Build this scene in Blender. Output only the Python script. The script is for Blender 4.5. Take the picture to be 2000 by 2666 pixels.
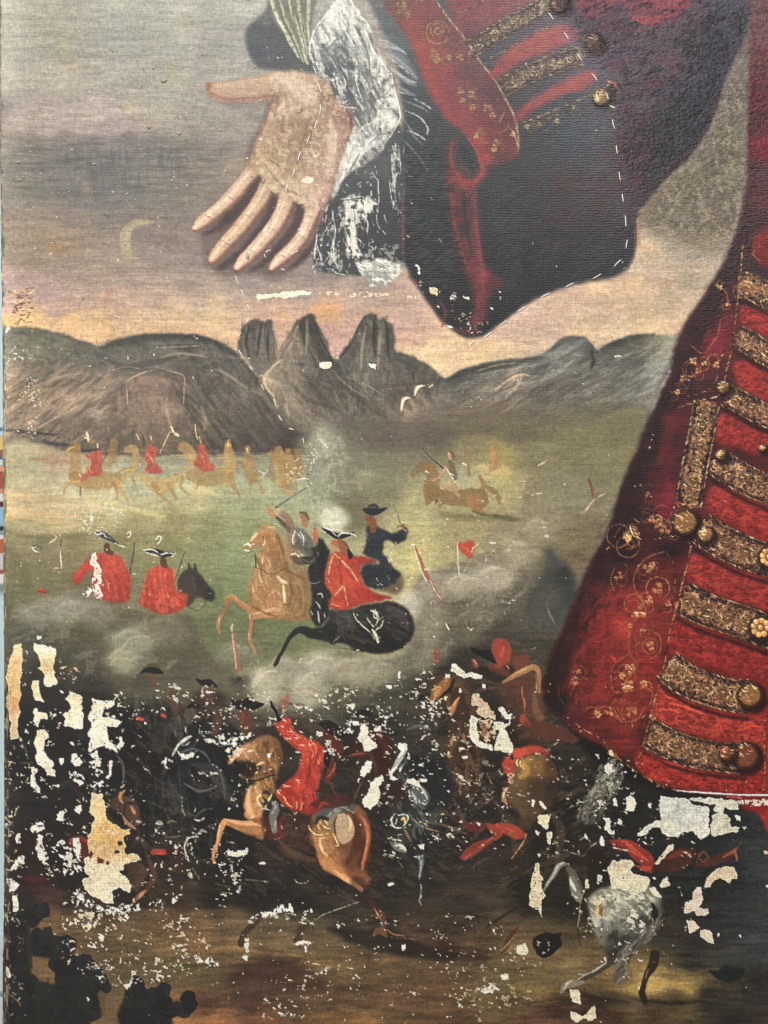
import bpy, math, random
import numpy as np
for o in list(bpy.data.objects): bpy.data.objects.remove(o)
SC_ = bpy.context.scene; COL = SC_.collection
U = 0.0004                      # metres of canvas per pixel of the photograph
ZC = 1.30                       # height of the picture's middle above the floor
def W(x, y, d=0.): return ((x-1000.)*U, -d, ZC+(1333.-y)*U)
# ---- camera, square on to the picture
cam = bpy.data.cameras.new('camera'); co = bpy.data.objects.new('camera', cam); COL.objects.link(co)
co.location = (0, -1.30, ZC); co.rotation_euler = (math.radians(90), 0, 0)
cam.sensor_fit = 'HORIZONTAL'; cam.sensor_width = 36; cam.lens = 36*1.30/0.80; cam.clip_start = .02; cam.clip_end = 60
SC_.camera = co
SC_.render.resolution_x, SC_.render.resolution_y = 768, 1024
# ---- dim room light and the two lamps
wd = bpy.data.worlds.new('World'); SC_.world = wd; wd.use_nodes = True
wd.node_tree.nodes['Background'].inputs[0].default_value = (1, .97, .92, 1); wd.node_tree.nodes['Background'].inputs[1].default_value = .08
def lamp(name, loc, tgt, sx, sy, power, col):
    l = bpy.data.lights.new(name, 'AREA'); l.shape = 'RECTANGLE'; l.size = sx; l.size_y = sy; l.energy = power; l.color = col
    o = bpy.data.objects.new(name, l); COL.objects.link(o); o.location = loc
    d = [tgt[i]-loc[i] for i in range(3)]
    import mathutils
    o.rotation_euler = mathutils.Vector(d).to_track_quat('-Z', 'Y').to_euler(); return o
lamp('window_light', (.98, -1.75, ZC+1.28), (.1, 0, ZC+.1), .95, .85, 13, (1, .985, .97))
lamp('ceiling_light', (-.5, -2.0, ZC+2.0), (0, 0, ZC-.1), 2.6, 1.3, 96, (1, .97, .92))
lamp('room_light', (-1.2, -2.6, ZC-.3), (0, 0, ZC-.2), 1.6, 1.6, 24, (1, .97, .93))
vs = SC_.view_settings; vs.view_transform = 'Standard'; vs.look = 'None'; vs.exposure = 0; vs.gamma = 1
# ---------------------------------------------------------------- the painter: pigment laid down stroke by stroke
Q = 0.50                     # raster cells per photo pixel
X0, Y0, X1, Y1 = 0.0, -60.0, 2070.0, 2730.0
NW, NH = int((X1-X0)*Q), int((Y1-Y0)*Q)
f4 = np.float32
gx = (X0+(np.arange(NW, dtype=f4)+.5)/Q); gy = (Y0+(np.arange(NH, dtype=f4)+.5)/Q)
def vnoise(seed, sx, sy=None, octs=1, x=None, y=None):
    sy = sy or sx
    x = gx if x is None else x; y = gy if y is None else y
    out = np.zeros((len(y), len(x)), f4); amp = 1.; tot = 0
    for o in range(octs):
        r = np.random.RandomState(seed*17+o)
        ux = (x-X0)/sx+3.37*o; uy = (y-Y0)/sy+1.7*o
        nx, ny = int((X1-X0)/sx+3.37*o)+4, int((Y1-Y0)/sy+1.7*o)+4
        g = r.rand(ny, nx).astype(f4)
        ix = ux.astype(int); iy = uy.astype(int); fx = (ux-ix).astype(f4); fy = (uy-iy).astype(f4)
        fx = fx*fx*(3-2*fx); fy = (fy*fy*(3-2*fy))[:, None]
        a = g[iy]; b = g[iy+1]
        row = a*(1-fy)+b*fy
        out += amp*(row[:, ix]*(1-fx)+row[:, ix+1]*fx); tot += amp
        amp *= .55; sx = sx/2; sy = sy/2
    return out/tot
IMG = np.zeros((NH, NW, 3), f4)
IDS = np.zeros((NH, NW), np.int16)
HGT = np.zeros((NH, NW), f4)          # paint thickness in mm
N1 = vnoise(1, 14, octs=3)-.5; N2 = vnoise(2, 14, octs=3)-.5      # edge wobble
NF = vnoise(3, 5, octs=2)                                          # fine
NB = vnoise(4, 60, 9, octs=3)                                      # brushed sideways
NC = vnoise(5, 7, 7, octs=3)
GR = (vnoise(8, 9, 4.2)*.5+vnoise(9, 4.2, 9)*.5-.5)*1.9+.5         # threads of the weave
NWV = vnoise(6, 4.5, 4.5, octs=1)
IDL = ['painted_sky']; CUR = [0]
def part(name):
    if name is None: CUR[0] = -1; return
    if name not in IDL: IDL.append(name)
    CUR[0] = IDL.index(name)
def hx(c):
    if not isinstance(c, str): return np.array(c, f4)
    return np.array([int(c[i:i+2], 16)/255. for i in (0, 2, 4)], f4)
def lift(c, k=.5, s=.86):
    c = np.asarray(c, f4); l = c[..., :1]*.3+c[..., 1:2]*.59+c[..., 2:]*.11
    c = l+(c-l)*s
    t = np.clip((l-.08)/.22, 0, 1)
    return c+k*c*(1-c)*t*t*(3-2*t)
def liftall(sl=slice(None), **k): IMG[sl] = lift(IMG[sl], **k)
LOC = .5
def P(s):
    if isinstance(s, str): a = np.array(s.replace(',', ' ').split(), float).reshape(-1, 2)
    else: a = np.array(s, float).reshape(-1, 2)
    return a
def T(o, s):
    '''points measured on an enlarged detail of the picture (origin x, y, scale)'''
    return (P(s)/o[2]+np.array(o[:2])).ravel()
def MT(o, lines):
    for ln in lines.strip().split('\n'):
        if '|' not in ln: continue
        hd, pt = ln.split('|'); hd = hd.split(); ws = [float(v)/o[2] for v in hd[1].split('/')]; soft = float(hd[2]) if len(hd) > 2 else 1.4; al = float(hd[3]) if len(hd) > 3 else 1.
        for sub in pt.split(';'):
            if sub.strip(): S(hd[0], ws if len(ws) > 1 else ws[0], T(o, sub), soft, al, h=.04 if al > .6 else .0)
def smooth(p, closed=False, k=6):
    n = len(p)
    if n < 3: return p
    out = []; rng = range(n) if closed else range(n-1)
    t = np.linspace(0, 1, k, endpoint=False)[:, None]
    for i in rng:
        if closed: a, b, c, d = p[(i-1)%n], p[i], p[(i+1)%n], p[(i+2)%n]
        else: a, b, c, d = p[max(i-1, 0)], p[i], p[i+1], p[min(i+2, n-1)]
        out.append(.5*((2*b)+(c-a)*t+(2*a-5*b+4*c-d)*t*t+(3*b-a-3*c+d)*t**3))
    if not closed: out.append(p[-1:])
    return np.concatenate(out)
def box(a, r):
    if r < 1: return a
    for ax in (0, 1):
        n = a.shape[ax]; c = np.cumsum(a, axis=ax, dtype=np.float64)
        c = np.concatenate([np.zeros_like(np.take(c, [0], ax)), c], ax)
        i0 = np.clip(np.arange(n)-r, 0, n); i1 = np.clip(np.arange(n)+r+1, 0, n)
        a = ((np.take(c, i1, ax)-np.take(c, i0, ax))/(2*r+1)).astype(f4)
    return a
def bb(x0, y0, x1, y1):
    i0 = max(0, int((x0-X0)*Q)); i1 = min(NW, int((x1-X0)*Q)+2); j0 = max(0, int((y0-Y0)*Q)); j1 = min(NH, int((y1-Y0)*Q)+2)
    return (i0, i1, j0, j1) if i1 > i0+1 and j1 > j0+1 else None
def pmask(p, feather, rough=0.):
    """coverage of a polygon, feathered; returns (slices, mask)"""
    m = feather*2+rough+4
    B = bb(p[:, 0].min()-m, p[:, 1].min()-m, p[:, 0].max()+m, p[:, 1].max()+m)
    if B is None: return None, None
    i0, i1, j0, j1 = B
    w = i1-i0
    x = gx[i0:i1]; cov = np.zeros((j1-j0, w), f4)
    ys = gy[j0:j1]
    px, py = p[:, 0], p[:, 1]; qx, qy = np.roll(px, -1), np.roll(py, -1)
    for s in (-.25, .25):
        for k, yy in enumerate(ys+s/Q):
            c = (py > yy) != (qy > yy)
            if not c.any(): continue
            xs = np.sort(px[c]+(yy-py[c])*(qx[c]-px[c])/(qy[c]-py[c]))
            for a, b in zip(xs[::2], xs[1::2]):
                fa = (a-X0)*Q-i0; fb = (b-X0)*Q-i0
                ia = max(0., fa); ib = min(float(w), fb)
                if ib <= ia: continue
                A, Bq = int(ia), int(ib)
                if A == Bq: cov[k, min(A, w-1)] += (ib-ia)*.5; continue
                cov[k, A] += (A+1-ia)*.5
                cov[k, A+1:Bq] += .5
                if Bq < w: cov[k, Bq] += (ib-Bq)*.5
    sl = (slice(j0, j1), slice(i0, i1))
    if rough > 0:
        d = rough*Q*2
        jj, ii = np.mgrid[0:j1-j0, 0:i1-i0]
        jj = np.clip(jj+(N1[sl]*d).round().astype(int), 0, j1-j0-1); ii = np.clip(ii+(N2[sl]*d).round().astype(int), 0, i1-i0-1)
        cov = cov[jj, ii]
    r = feather*Q*.6
    if r >= .6:
        for _ in range(2): cov = box(cov, max(1, int(round(r))))
    elif rough > 0: cov = box(cov, 1)*.5+cov*.5
    return sl, cov
def shade(col, sl):
    """one pigment, or pigments at points blended between them"""
    if isinstance(col, str) or (isinstance(col, (tuple, np.ndarray)) and np.ndim(col) == 1 and not isinstance(col[0], (str, tuple, list))): return hx(col)
    if isinstance(col, list) and isinstance(col[0], (tuple, list)):
        pts = np.array([(c[0], c[1]) for c in col], f4); cs = np.array([hx(c[2]) for c in col], f4)
        x = gx[sl[1]]; y = gy[sl[0]]
        st = 4 if len(x)*len(y) > 40000 else 1
        xs = x[::st]; ys = y[::st]
        w = np.zeros((len(ys), len(xs)), f4); acc = np.zeros((len(ys), len(xs), 3), f4)
        for (px, py), c in zip(pts, cs):
            d = 1./((xs[None]-px)**2+(ys[:, None]-py)**2*1.3+60.)**1.6
            w += d; acc += d[..., None]*c
        acc /= w[..., None]
        if st > 1:
            iy = np.clip((np.arange(len(y))-st/2+.5)/st, 0, len(ys)-1.001); ix = np.clip((np.arange(len(x))-st/2+.5)/st, 0, len(xs)-1.001)
            iy = np.maximum(iy-0, 0); a = iy.astype(int); b = ix.astype(int); fy = (iy-a)[:, None, None].astype(f4); fx = (ix-b)[None, :, None].astype(f4)
            a1 = np.minimum(a+1, len(ys)-1); b1 = np.minimum(b+1, len(xs)-1)
            r = acc[a]*(1-fy)+acc[a1]*fy
            acc = r[:, b]*(1-fx)+r[:, b1]*fx
        return acc
    return hx(col)
def lay(sl, m, c, h=0., idt=.5):
    I = IMG[sl]; mm = m[..., None]
    IMG[sl] = I+(c-I)*mm
    if CUR[0] >= 0 and idt < 2: IDS[sl] = np.where(m > idt, CUR[0], IDS[sl])
    if h: HGT[sl] += m*h
def F(col, pts, f=3, a=1., rough=2.5, h=0.03, dry=0., sm=True, idt=.5, vary=.05):
    """a filled patch of paint"""
    p = P(pts); p = smooth(p, True) if sm else p
    sl, m = pmask(p, f, rough)
    if sl is None: return
    m = np.clip(m, 0, 1)*a
    if dry: m = m*np.clip((NC[sl]-dry*.75)*5+.5, 0, 1)
    c = shade(col, sl)
    if vary: c = c*(1+vary*2*(NB[sl]-.5)+vary*(NF[sl]-.5))[..., None]
    lay(sl, m, c, h, idt*max(a, .3) if a < 1 else idt)
def S(col, w, pts, soft=1.6, a=1., dry=0., h=0.05, idt=.5, k=5, rough=1.2):
    """a brush stroke along a line; w = width or widths per point"""
    p0 = P(pts); ws = np.full(len(p0), float(w)) if np.ndim(w) == 0 else np.interp(np.linspace(0, 1, len(p0)), np.linspace(0, 1, len(w)), w)
    ws = ws+np.clip(4-ws, 0, 1.2)*.6
    q = smooth(np.column_stack([p0, ws]), False, k) if len(p0) > 2 else np.column_stack([p0, ws])
    W = q[:, 2].max()/2+soft*1.5+rough+2
    B = bb(q[:, 0].min()-W, q[:, 1].min()-W, q[:, 0].max()+W, q[:, 1].max()+W)
    if B is None: return
    i0, i1, j0, j1 = B; sl = (slice(j0, j1), slice(i0, i1))
    m = np.zeros((j1-j0, i1-i0), f4)
    if len(q) == 1: q = np.vstack([q, q+[.1, .1, 0]])
    for (ax, ay, aw), (bx_, by_, bw) in zip(q[:-1], q[1:]):
        r = max(aw, bw)/2+soft*1.5+rough+2
        a0 = max(i0, int((min(ax, bx_)-r-X0)*Q)); a1 = min(i1, int((max(ax, bx_)+r-X0)*Q)+2)
        b0 = max(j0, int((min(ay, by_)-r-Y0)*Q)); b1 = min(j1, int((max(ay, by_)+r-Y0)*Q)+2)
        if a1 <= a0 or b1 <= b0: continue
        s2 = (slice(b0, b1), slice(a0, a1))
        x = gx[a0:a1][None]+N1[s2]*rough*2; y = gy[b0:b1][:, None]+N2[s2]*rough*2
        dx, dy = bx_-ax, by_-ay; L = dx*dx+dy*dy+1e-6
        t = np.clip(((x-ax)*dx+(y-ay)*dy)/L, 0, 1)
        d = np.sqrt((x-ax-t*dx)**2+(y-ay-t*dy)**2)
        v = np.clip(((aw+(bw-aw)*t)/2-d)/(soft+1.)+.5, 0, 1)
        o = (slice(b0-j0, b1-j0), slice(a0-i0, a1-i0))
        m[o] = np.maximum(m[o], v)
    if dry: m = m*np.clip((NC[sl]-dry*.75)*6+.5, 0, 1)
    wm = q[:, 2].max()
    if wm < 14: m = m*np.clip(1.75-(.9 if wm < 7 else .5)*(1.3-GR[sl]*.8-NF[sl]*.5)*1.4, .15, 1)
    lay(sl, m*a, shade(col, sl), h, idt if a > .6 else 9)
def M(lines):
    """many strokes: 'colour width[,soft[,alpha]] | x y x y ...' per line"""
    for ln in lines.strip().split('\n'):
        if '|' not in ln: continue
        hd, pt = ln.split('|'); hd = hd.split(); c = hd[0]
        ws = [float(v) for v in hd[1].split('/')]; soft = float(hd[2]) if len(hd) > 2 else 1.6; al = float(hd[3]) if len(hd) > 3 else 1.
        for sub in pt.split(';'):
            if sub.strip(): S(c, ws if len(ws) > 1 else ws[0], sub, soft, al, h=.04 if al > .6 else .0)
def rnoise(sl, seed, su, sv, ang=0., octs=3):
    x = gx[sl[1]][None]; y = gy[sl[0]][:, None]; c, s_ = math.cos(math.radians(ang)), math.sin(math.radians(ang))
    out = 0; amp = 1.; tot = 0.
    for o in range(octs):
        u = (x*c+y*s_)/su+517.3+13.7*o; v = (-x*s_+y*c)/sv+731.1+7.9*o
        iu = np.floor(u).astype(np.int64); iv = np.floor(v).astype(np.int64); fu = (u-iu).astype(f4); fv = (v-iv).astype(f4)
        fu = fu*fu*(3-2*fu); fv = fv*fv*(3-2*fv)
        T = np.random.RandomState(seed*31+o).rand(256, 256).astype(f4)
        g = lambda a, b: T[a & 255, b & 255]
        out = out+amp*((g(iu, iv)*(1-fu)+g(iu+1, iv)*fu)*(1-fv)+(g(iu, iv+1)*(1-fu)+g(iu+1, iv+1)*fu)*fv); tot += amp
        amp *= .6; su /= 2; sv /= 2
    return out/tot
def SC(col, pts, cov=.5, su=30, sv=10, ang=0., a=.8, f=6, rough=6, seed=1, k=7., h=0.03, sm=True, idt=9):
    '''broken paint dragged across the weave: cov = share of the patch it covers'''
    p = P(pts); p = smooth(p, True) if sm else p
    sl, m = pmask(p, f, rough)
    if sl is None: return
    n = rnoise(sl, seed, su, sv, ang)*.86+.14*GR[sl]
    thr = .5+(.5-cov)*.55
    m = np.clip(m, 0, 1)*np.clip((n-thr)*k+.5, 0, 1)*a
    lay(sl, m, shade(col, sl), h, idt)
def ismask(pre, soft=1):
    ok = [i for i, n in enumerate(IDL) if any(n.startswith(p) for p in (pre if isinstance(pre, tuple) else (pre,)))]
    return box(np.isin(IDS, ok).astype(f4), soft)[..., None]
def contrast(pre, k, r=20, tint=(1, 1, 1), gain=1.):
    m = ismask(pre); L_ = IMG.mean(-1); I2 = (IMG*(1+k*np.clip((L_-box(box(L_, r), r))/np.maximum(L_, .06), -.6, .9))[..., None])*np.array(tint, f4)*gain
    IMG[:] = IMG+(np.clip(I2, 0, 1)-IMG)*m
def liftid(pre, k, s):
    ok = [i for i, n in enumerate(IDL) if n.startswith(pre)]
    m = np.isin(IDS, ok).astype(f4); m = box(m, 1)[..., None]
    IMG[:] = IMG+(lift(IMG, k, s)-IMG)*m
def dabs(pts, n, cols, L, w, ang, seed=0, a=.5, spread=20, soft=2., jit=.0, curve=0.):
    """n short brush marks inside a shape"""
    p = P(pts); r = np.random.RandomState(seed+100)
    sl, m = pmask(smooth(p, True), 0)
    if sl is None: return
    jj, ii = np.nonzero(m > .5)
    if not len(jj): return
    o = CUR[0]; CUR[0] = -1
    for k in r.randint(0, len(jj), n):
        x = gx[sl[1].start+ii[k]]; y = gy[sl[0].start+jj[k]]
        A = ang(x, y) if callable(ang) else ang
        t = math.radians(A+r.randn()*spread); l = L*(.5+r.rand()); c = hx(cols[r.randint(len(cols))])*(1+(r.rand()-.5)*.14); c = c*(1-LOC)+IMG[sl[0].start+jj[k], sl[1].start+ii[k]]*LOC*(1+(r.rand()-.5)*.22)
        dx, dy = math.cos(t)*l/2, math.sin(t)*l/2; cv = (r.rand()-.5)*l*curve
        S(c, (w*.3, w*(.6+.8*r.rand()), w*.3), [x-dx, y-dy, x-dy*cv/l, y+dx*cv/l, x+dx, y+dy], soft, a*(.5+.5*r.rand()), h=.01, k=3, idt=9)
    CUR[0] = o
def specks(pts, n, size=(2, 5), col=('f4ecd4', 'e6dcbc', 'faf4e4'), seed=0, idn='paint_losses', stretch=1.3, a=.95):
    """flaked spots where the pale ground shows"""
    p = P(pts); r = np.random.RandomState(seed+7)
    sl, m = pmask(smooth(p, True), 8)
    if sl is None: return
    wgt = (np.clip(m, 0, 1)*(np.clip(vnoise(seed+40, 34, octs=2)[sl]-.38, 0, 1)**1.5)).ravel(); wgt /= wgt.sum()
    ks = r.choice(len(wgt), n, p=wgt); nn = m.shape[1]
    area = float(m.sum())+1.; dens = min(.5, n*34./area); cl = np.clip((vnoise(seed+41, 60, octs=3)[sl]-.42)*5, 0, 1)
    fl = rnoise(sl, seed+3, 13, 9, 12, 4); mm = np.clip((fl-(.865-.17*cl-.13*dens))*13, 0, 1)*np.clip(m*1.2, 0, 1)*(cl > .02)
    if n > 100 and dens > .04:
        o = CUR[0]; part(idn); cc = hx(col[0])*(.78+.26*GR[sl][..., None]); lay(sl, mm*.85, cc, -.05, .5); CUR[0] = o; ks = ks[:len(ks)*3//10]
    o = CUR[0]; part(idn)
    for k in ks:
        x = float(gx[sl[1].start+k % nn]); y = float(gy[sl[0].start+k//nn]); s = size[0]*.9+(size[1]-size[0])*.72*r.rand()**3
        t = r.randn()*.9; q = s*stretch*(.3+r.rand()*.9)
        S(hx(col[r.randint(len(col))])*(.86+.16*r.rand()), (s*.5, s, s*.4), [x-math.cos(t)*q, y-math.sin(t)*q, x+r.randn()*s*.3, y+r.randn()*s*.3, x+math.cos(t)*q, y+math.sin(t)*q],
          .6, a*(.6+.4*r.rand()), h=-.05, k=2, idt=.5, rough=3)
    CUR[0] = o
LCOUNT = {}
def upart(n):
    LCOUNT[n] = LCOUNT.get(n, 0)+1; part(n+'#%d' % LCOUNT[n])
def loss(pts, col='e6dcc0', rough=9, tone=None, a=1., holes=.16, sm=False, weave=.5):
    """a flaked patch with a ragged edge: bare ground and threads below the paint"""
    p = P(pts); p = smooth(p, True, 3) if sm else p
    sl, m = pmask(p, 1.0, rough)
    if sl is None: return
    n = NC[sl]
    m = np.clip(m, 0, 1)*np.clip((n-holes*1.6)*9+.4, 0, 1)
    m = np.clip((m-.35)*3, 0, 1)
    o = CUR[0]; upart('bare_patch')
    c = shade(tone if tone else col, sl)
    x = gx[sl[1]][None]; y = gy[sl[0]][:, None]
    wv = (.5+.5*np.sin(x*.95+N1[sl]*3))*(.5+.5*np.sin(y*.85+N2[sl]*3))
    c = c*(1.10-.22*weave*np.clip(NWV[sl]*1.6-.35, 0, 1)-.13*weave*wv-.35*np.clip(.42-rnoise(sl, 91, 30, 22, 0), 0, 1))[..., None]*(1+.10*(NB[sl]-.5))[..., None]
    lay(sl, m*a, c, -.12, .5)
    CUR[0] = o
# ---- sky, hills and field
part('painted_sky')
SKY = """0 -60 8f9484;0 0 90958a;150 0 8c9080;300 0 8d978f;450 0 98a29c;600 0 8f9893;800 0 8a8f8e;0 100 8b9086;150 110 87897a;300 100 828b8a;450 100 8b928e;600 120 868a8b;
0 200 8f8f87;150 200 968f82;300 200 888c88;450 200 8a8f86;560 200 868885;0 280 6f6568;60 280 938886;150 285 9a8a86;240 285 9e8e8b;330 280 958c88;420 280 929083;550 280 83817e;
40 325 8f7e79;120 330 957f7a;220 325 9c8782;300 330 927f86;380 320 8a7f78;470 320 7f7a75;600 330 827a74;
30 365 776d66;90 372 6c645f;160 370 6b6165;230 370 685d65;320 368 6a5d68;400 375 6c6466;500 375 6c6462;600 380 756b66;
30 430 68655d;100 430 5f5d5b;180 425 5c5c60;270 430 55585e;350 435 5a5d5d;430 430 666360;520 430 75695f;620 430 83705f;
30 500 69645a;100 500 626059;180 500 5d5d60;260 500 555a60;350 500 595d5c;430 490 666259;500 500 70665b;600 520 6f5f5c;
30 560 74645c;100 560 7b675e;180 560 715f60;260 560 615b5d;350 555 675c58;450 560 6a5c5a;600 570 5f4f57;
30 620 756556;90 620 7a664d;140 625 8c6b4c;175 630 86694f;240 630 7d6a5c;370 620 6d605f;440 620 6c5c5b;520 640 6c6263;
30 670 7d6a55;90 680 7d684f;150 680 80695c;230 680 826f60;320 680 817065;400 680 7e6c68;500 680 776a6a;620 690 716a6a;700 700 6b6667;850 700 6a6466;
20 715 94777c;90 720 93767b;150 715 886f70;230 715 8a746d;350 720 8b7570;500 720 7d6f6b;650 720 757070;800 720 746a69;950 740 7d706d;
20 760 997a80;130 765 987a80;200 765 9a7d78;300 770 a07f74;400 765 9b7e74;520 770 97807a;650 760 887c7e;800 760 8a797b;950 770 907b74;
20 800 a37c7c;150 800 a5807a;300 805 a7816e;450 795 ab8b70;560 785 a89077;650 790 9f826f;750 800 a07f76;900 810 9d7d79;1050 800 9c7b71;
15 830 cb9654;90 830 ca9858;180 830 c79458;260 838 c3955c;350 840 b48d67;450 835 b28d68;560 825 b69468;640 830 ad876c;740 815 b58360;830 805 b97e55;870 815 bc8452;950 830 a7806f;1050 850 a47c77;
60 850 cc9652;250 870 c28f63;400 860 bd9068;520 870 b58b66;600 880 b68d68;720 850 a97e68;860 860 a6777a;960 860 a17672;1060 880 b08170;
880 900 ab7b77;1060 930 c4a076;1120 930 c7a577;1180 920 be9a71;1250 925 c4a070;1300 905 c09e72;1400 880 b1917b;1290 860 ac8577;1350 840 ab867a;1400 850 a7857b;1470 840 a98878;
1470 770 a98671;1560 750 b99271;1650 735 c29a70;1700 740 b08e72;1800 720 92816f;1560 800 a88873;1650 800 ac8d72;1750 790 a38c73;1500 860 b8976f;1600 870 b79a76;1700 850 b99a70;1760 870 ae8b6c;
1660 640 c29468;1700 650 b79268;1760 650 95816e;1820 640 857a6b;1660 590 98775f;1720 600 8b7866;1800 590 7e7468;1880 560 6e665c;1670 560 866b52;1700 520 6d6351;1760 520 6d685b;1850 500 68635a;1750 460 716650;1820 430 6d665c;1850 380 6d655e;1880 300 70665f;1900 200 6c6260;1930 100 5c5058;1960 60 584c54;1570 690 a0806a;1640 700 a58a78;1700 700 a08878"""
def samples(s, k=0., sat=1.):
    o = []
    for t in s.replace('\n', '').split(';'):
        v = t.split()
        if len(v) == 3: o.append((float(v[0]), float(v[1]), tuple(lift(hx(v[2]), k, sat))))
    return o
SK2 = [(x, y, tuple(lift(np.array(c, f4), 0, .52 if y < 700 else .74))) for x, y, c in samples(SKY, .30, 1.)]
F(SK2, '-60 -90 2160 -90 2160 1200 -60 1200', f=0, sm=False, rough=0, h=0, vary=.10)
# sideways brushing of the thin sky
SKP = '10 -40 1000 -40 1000 760 620 900 10 850'
dabs('10 0 640 0 640 330 10 330', 520, ['9a9c94', '8d8f88', 'a09c96', '868a84', '97918c', '8b8488'], 60, 6, 0, 1, .20, 4)
dabs('10 340 600 340 520 600 10 560', 500, ['5f5c60', '6b6567', '545a5e', '74695f', '6a605a', '5b5357'], 50, 5, 0, 2, .28, 4)
dabs('10 560 820 600 820 760 10 790', 560, ['86706a', '8f7b74', '7a6e6c', '97817a', '8f7a62', '77696b', 'a18a80'], 70, 4, 0, 3, .30, 3)
dabs('10 780 1000 760 1160 900 10 900', 420, ['b38a66', 'a8836f', 'c29a68', '9f7d78', 'b98d6a', 'a9897c'], 80, 4, 0, 4, .30, 3)
dabs('1160 930 1500 760 1700 690 1850 690 1780 900 1560 890', 360, ['b4937a', 'a68473', 'c2a078', 'ab8d7c', 'b99a82', '9d8272'], 60, 5, -8, 5, .30, 10)
dabs('1640 500 1880 300 1960 100 1930 430 1830 640 1640 660', 520, ['77705f', '5c5750', '857c70', '655f55', '4f4a44', '8e8272', '6b6458'], 14, 4, -10, 6, .5, 50)
for (x, y, w, h_, c, a) in [(165, 125, 30, 50, 'b0a880', .4), (180, 165, 24, 40, 'a39268', .35), (335, 275, 26, 36, 'b5ac80', .5), (345, 300, 20, 36, 'a58f7c', .4), (242, 178, 26, 20, 'aca48c', .5), (490, 60, 12, 90, '9c9268', .35), (450, 190, 30, 60, '9a8f6c', .3), (425, 290, 22, 40, 'a09a78', .35),
    (228, 495, 14, 44, 'b39473', .5), (145, 650, 60, 36, '96703f', .35), (560, 790, 34, 34, 'c0a877', .5), (285, 770, 30, 22, 'a0694f', .45), (335, 752, 22, 16, 'c09a70', .4), (160, 742, 34, 14, 'b8a68a', .4), (500, 845, 60, 16, 'c4a070', .3), (860, 805, 90, 12, 'cf9152', .5), (620, 905, 40, 30, 'c7a676', .3), (105, 290, 36, 8, 'b08a7c', .5), (1680, 645, 60, 12, 'c99b66', .4), (1240, 908, 50, 14, 'cfae7c', .4), (1630, 735, 60, 14, 'cfa878', .4)]:
    F(c, [x-w/2, y, x-w*.2, y-h_/2, x+w/2, y-h_*.1, x+w*.2, y+h_/2], f=9, a=a, rough=6, h=0, idt=9, dry=.35)
# the pale crescent brushed over the dark cloud
part('painted_crescent')
S('a39474', (6, 15, 20, 24, 28, 24), '398 578 366 578 343 586 326 606 326 636 332 668', 3, .9, dry=.25)
S('b3a382', (4, 12, 16, 18, 12), '380 580 350 588 334 606 330 640 334 664', 5, .6, dry=.4)
S('b49b73', 6, '340 668 360 674', 2, .5, dry=.4)
part('painted_sky')
M('''7b6a59 1.5 1 .5 | 225 703 300 698 396 700 396 716 225 718 226 704
b6a184 2 1 .5 | 330 524 344 540; 330 520 334 530
6c5d50 1.2 1 .5 | 440 545 520 515 560 500
c4b89a 3 1 .5 | 590 905 604 900; 280 815 310 826''')
# worn brown patch by the left edge with threads
for k in range(90):
    r = random.Random(k); x = 24+58*r.random(); y = 748+95*r.random()
    if (y > 815 and x < 40) or (y > 790 and x < 30): continue
    S(['7a4c33', '5f3a2a', 'c4a171', '8d5d3c', 'dcc393'][k % 5], (2, 4, 1), [x-6*r.random(), y, x+3, y+2*r.random(), x+8*r.random(), y-1], 1, .75, h=0, idt=9)
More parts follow.
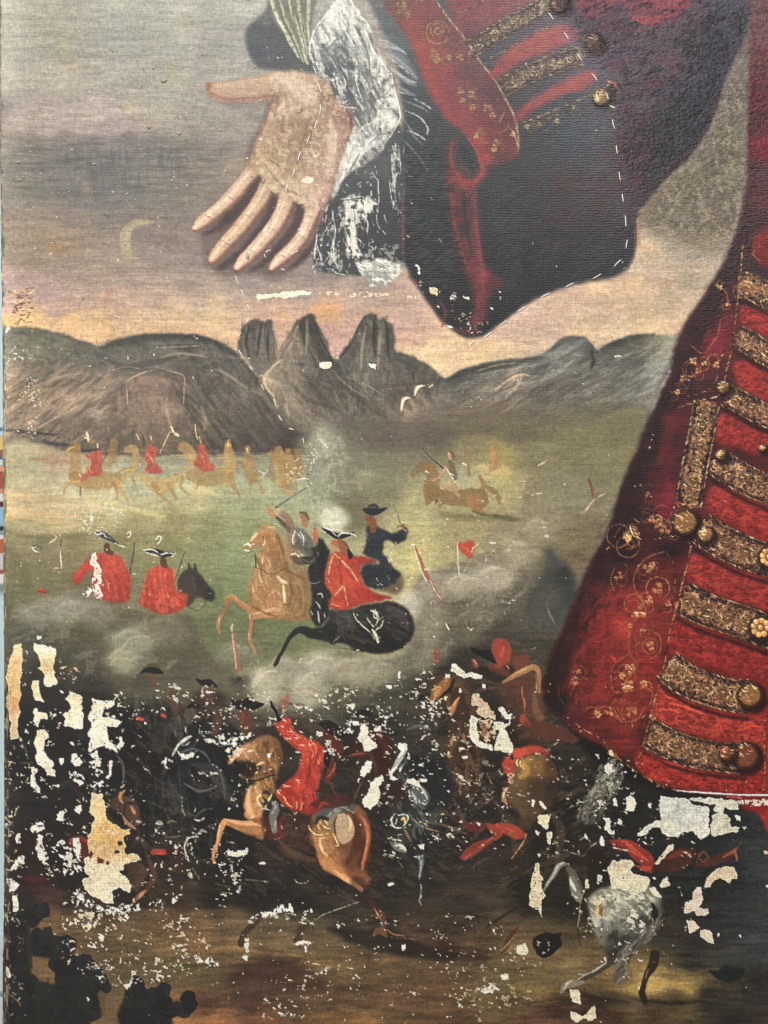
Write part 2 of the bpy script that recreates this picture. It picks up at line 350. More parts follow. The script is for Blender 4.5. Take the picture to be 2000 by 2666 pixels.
# ---- hills
part('painted_hills')
HL = """20 870 565c50;110 870 5a5f50;200 890 57594f;280 905 4f5450;380 890 51534f;470 885 4b4f4e;540 890 4d504f;610 930 4c4d4d;655 980 4f4e4b;60 920 65675c;160 930 5b5f56;250 935 585c56;320 940 555753;
30 975 7d7462;90 960 6e6a60;60 1010 76654f;130 1000 6b6156;190 980 6a6260;220 1000 6d6461;280 990 6b5e58;320 960 5c5753;400 960 56534f;470 960 4d4c4a;540 960 4a4a48;600 1000 4e4d4b;
20 1060 6e6050;80 1050 776a58;110 1030 86765f;170 1050 7b6c5f;190 1035 8d7b6b;240 1050 6a6057;300 1060 6b5b50;370 1000 6b5b57;420 1000 6a5a54;460 1030 5a524c;430 1060 75645b;520 1020 4c4a46;580 1060 4d4a44;640 1080 4a4742;690 1060 4b4843;
20 1110 656056;80 1100 73685a;150 1110 5c574f;230 1100 5e564e;250 1070 74706e;300 1110 5b5147;360 1100 665850;420 1110 67574f;470 1110 5c5048;530 1090 5c5a50;560 1120 4d4740;640 1130 4b4541;700 1110 4b433f;760 1130 433e3a;
30 1160 4f4f4c;120 1170 504e4b;200 1160 544f4a;300 1160 544b41;400 1150 5e5144;480 1165 54503f;560 1170 4c4540;640 1160 4b433f;740 1170 403b37;780 1160 48433d;
650 860 504f4c;690 880 565552;700 920 5a5753;640 930 4c4c4a;670 960 5a5853;790 880 625c56;810 860 454642;750 910 645e58;730 960 6a645a;700 990 8c8069;740 1010 6a6459;780 960 5b5752;830 920 504e4b;850 950 4c4b4a;800 1010 524c49;860 1010 494644;720 1050 6f695e;760 1060 645d52;820 1060 58514a;900 1060 524e4a;
950 860 565651;1000 860 53534d;970 910 565750;1010 910 4d4f4b;900 950 4b4b49;930 960 55534e;1000 970 4d4a47;1060 960 54534f;1100 970 5a5852;1050 1020 4f4a47;980 1040 504a46;900 1010 4a4744;1130 1000 5b5a54;1090 1040 6a6256;1060 1060 7b6f5f;1130 1060 5f5953;
1180 985 454b4c;1240 970 50575a;1300 960 545c60;1380 950 565e60;1400 940 4d5558;1450 900 5d6667;1500 885 656c6c;1480 920 6c7475;1540 910 49504f;1530 950 484c4a;1600 910 4e514b;1650 890 58594f;1700 885 6b6c60;1740 890 74766a;1760 920 62685e;1650 930 565b57;1720 940 6b7470;1700 980 646c6c;1600 960 545654;
1200 1010 56544f;1260 1000 69655e;1330 1000 716a63;1340 980 8f7766;1290 1040 665c55;1400 1020 4e4c4a;1360 1040 5e5650;1480 1010 514d4b;1560 1010 51504e;1640 1020 5d6260;1700 1030 5f6464;1500 1060 4d4947;1400 1080 534c48;1300 1090 594e49;1200 1080 5a5049;1100 1100 564e4a;1600 1070 55564f;1680 1090 5a5d5a;1560 1110 5d5b4c;1660 1150 4d4e44;
850 1100 5f5b55;950 1100 56514d;1000 1130 544c48;1100 1140 544b47;1200 1130 54494a;1300 1130 564c47;780 1100 5b564c;840 1150 6b6c60;920 1150 585852;1400 1130 5c5748;1500 1130 6c6b50"""
HL = samples(HL, .12, .85)
F(HL, '-20 870 12 862 25 853 60 850 110 856 165 868 200 882 240 893 262 902 300 885 350 873 400 868 450 868 500 870 540 877 580 893 615 915 640 945 665 975 685 1003 700 1020 722 1062 745 1086 790 1110 830 1120 900 1130 1000 1130 1165 985 1220 955 1290 938 1390 928 1430 908 1462 880 1510 873 1540 890 1556 912 1580 895 1640 872 1700 867 1745 873 1800 880 1800 1200 1700 1230 1500 1240 1300 1230 1100 1210 900 1200 700 1190 400 1190 10 1182 -20 1182', f=4, rough=3, vary=.09)
F(HL, '616 915 618 890 626 868 634 850 644 838 654 832 664 829 674 834 682 836 690 838 700 832 708 836 712 850 713 866 718 880 716 900 716 926 728 906 742 884 756 866 764 848 776 838 782 832 790 820 800 818 810 817 816 812 820 826 826 838 832 850 840 868 850 884 856 902 860 918 866 928 880 936 886 922 892 912 900 900 912 898 920 882 930 858 938 842 946 826 954 818 966 815 976 818 984 834 992 828 1004 828 1014 836 1022 850 1027 870 1028 890 1028 912 1040 914 1060 920 1085 930 1100 942 1125 956 1142 972 1170 990 1200 1100 1180 1200 760 1200 745 1090 722 1062 700 1020 683 1000 660 968 632 925', f=2, rough=5, vary=.09, sm=False)
# modelling of the rocks
SC('8d7c6a', '12 955 120 950 250 960 300 1000 280 1080 200 1150 60 1160 12 1120', .42, 60, 9, -38, .55, 14, 6, 130); SC('4c4a46', '12 960 300 960 320 1170 12 1170', .42, 70, 10, -35, .5, 14, 6, 131)
SC('7d6a60', '340 1000 480 990 480 1150 340 1160', .4, 60, 9, 70, .4, 12, 6, 132); SC('3c3b39', '460 900 640 930 770 1120 700 1170 500 1160', .5, 60, 10, 55, .55, 16, 6, 133); SC('6b6c66', '240 900 420 880 600 900 660 970 500 950 300 960', .4, 60, 9, 8, .4, 14, 6, 134)
SC('7b766c', '730 1000 780 860 800 1000 900 1080 760 1100', .45, 60, 8, 70, .5, 8, 6, 135); SC('3f403e', '790 830 840 900 960 1060 860 1080 800 980', .5, 60, 9, 65, .6, 8, 6, 136); SC('6f6f68', '900 1000 950 840 1010 840 1030 930 1000 1060 920 1060', .42, 60, 7, 86, .5, 8, 6, 137); SC('434441', '900 960 950 840 1010 840 1030 930 1140 990 1050 1080 920 1080', .45, 60, 9, 60, .5, 8, 6, 138)
SC('6b6c68', '625 860 700 850 715 920 660 960', .4, 50, 8, 84, .5, 6, 5, 139); SC('7d827e', '1180 1000 1400 930 1480 890 1540 940 1700 890 1740 930 1660 1060 1400 1030 1200 1060', .42, 60, 9, -26, .45, 14, 6, 140); SC('474a48', '1180 1000 1400 930 1480 890 1540 940 1700 890 1720 1000 1500 1120 1200 1130', .42, 60, 10, -28, .5, 14, 6, 141); SC('5f544e', '1100 1060 1300 1050 1500 1080 1300 1180 1100 1180', .45, 60, 10, -6, .4, 14, 6, 142)
dabs('15 865 250 895 500 880 650 960 700 1040 400 950 15 950', 380, ['5e6459', '474c4a', '6d7065', '525650', '434544', '6a6a60'], 38, 8, 15, 11, .42, 35, curve=.8)
dabs('15 960 300 960 330 1170 15 1170', 420, ['8a7b69', '5b5450', '776a5e', '4c4a48', '9a8874', '67605a', '4f4e50'], 38, 8, -35, 12, .42, 25, curve=.8)
dabs('330 960 640 950 780 1130 760 1180 330 1170', 460, ['4a4744', '5c554d', '3f3d3b', '6f6154', '55504a', '474340'], 38, 8, 60, 13, .42, 35, curve=.7)
dabs('625 850 710 850 720 930 640 940', 60, ['444342', '68645f', '575552', '3b3c3b', '7d7368'], 38, 8, 80, 14, .42, 12)
dabs('720 960 790 830 850 900 940 1060 780 1090 730 1060', 240, ['454443', '6f685f', '59554f', '3a3a39', '807768', '4d4a47'], 38, 8, 70, 15, .42, 30, curve=.6)
dabs('900 940 950 830 1020 850 1030 920 1150 985 1050 1080 920 1080', 260, ['41413f', '5e5e58', '4d4c49', '383a39', '6b6a62', '54504c'], 38, 8, 75, 16, .42, 35, curve=.6)
dabs('1170 990 1400 935 1500 880 1560 920 1700 880 1760 930 1680 1150 1400 1200 1100 1190', 700, ['5b605f', '47494a', '6a6c68', '544e4b', '4e4845', '737670', '5c544e'], 38, 8, -28, 17, .42, 22, curve=.5)
M('''3b3d3c 14/24/14/8 8 .35 | 260 905 330 886 440 875 540 885 610 925
444644 8/16/8 4 .6 | 300 960 390 945 460 930
3e3f3e 6/14/6 4 .6 | 775 835 790 870 794 900
8a7f70 3/6/2 2 .5 | 782 826 770 860 740 900 720 940
6f5d58 6/10/4 4 .5 | 830 855 848 890 856 925
444644 10/22/8 7 .5 | 805 825 815 870 835 910 870 960
9d917c 3/9/5 3 .7 | 730 938 708 958 690 980 692 1005 712 1030
a0937d 5/4/2 2 .6 | 676 980 684 978 690 990; 712 1020 716 1050 724 1060
8d8271 4/2 2 .5 | 745 1035 750 1080
45443f 6/12/5 5 .45 | 760 1000 800 1040 860 1060 920 1090; 850 960 900 1010 960 1060 1010 1090
4c4a47 12/5 5 .6 | 960 1010 1060 1000 1140 1000
2f3333 5/9/4 3 .5 | 885 930 910 900 935 850 952 822
404442 6/14/4 5 .45 | 978 822 976 870 980 920; 1004 840 1008 880 1005 920
a38d75 2/3/2 1.5 .7 | 332 1050 330 1000 340 985 380 968 405 962
9a836e 2/3/2 1.5 .6 | 405 955 440 965 478 978 480 1010 478 1050
80695a 8/14/8 6 .45 | 345 1020 370 990 420 985
93806e 12/6 6 .5 | 430 1060 445 1110
a98f78 3/4/2 2 .5 | 285 965 330 955 370 962
80705f 6/12/6 5 .5 | 310 1020 312 1060 306 1080; 525 1060 535 1100 530 1120
8d7a68 10/16/8 7 .5 | 170 1030 190 1040 195 1060 180 1075; 100 1045 120 1030
9c8a75 2/4/2 2 .55 | 60 1110 100 1080 130 1050; 20 1070 60 1040; 80 1125 140 1090 200 1060
3b3c40 6/10/6 3 .6 | 12 1120 60 1124 140 1132; 10 1150 80 1152 200 1160; 12 1175 120 1178 260 1172
776f6a 4/3 2 .5 | 30 1140 120 1142 200 1150
4a4c4f 12/16/8 6 .5 | 250 920 300 945 330 960 420 962
b3a690 4/9/3 2 .8 | 1046 1066 1050 1040 1066 1036; 1080 1028 1086 1010 1100 1004; 1118 1008 1126 1002
c6bba2 3/4/2 1.2 .7 | 1044 1070 1048 1046 1060 1036; 1082 1020 1090 1008 1106 1004
b39c86 3/6/2 3 .6 | 1290 1015 1330 985 1360 975 1380 980
95806f 3/5/2 3 .5 | 1285 1085 1330 1060 1350 1040; 1310 1010 1330 1000 1340 985
8a8c82 3/5/2 3 .5 | 1250 975 1330 960 1400 950
3c4242 10/20/10 9 .35 | 1172 985 1240 962 1330 945 1410 930
404644 8/18/6 8 .35 | 1440 905 1480 884 1520 880; 1530 940 1545 915 1590 900 1650 880 1700 872
333736 5/10/5 4 .6 | 1540 915 1545 940 1540 960
80827a 8/20/8 12 .2 | 1700 900 1740 930 1720 1000 1690 1060
8a9190 8/14/6 9 .3 | 1390 925 1440 920 1480 900
d6cdb8 3 1 .7 | 1602 928 1612 926 1620 930''')
M('''8c8478 3/8/4 4 .5 | 776 850 762 890 744 920 730 960; 800 830 800 870 796 920; 952 850 944 900 940 960; 990 860 988 900 984 960
3a3b39 3/7/3 3 .6 | 822 840 834 880 850 910 866 950; 976 830 974 870 976 930; 1008 850 1010 890 1012 930; 680 842 676 880 668 930; 700 860 696 900 700 940; 650 850 640 890 650 930
7a746a 2/5/2 2.5 .5 | 862 960 900 1000 960 1040; 730 1000 760 1050 820 1080; 900 980 950 1000 1000 1030; 640 860 632 890
a5977c 2/5/2 2 .5 | 1240 965 1290 952 1340 945; 1360 975 1350 1000 1320 1030; 420 905 520 900
8d8276 3/8/3 4 .4 | 110 1000 160 980 220 970; 60 1060 110 1020 160 1010; 200 1060 240 1030 280 1020; 560 960 600 980 640 1010; 420 930 470 920 540 930''')
# ---- the field
part('painted_field')
FL = """15 1195 7d7d60;80 1200 85856a;140 1195 8b7562;250 1200 7c7060;350 1200 6d6a5c;450 1200 6b6a5e;560 1195 6b6860;640 1200 5e5b53;760 1200 5c5b52;
15 1240 80805c;80 1240 8c8e70;200 1230 8a8e74;330 1220 84907a;450 1220 7b8872;560 1225 75826c;650 1220 74806a;740 1225 6c7560;820 1220 6e786a;900 1220 747a6c;1000 1220 6e7360;1100 1200 74765f;
15 1290 a18f68;80 1290 9c8f6c;180 1280 9a9a78;280 1280 9a9a78;380 1270 8c957a;480 1270 8a9674;520 1285 9f9c70;600 1260 7d8c70;700 1270 7f8c6e;780 1280 7d8a6e;860 1280 7c8a70;950 1280 7f806b;1050 1260 7e7c5e;
15 1330 ac9468;80 1320 a08d66;160 1340 a89a74;240 1310 a79f79;300 1325 9a9a74;400 1320 8a8c64;500 1310 8a8c62;600 1320 75805c;700 1320 74835f;800 1320 788768;900 1320 748060;980 1330 7c7c5c;1050 1300 8a8a5c;
15 1370 7a7755;80 1370 86815e;150 1360 97895f;250 1360 8a835a;350 1360 7c7850;450 1350 727048;550 1360 6a6f48;650 1370 6a7850;700 1400 647650;
15 1420 5d5c40;100 1420 66634a;200 1420 6a6746;320 1410 67673f;430 1410 67693f;540 1420 67704a;620 1430 6d8058;680 1450 6f8259;
15 1480 545638;100 1490 5c5a3e;160 1480 5f5c40;300 1480 5d5a40;400 1480 62663f;520 1500 5d6a44;620 1490 63754e;680 1500 5f7248;
15 1540 4c4f36;100 1540 54553c;200 1520 53543a;360 1540 595c42;560 1560 55663f;620 1560 566840;680 1600 50613a;640 1650 4e5b3a;760 1620 505c3b;560 1620 4b5638;600 1700 4a523a;700 1680 4f593c;
850 1620 5a6447;1080 1460 9a9a62;1040 1400 8c8a55;1100 1380 90905c;1060 1550 8d8c66;1100 1340 8a8c62;1050 1330 84885a;1150 1350 7c7a55;1090 1500 8a8a60;1100 1300 7e8058;
1140 1180 6b6a55;1200 1170 84804f;1260 1150 8a844a;1300 1200 948c54;1340 1180 857e55;1250 1230 8c8a60;1200 1240 80866a;1160 1300 7d7b58;1300 1270 8a8556;1340 1260 85804f;1380 1200 6f6e50;1440 1170 737352;1520 1150 77774e;1600 1160 716f48;1660 1160 66654a;
1420 1240 7a765e;1500 1240 716f56;1580 1230 75734f;1640 1230 6e6c4a;1250 1340 7a7550;1180 1360 7b7650;1200 1400 7d7a50;1300 1360 6e6a50;1400 1340 6e6a56;1500 1320 716e5c;1580 1300 707058;1620 1290 6d6a4c;1600 1360 6a6c50;1540 1400 646250"""
F(samples(FL, .2, .82), '-20 1184 200 1180 300 1190 420 1188 560 1186 700 1185 780 1190 850 1170 1000 1180 1120 1160 1240 1130 1330 1150 1430 1150 1500 1120 1700 1100 1700 1700 -20 1700', f=5, rough=3, vary=.09)
dabs('10 1190 780 1190 780 1360 10 1360', 620, ['8e9678', 'a09c74', '7c8a68', 'a8a07a', '84906f', '989a70', 'ab9a70'], 60, 5, 0, 21, .35, 5)
dabs('10 1360 700 1360 640 1600 10 1560', 500, ['6b7350', '5c6340', '75794f', '66703f', '546040', '7a8058'], 60, 4, 0, 22, .30, 6)
dabs('560 1380 700 1380 900 1650 600 1720', 200, ['66754c', '5a6843', '73845a', '4e5a3c'], 50, 5, 0, 23, .35, 8)
dabs('1050 1180 1400 1150 1400 1400 1050 1550', 420, ['9a9560', '7f8560', '8a804c', '757450', 'a39a5c', '6e6b45'], 24, 6, -20, 24, .45, 40)
dabs('1350 1130 1660 1120 1600 1400 1350 1400', 300, ['807e5e', '6c6b52', '77764a', '8a8870', '64624a'], 40, 5, -8, 25, .3, 15)
M('''ab8f64 5/10/4 5 .45 | 15 1300 80 1296 150 1302 220 1310
b29a6e 4/9/4 3 .55 | 60 1330 150 1340 220 1345 300 1350; 20 1345 100 1352 180 1360
b3ac7c 8/16/6 5 .55 | 230 1300 290 1312 360 1330 430 1345; 490 1270 530 1275 570 1290
8f6e56 8/14/6 6 .5 | 80 1195 130 1198 190 1205
54563a 10/20/10 9 .45 | 12 1380 60 1395 140 1400 240 1390
6f6a48 6 4 .4 | 240 1400 400 1390 560 1390
4c4c34 16/30/16 14 .35 | 20 1430 60 1480 70 1540
a99f60 14/22/10 9 .4 | 1070 1480 1085 1530 1095 1560; 1290 1190 1320 1240
5e6040 10/18/8 8 .5 | 1150 1340 1200 1345 1290 1348
4a4a30 8/14/5 5 .6 | 1290 1345 1330 1350 1370 1355''')

part('painted_sky')
F([(1700, 520, '625c50'), (1760, 470, '6a6353'), (1820, 420, '676156'), (1860, 330, '6c655c'), (1900, 220, '625c58'), (1900, 560, '625850'), (1780, 580, '6e675a'), (1840, 620, '756b5c')], '1668 590 1680 540 1740 470 1800 410 1850 330 1885 220 1930 120 1960 20 1960 500 1930 590 1890 660 1820 650 1740 620', f=26, a=.85, rough=8, h=0)
SC('96907c', '1668 590 1740 470 1850 330 1930 120 1950 500 1890 650 1740 620', .34, 14, 9, 60, .5, 14, 6, 143); SC('45403a', '1700 540 1800 430 1890 240 1930 400 1900 600 1760 600', .36, 14, 9, -50, .45, 16, 6, 144)
SC('a08f92', '14 260 600 240 600 330 14 340', .35, 90, 8, 0, .3, 20, 8, 145); SC('585a5d', '60 370 560 380 480 500 60 500', .42, 90, 6, 0, .4, 26, 8, 146); SC('4f5257', '180 380 520 390 440 470 200 480', .36, 7, 60, 0, .35, 26, 8, 147); SC('8f7f70', '14 560 500 560 480 700 14 700', .36, 90, 7, 0, .3, 20, 8, 148)
# ---- the open hand
part('painted_hand')
F('5b4a4c', '700 440 760 520 830 560 850 560 860 500 890 430 925 330 905 270 930 300 940 360 905 460 880 540 850 600 800 670 730 722 640 712 600 718 540 700 520 600 500 612 560 560 640 480', f=16, a=.55, rough=4, h=0, idt=9)
for p in ('664 452 640 500 560 590 520 612 560 604 610 570 660 520 684 470', '704 500 690 560 630 640 560 700 600 690 680 610 712 560 724 520', '775 532 760 580 690 670 640 712 690 690 760 620 792 560', '850 520 830 600 760 690 720 716 790 680 850 600 868 540'):
    F('46323a', p, f=8, a=.75, rough=3, h=0, idt=9)
F('5d4a50', '548 256 620 268 700 262 705 300 680 360 650 420 636 432 650 380 690 300 690 268 600 274', f=9, a=.6, rough=3, h=0, idt=9)
SK = [tuple(v) for v in samples('''700 260 a86f5c;760 200 cfa080;720 205 d2a686;800 200 cb9c7c;840 225 b98c6a;860 250 a87a5c;780 250 d0a88a;740 280 cfa488;820 290 c39c78;720 310 c49878;700 350 bd8f6c;760 330 b88e68;800 350 a8805a;
840 340 b38462;860 360 c69274;900 310 a86e5e;885 330 c28c74;880 380 cf9e84;850 420 ce9e80;900 380 b07866;680 400 c49a6c;720 400 b98f64;770 400 af8660;810 430 c09670;690 430 c99f6e;740 450 bf9669;790 470 cba07c;840 480 cf9f82;
860 470 b8806c;740 500 c8a074;780 520 cfa27e;820 520 d2a488;845 530 b0786a;700 470 c8a070;870 440 c28f78;880 290 b47c64;860 275 b08060;800 400 b68c66;670 420 b5885e''')]
PALM = '719 245 705 232 700 205 724 184 753 181 787 186 812 192 838 203 859 219 876 245 892 270 907 291 916 312 914 338 905 367 897 401 886 430 876 456 863 489 856 515 846 536 820 545 800 541 778 530 752 520 722 508 700 490 682 460 660 444 640 434 654 414 664 384 676 350 690 321 702 287 711 262'
def finger(nm, pts, w, cl, cd, seed, hi='e6cba6'):
    part('painted_hand/'+nm)
    w = list(w)
    S(cd, [v+7 for v in w], pts, 5, .9, rough=1.5, h=.05)
    p = P(pts); S(cl, w, p+np.array([-1.5, -2.5]), 5, 1., rough=1.5, h=.06)
    q = smooth(p, False, 6); r = random.Random(seed)
    for k in range(26):
        i = r.randrange(len(q)); d = q[min(i+1, len(q)-1)]-q[max(i-1, 0)]; d = d/(np.hypot(*d)+1e-6); n = np.array([-d[1], d[0]]); ww = np.interp(i/len(q), np.linspace(0, 1, len(w)), w)
        o = (r.random()-.5)*ww*.75; c0 = q[i]+n*o-[2, 3]
        S(hi if o*n[1] < 0 and r.random() < .7 else ['b98466', 'd2a07c', 'c08a6c'][k % 3], (1, 5, 1), np.array([c0-d*6, c0+d*6]), 2.5, .22, idt=9, h=0)
def finger_shade(pts, w, seed):
    q = smooth(P(pts), False, 5); r = random.Random(seed)
    off = np.interp(np.linspace(0, 1, len(q)), np.linspace(0, 1, len(w)), w)
    S('8a5644', (4, 9, 8, 7, 4), (q+np.column_stack([off*.33, off*.26])).ravel(), 5, .55, idt=9, h=0)
    S('f0dcb8', (3, 8, 7, 6, 3), (q-np.column_stack([off*.16, off*.12])).ravel(), 6, .5, idt=9, h=.03)
    for t in (.38, .68):
        i = int(t*(len(q)-1)); S('a0664e', (2, 4, 2), [q[i][0]-off[i]*.36, q[i][1]-off[i]*.2, q[i][0], q[i][1]+1, q[i][0]+off[i]*.36, q[i][1]+off[i]*.26], 2.5, .5, idt=9, h=0)
        S('f4e4c4', (3, 6, 3), [q[i][0]-off[i]*.2-4, q[i][1]-9, q[i][0]+2, q[i][1]-7], 3, .45, idt=9, h=0)
finger('thumb', '716 222 690 226 660 230 620 234 584 236 556 231', (52, 50, 49, 46, 40, 24), 'c99a78', 'a86552', 1)
F('c07a62', '540 215 552 240 600 256 660 254 700 248 690 258 600 264 552 254 538 236', f=6, a=.7, rough=2, idt=9)
F('dcb48e', '556 216 600 214 660 206 700 196 740 190 760 196 700 212 640 222 570 228', f=6, a=.55, rough=2, idt=9)
F('b55a4c', '538 214 550 216 548 232 540 234 536 224', f=3, a=.7, rough=1, idt=9)
finger('index_finger', '662 440 640 470 608 508 575 540 545 565 524 582 511 594', (36, 35, 34, 31, 30, 27, 17), 'd0a180', '8f5648', 2)
finger('middle_finger', '698 482 680 520 655 556 625 595 590 632 570 655 553 678', (38, 37, 35, 34, 32, 29, 18), 'c99b72', '8d5546', 3)
finger('ring_finger', '750 515 736 552 716 590 690 622 660 655 636 678 618 698', (40, 37, 36, 34, 32, 28, 16), 'd2a383', '8c5046', 4)
finger('little_finger', '818 540 806 575 792 610 768 642 740 668 722 684 708 700', (38, 32, 30, 29, 28, 24, 13), 'd0a084', '8a4c46', 5)
for pts, w, k in (('662 440 640 470 608 508 575 540 545 565 524 582 511 594', (36, 34, 30, 27, 17), 1), ('698 482 680 520 655 556 625 595 590 632 570 655 553 678', (38, 36, 33, 29, 18), 2), ('750 515 736 552 716 590 690 622 660 655 636 678 618 698', (40, 36, 33, 28, 16), 3), ('818 540 806 575 792 610 768 642 740 668 722 684 708 700', (38, 30, 28, 24, 13), 4)): finger_shade(pts, w, k)
for x, y in ((509, 596), (551, 680), (616, 700), (706, 702)): S('8f3f38', 6, [x-2, y+3, x+3, y+5], 3, .6, idt=9)
part('painted_hand')
F('a06c58', PALM, f=5, rough=2, a=.5)
F(SK, PALM, f=5, rough=2, vary=.05, h=.06)
# flesh modelling
M('''8e5648 3/5/3 3 .5 | 716 246 706 268 700 290 690 320 678 352; 668 384 660 408 646 430
a06a52 4/7/3 5 .45 | 722 248 724 270 716 300
8f6348 5/12/5 7 .55 | 812 300 800 330 790 370 780 400 770 440
94684a 3/6/2 3.5 .65 | 690 410 715 425 745 440 770 462; 740 300 735 330 745 360
c99e7a 6/14/8 7 .5 | 850 330 838 370 826 410 828 450
dfba98 8/20/10 9 .55 | 735 232 760 228 790 240 800 270
d9b292 8/16/8 8 .45 | 870 350 880 400 862 450; 700 440 730 470 770 500
e0c09c 4/8/4 4 .4 | 724 196 756 190 792 198
74403a 6/12/6 6 .65 | 862 222 884 256 900 284 914 310 916 340; 912 350 900 400 888 440 874 474
6b4644 3/6/3 4 .7 | 676 462 684 476 690 468; 706 498 718 508 726 502; 762 526 776 534 790 532
a8705c 3/4/2 3 .5 | 600 252 650 250 700 244
96604c 2/3/2 1.5 .55 | 776 292 784 290 790 286
5e4436 1 .8 .5 | 752 322 765 328
e8caa4 2/3/1 2 .5 | 640 212 690 203
c78a72 3/6/3 4 .5 | 560 240 620 250 680 246
a87060 4/8/4 5 .45 | 905 300 900 330 892 350
b57a64 2/4/2 3 .45 | 556 556 566 566; 606 580 622 590; 676 608 690 616; 766 622 780 632; 638 506 628 498; 666 562 652 556
d8b090 3/5/3 3 .4 | 800 560 790 590 782 612''')
for x, y, r_ in ((718, 210, 60), (770, 300, 50), (840, 430, 60), (720, 440, 50)):
    dabs([x-r_, y-r_, x+r_, y-r_, x+r_, y+r_, x-r_, y+r_] if False else [x-r_*.7, y-r_*.4, x+r_*.7, y-r_*.4, x+r_*.6, y+r_*.6, x-r_*.6, y+r_*.6], 60, ['dbb38f', 'b98a6a', 'cfa080', 'a97a5c'], 16, 4, 60, int(x), .25, 60)
M('''9d5a42 4/5/4 1 .8 | 771 291 783 287 788 284
6f3d2a 1.2 .8 .8 | 770 293 782 292 788 287
f0e2cc 2/3/1 1 .6 | 800 395 812 392 818 402 826 408 832 400; 812 398 806 392; 816 406 828 404''')
part('paint_losses')
M('''e9ddc6 4/9/3 1 .95 | 785 472 800 464 816 466; 788 470 804 473 814 469
d9c7ac 2/3/2 .8 .9 | 794 526 802 530; 795 535 803 534; 790 521 794 523; 643 666 645 661; 672 628 676 634; 684 612 690 596 698 584; 668 640 674 628 
8f6a3c 5/7/4 .8 .95 | 646 660 644 668 647 674
ece0c8 1.5/2.5/1 .8 .9 | 694 655 700 650; 688 662 691 668; 734 700 742 702; 760 660 775 652; 773 600 780 596 792 606; 868 262 880 266; 872 300 886 298''')
part('painted_hand')
# ---- the shirt sleeve and lace
part('painted_cuff')
F(samples('690 40 5d5f5f;660 80 4b4f55;670 130 454a52;700 170 4a4e53;740 160 474b50;780 176 4d4f50;700 100 4c5056;730 90 4b4e50'), '700 0 690 25 669 48 648 66 639 93 644 127 658 158 678 178 736 183 798 186 830 190 812 150 770 100 740 20 735 -40 700 -40', f=6, rough=3)
F('737669', '700 -50 820 -50 816 42 806 105 803 166 785 155 766 130 738 88 709 40', f=3, rough=3, h=.1)
for k, (a, b, w) in enumerate([('704 -40 716 30 748 90 772 140', 'c9c9a4', 9), ('722 -30 740 40 766 100 790 160', 'b9bb93', 7), ('746 -40 760 30 780 90 796 160', 'd2d3ac', 8), ('772 -40 780 30 790 80 800 140', 'c0c296', 10), ('800 -40 804 10 802 60 804 110', 'cccda6', 9), ('704 0 720 40 734 70', 'e3e2c4', 3), ('732 60 752 110 778 150', 'e6e6cc', 2), ('786 100 796 150 802 166', 'e8e8d2', 2)]):
    S(b, (3, w, w, 3), a, 3, .85, dry=.42, h=.12)
S('55594e', (2, 5, 5, 2), '758 0 770 70 794 140', 3, .6); S('5f6356', (2, 4, 2), '782 -10 788 60 800 120', 3, .6); S('4f534c', (2, 5, 2), '728 20 748 76 776 130', 3, .6)
part('painted_cuff/lace_ruffle')
LACE = '880 -40 913 -40 920 10 938 40 956 63 970 82 974 114 998 148 1015 181 1027 228 1036 270 1044 298 1036 324 1015 359 985 401 956 422 922 443 897 464 880 500 884 530 866 524 866 498 876 456 892 401 914 346 926 312 905 278 880 262 863 219 829 190 812 165 806 118 821 76 846 44 864 12'
F(samples('''890 20 b3b5ac;870 60 a7aaa3;910 60 b7b9b0;850 90 9fa39f;940 90 c1c1b5;830 120 8c918f;820 150 6a7073;850 140 73797e;880 130 7c8186;920 120 9a9d9d;950 130 a0a29e;860 180 4d5157;900 170 555a60;870 210 484c51;920 200 6e7274;950 180 8a8c8a;
980 160 b0b0a4;960 220 8e8f88;990 220 b6b3a4;1010 200 b5b2a2;1020 260 b4b0a4;990 260 a8a497;920 240 4e5256;900 240 4a4e52;930 280 585b5d;960 270 90918c;1000 300 b5b2a6;1030 300 aeaca2;960 320 a3a19a;940 350 a9a9a2;980 350 8a8d8f;1010 330 9c9b94;
950 380 9b9c98;920 400 b3b1a6;970 390 a1a19c;900 440 b4b1a4;890 480 a8a69c;930 420 a9a79c;875 510 9b9a92'''), LACE, f=2, rough=4, h=.15, vary=.1)
r = random.Random(5)
SC('4d5154', LACE, .42, 40, 14, 65, .75, 3, 4, 11)
SC('5e6264', '850 130 1010 170 1030 260 960 300 900 290 860 220 830 160', .5, 50, 12, 80, .6, 3, 4, 12)
SC('e2e2d4', LACE, .36, 34, 9, 60, .75, 3, 4, 13, k=4, h=.14)
SC('f2f2e6', '880 -10 920 10 960 70 940 120 870 110 830 110 830 70 860 20', .5, 26, 9, 60, .75, 4, 4, 14, k=4, h=.14)
SC('efefe2', '960 120 1010 180 1036 280 1010 350 930 420 890 480 880 450 900 390 940 350 980 300 990 230 960 170', .52, 30, 10, 100, .75, 4, 4, 15, k=4, h=.14)
SC('5a5448', '985 190 1020 220 1020 280 990 280', .35, 14, 8, 0, .5, 4, 4, 16)
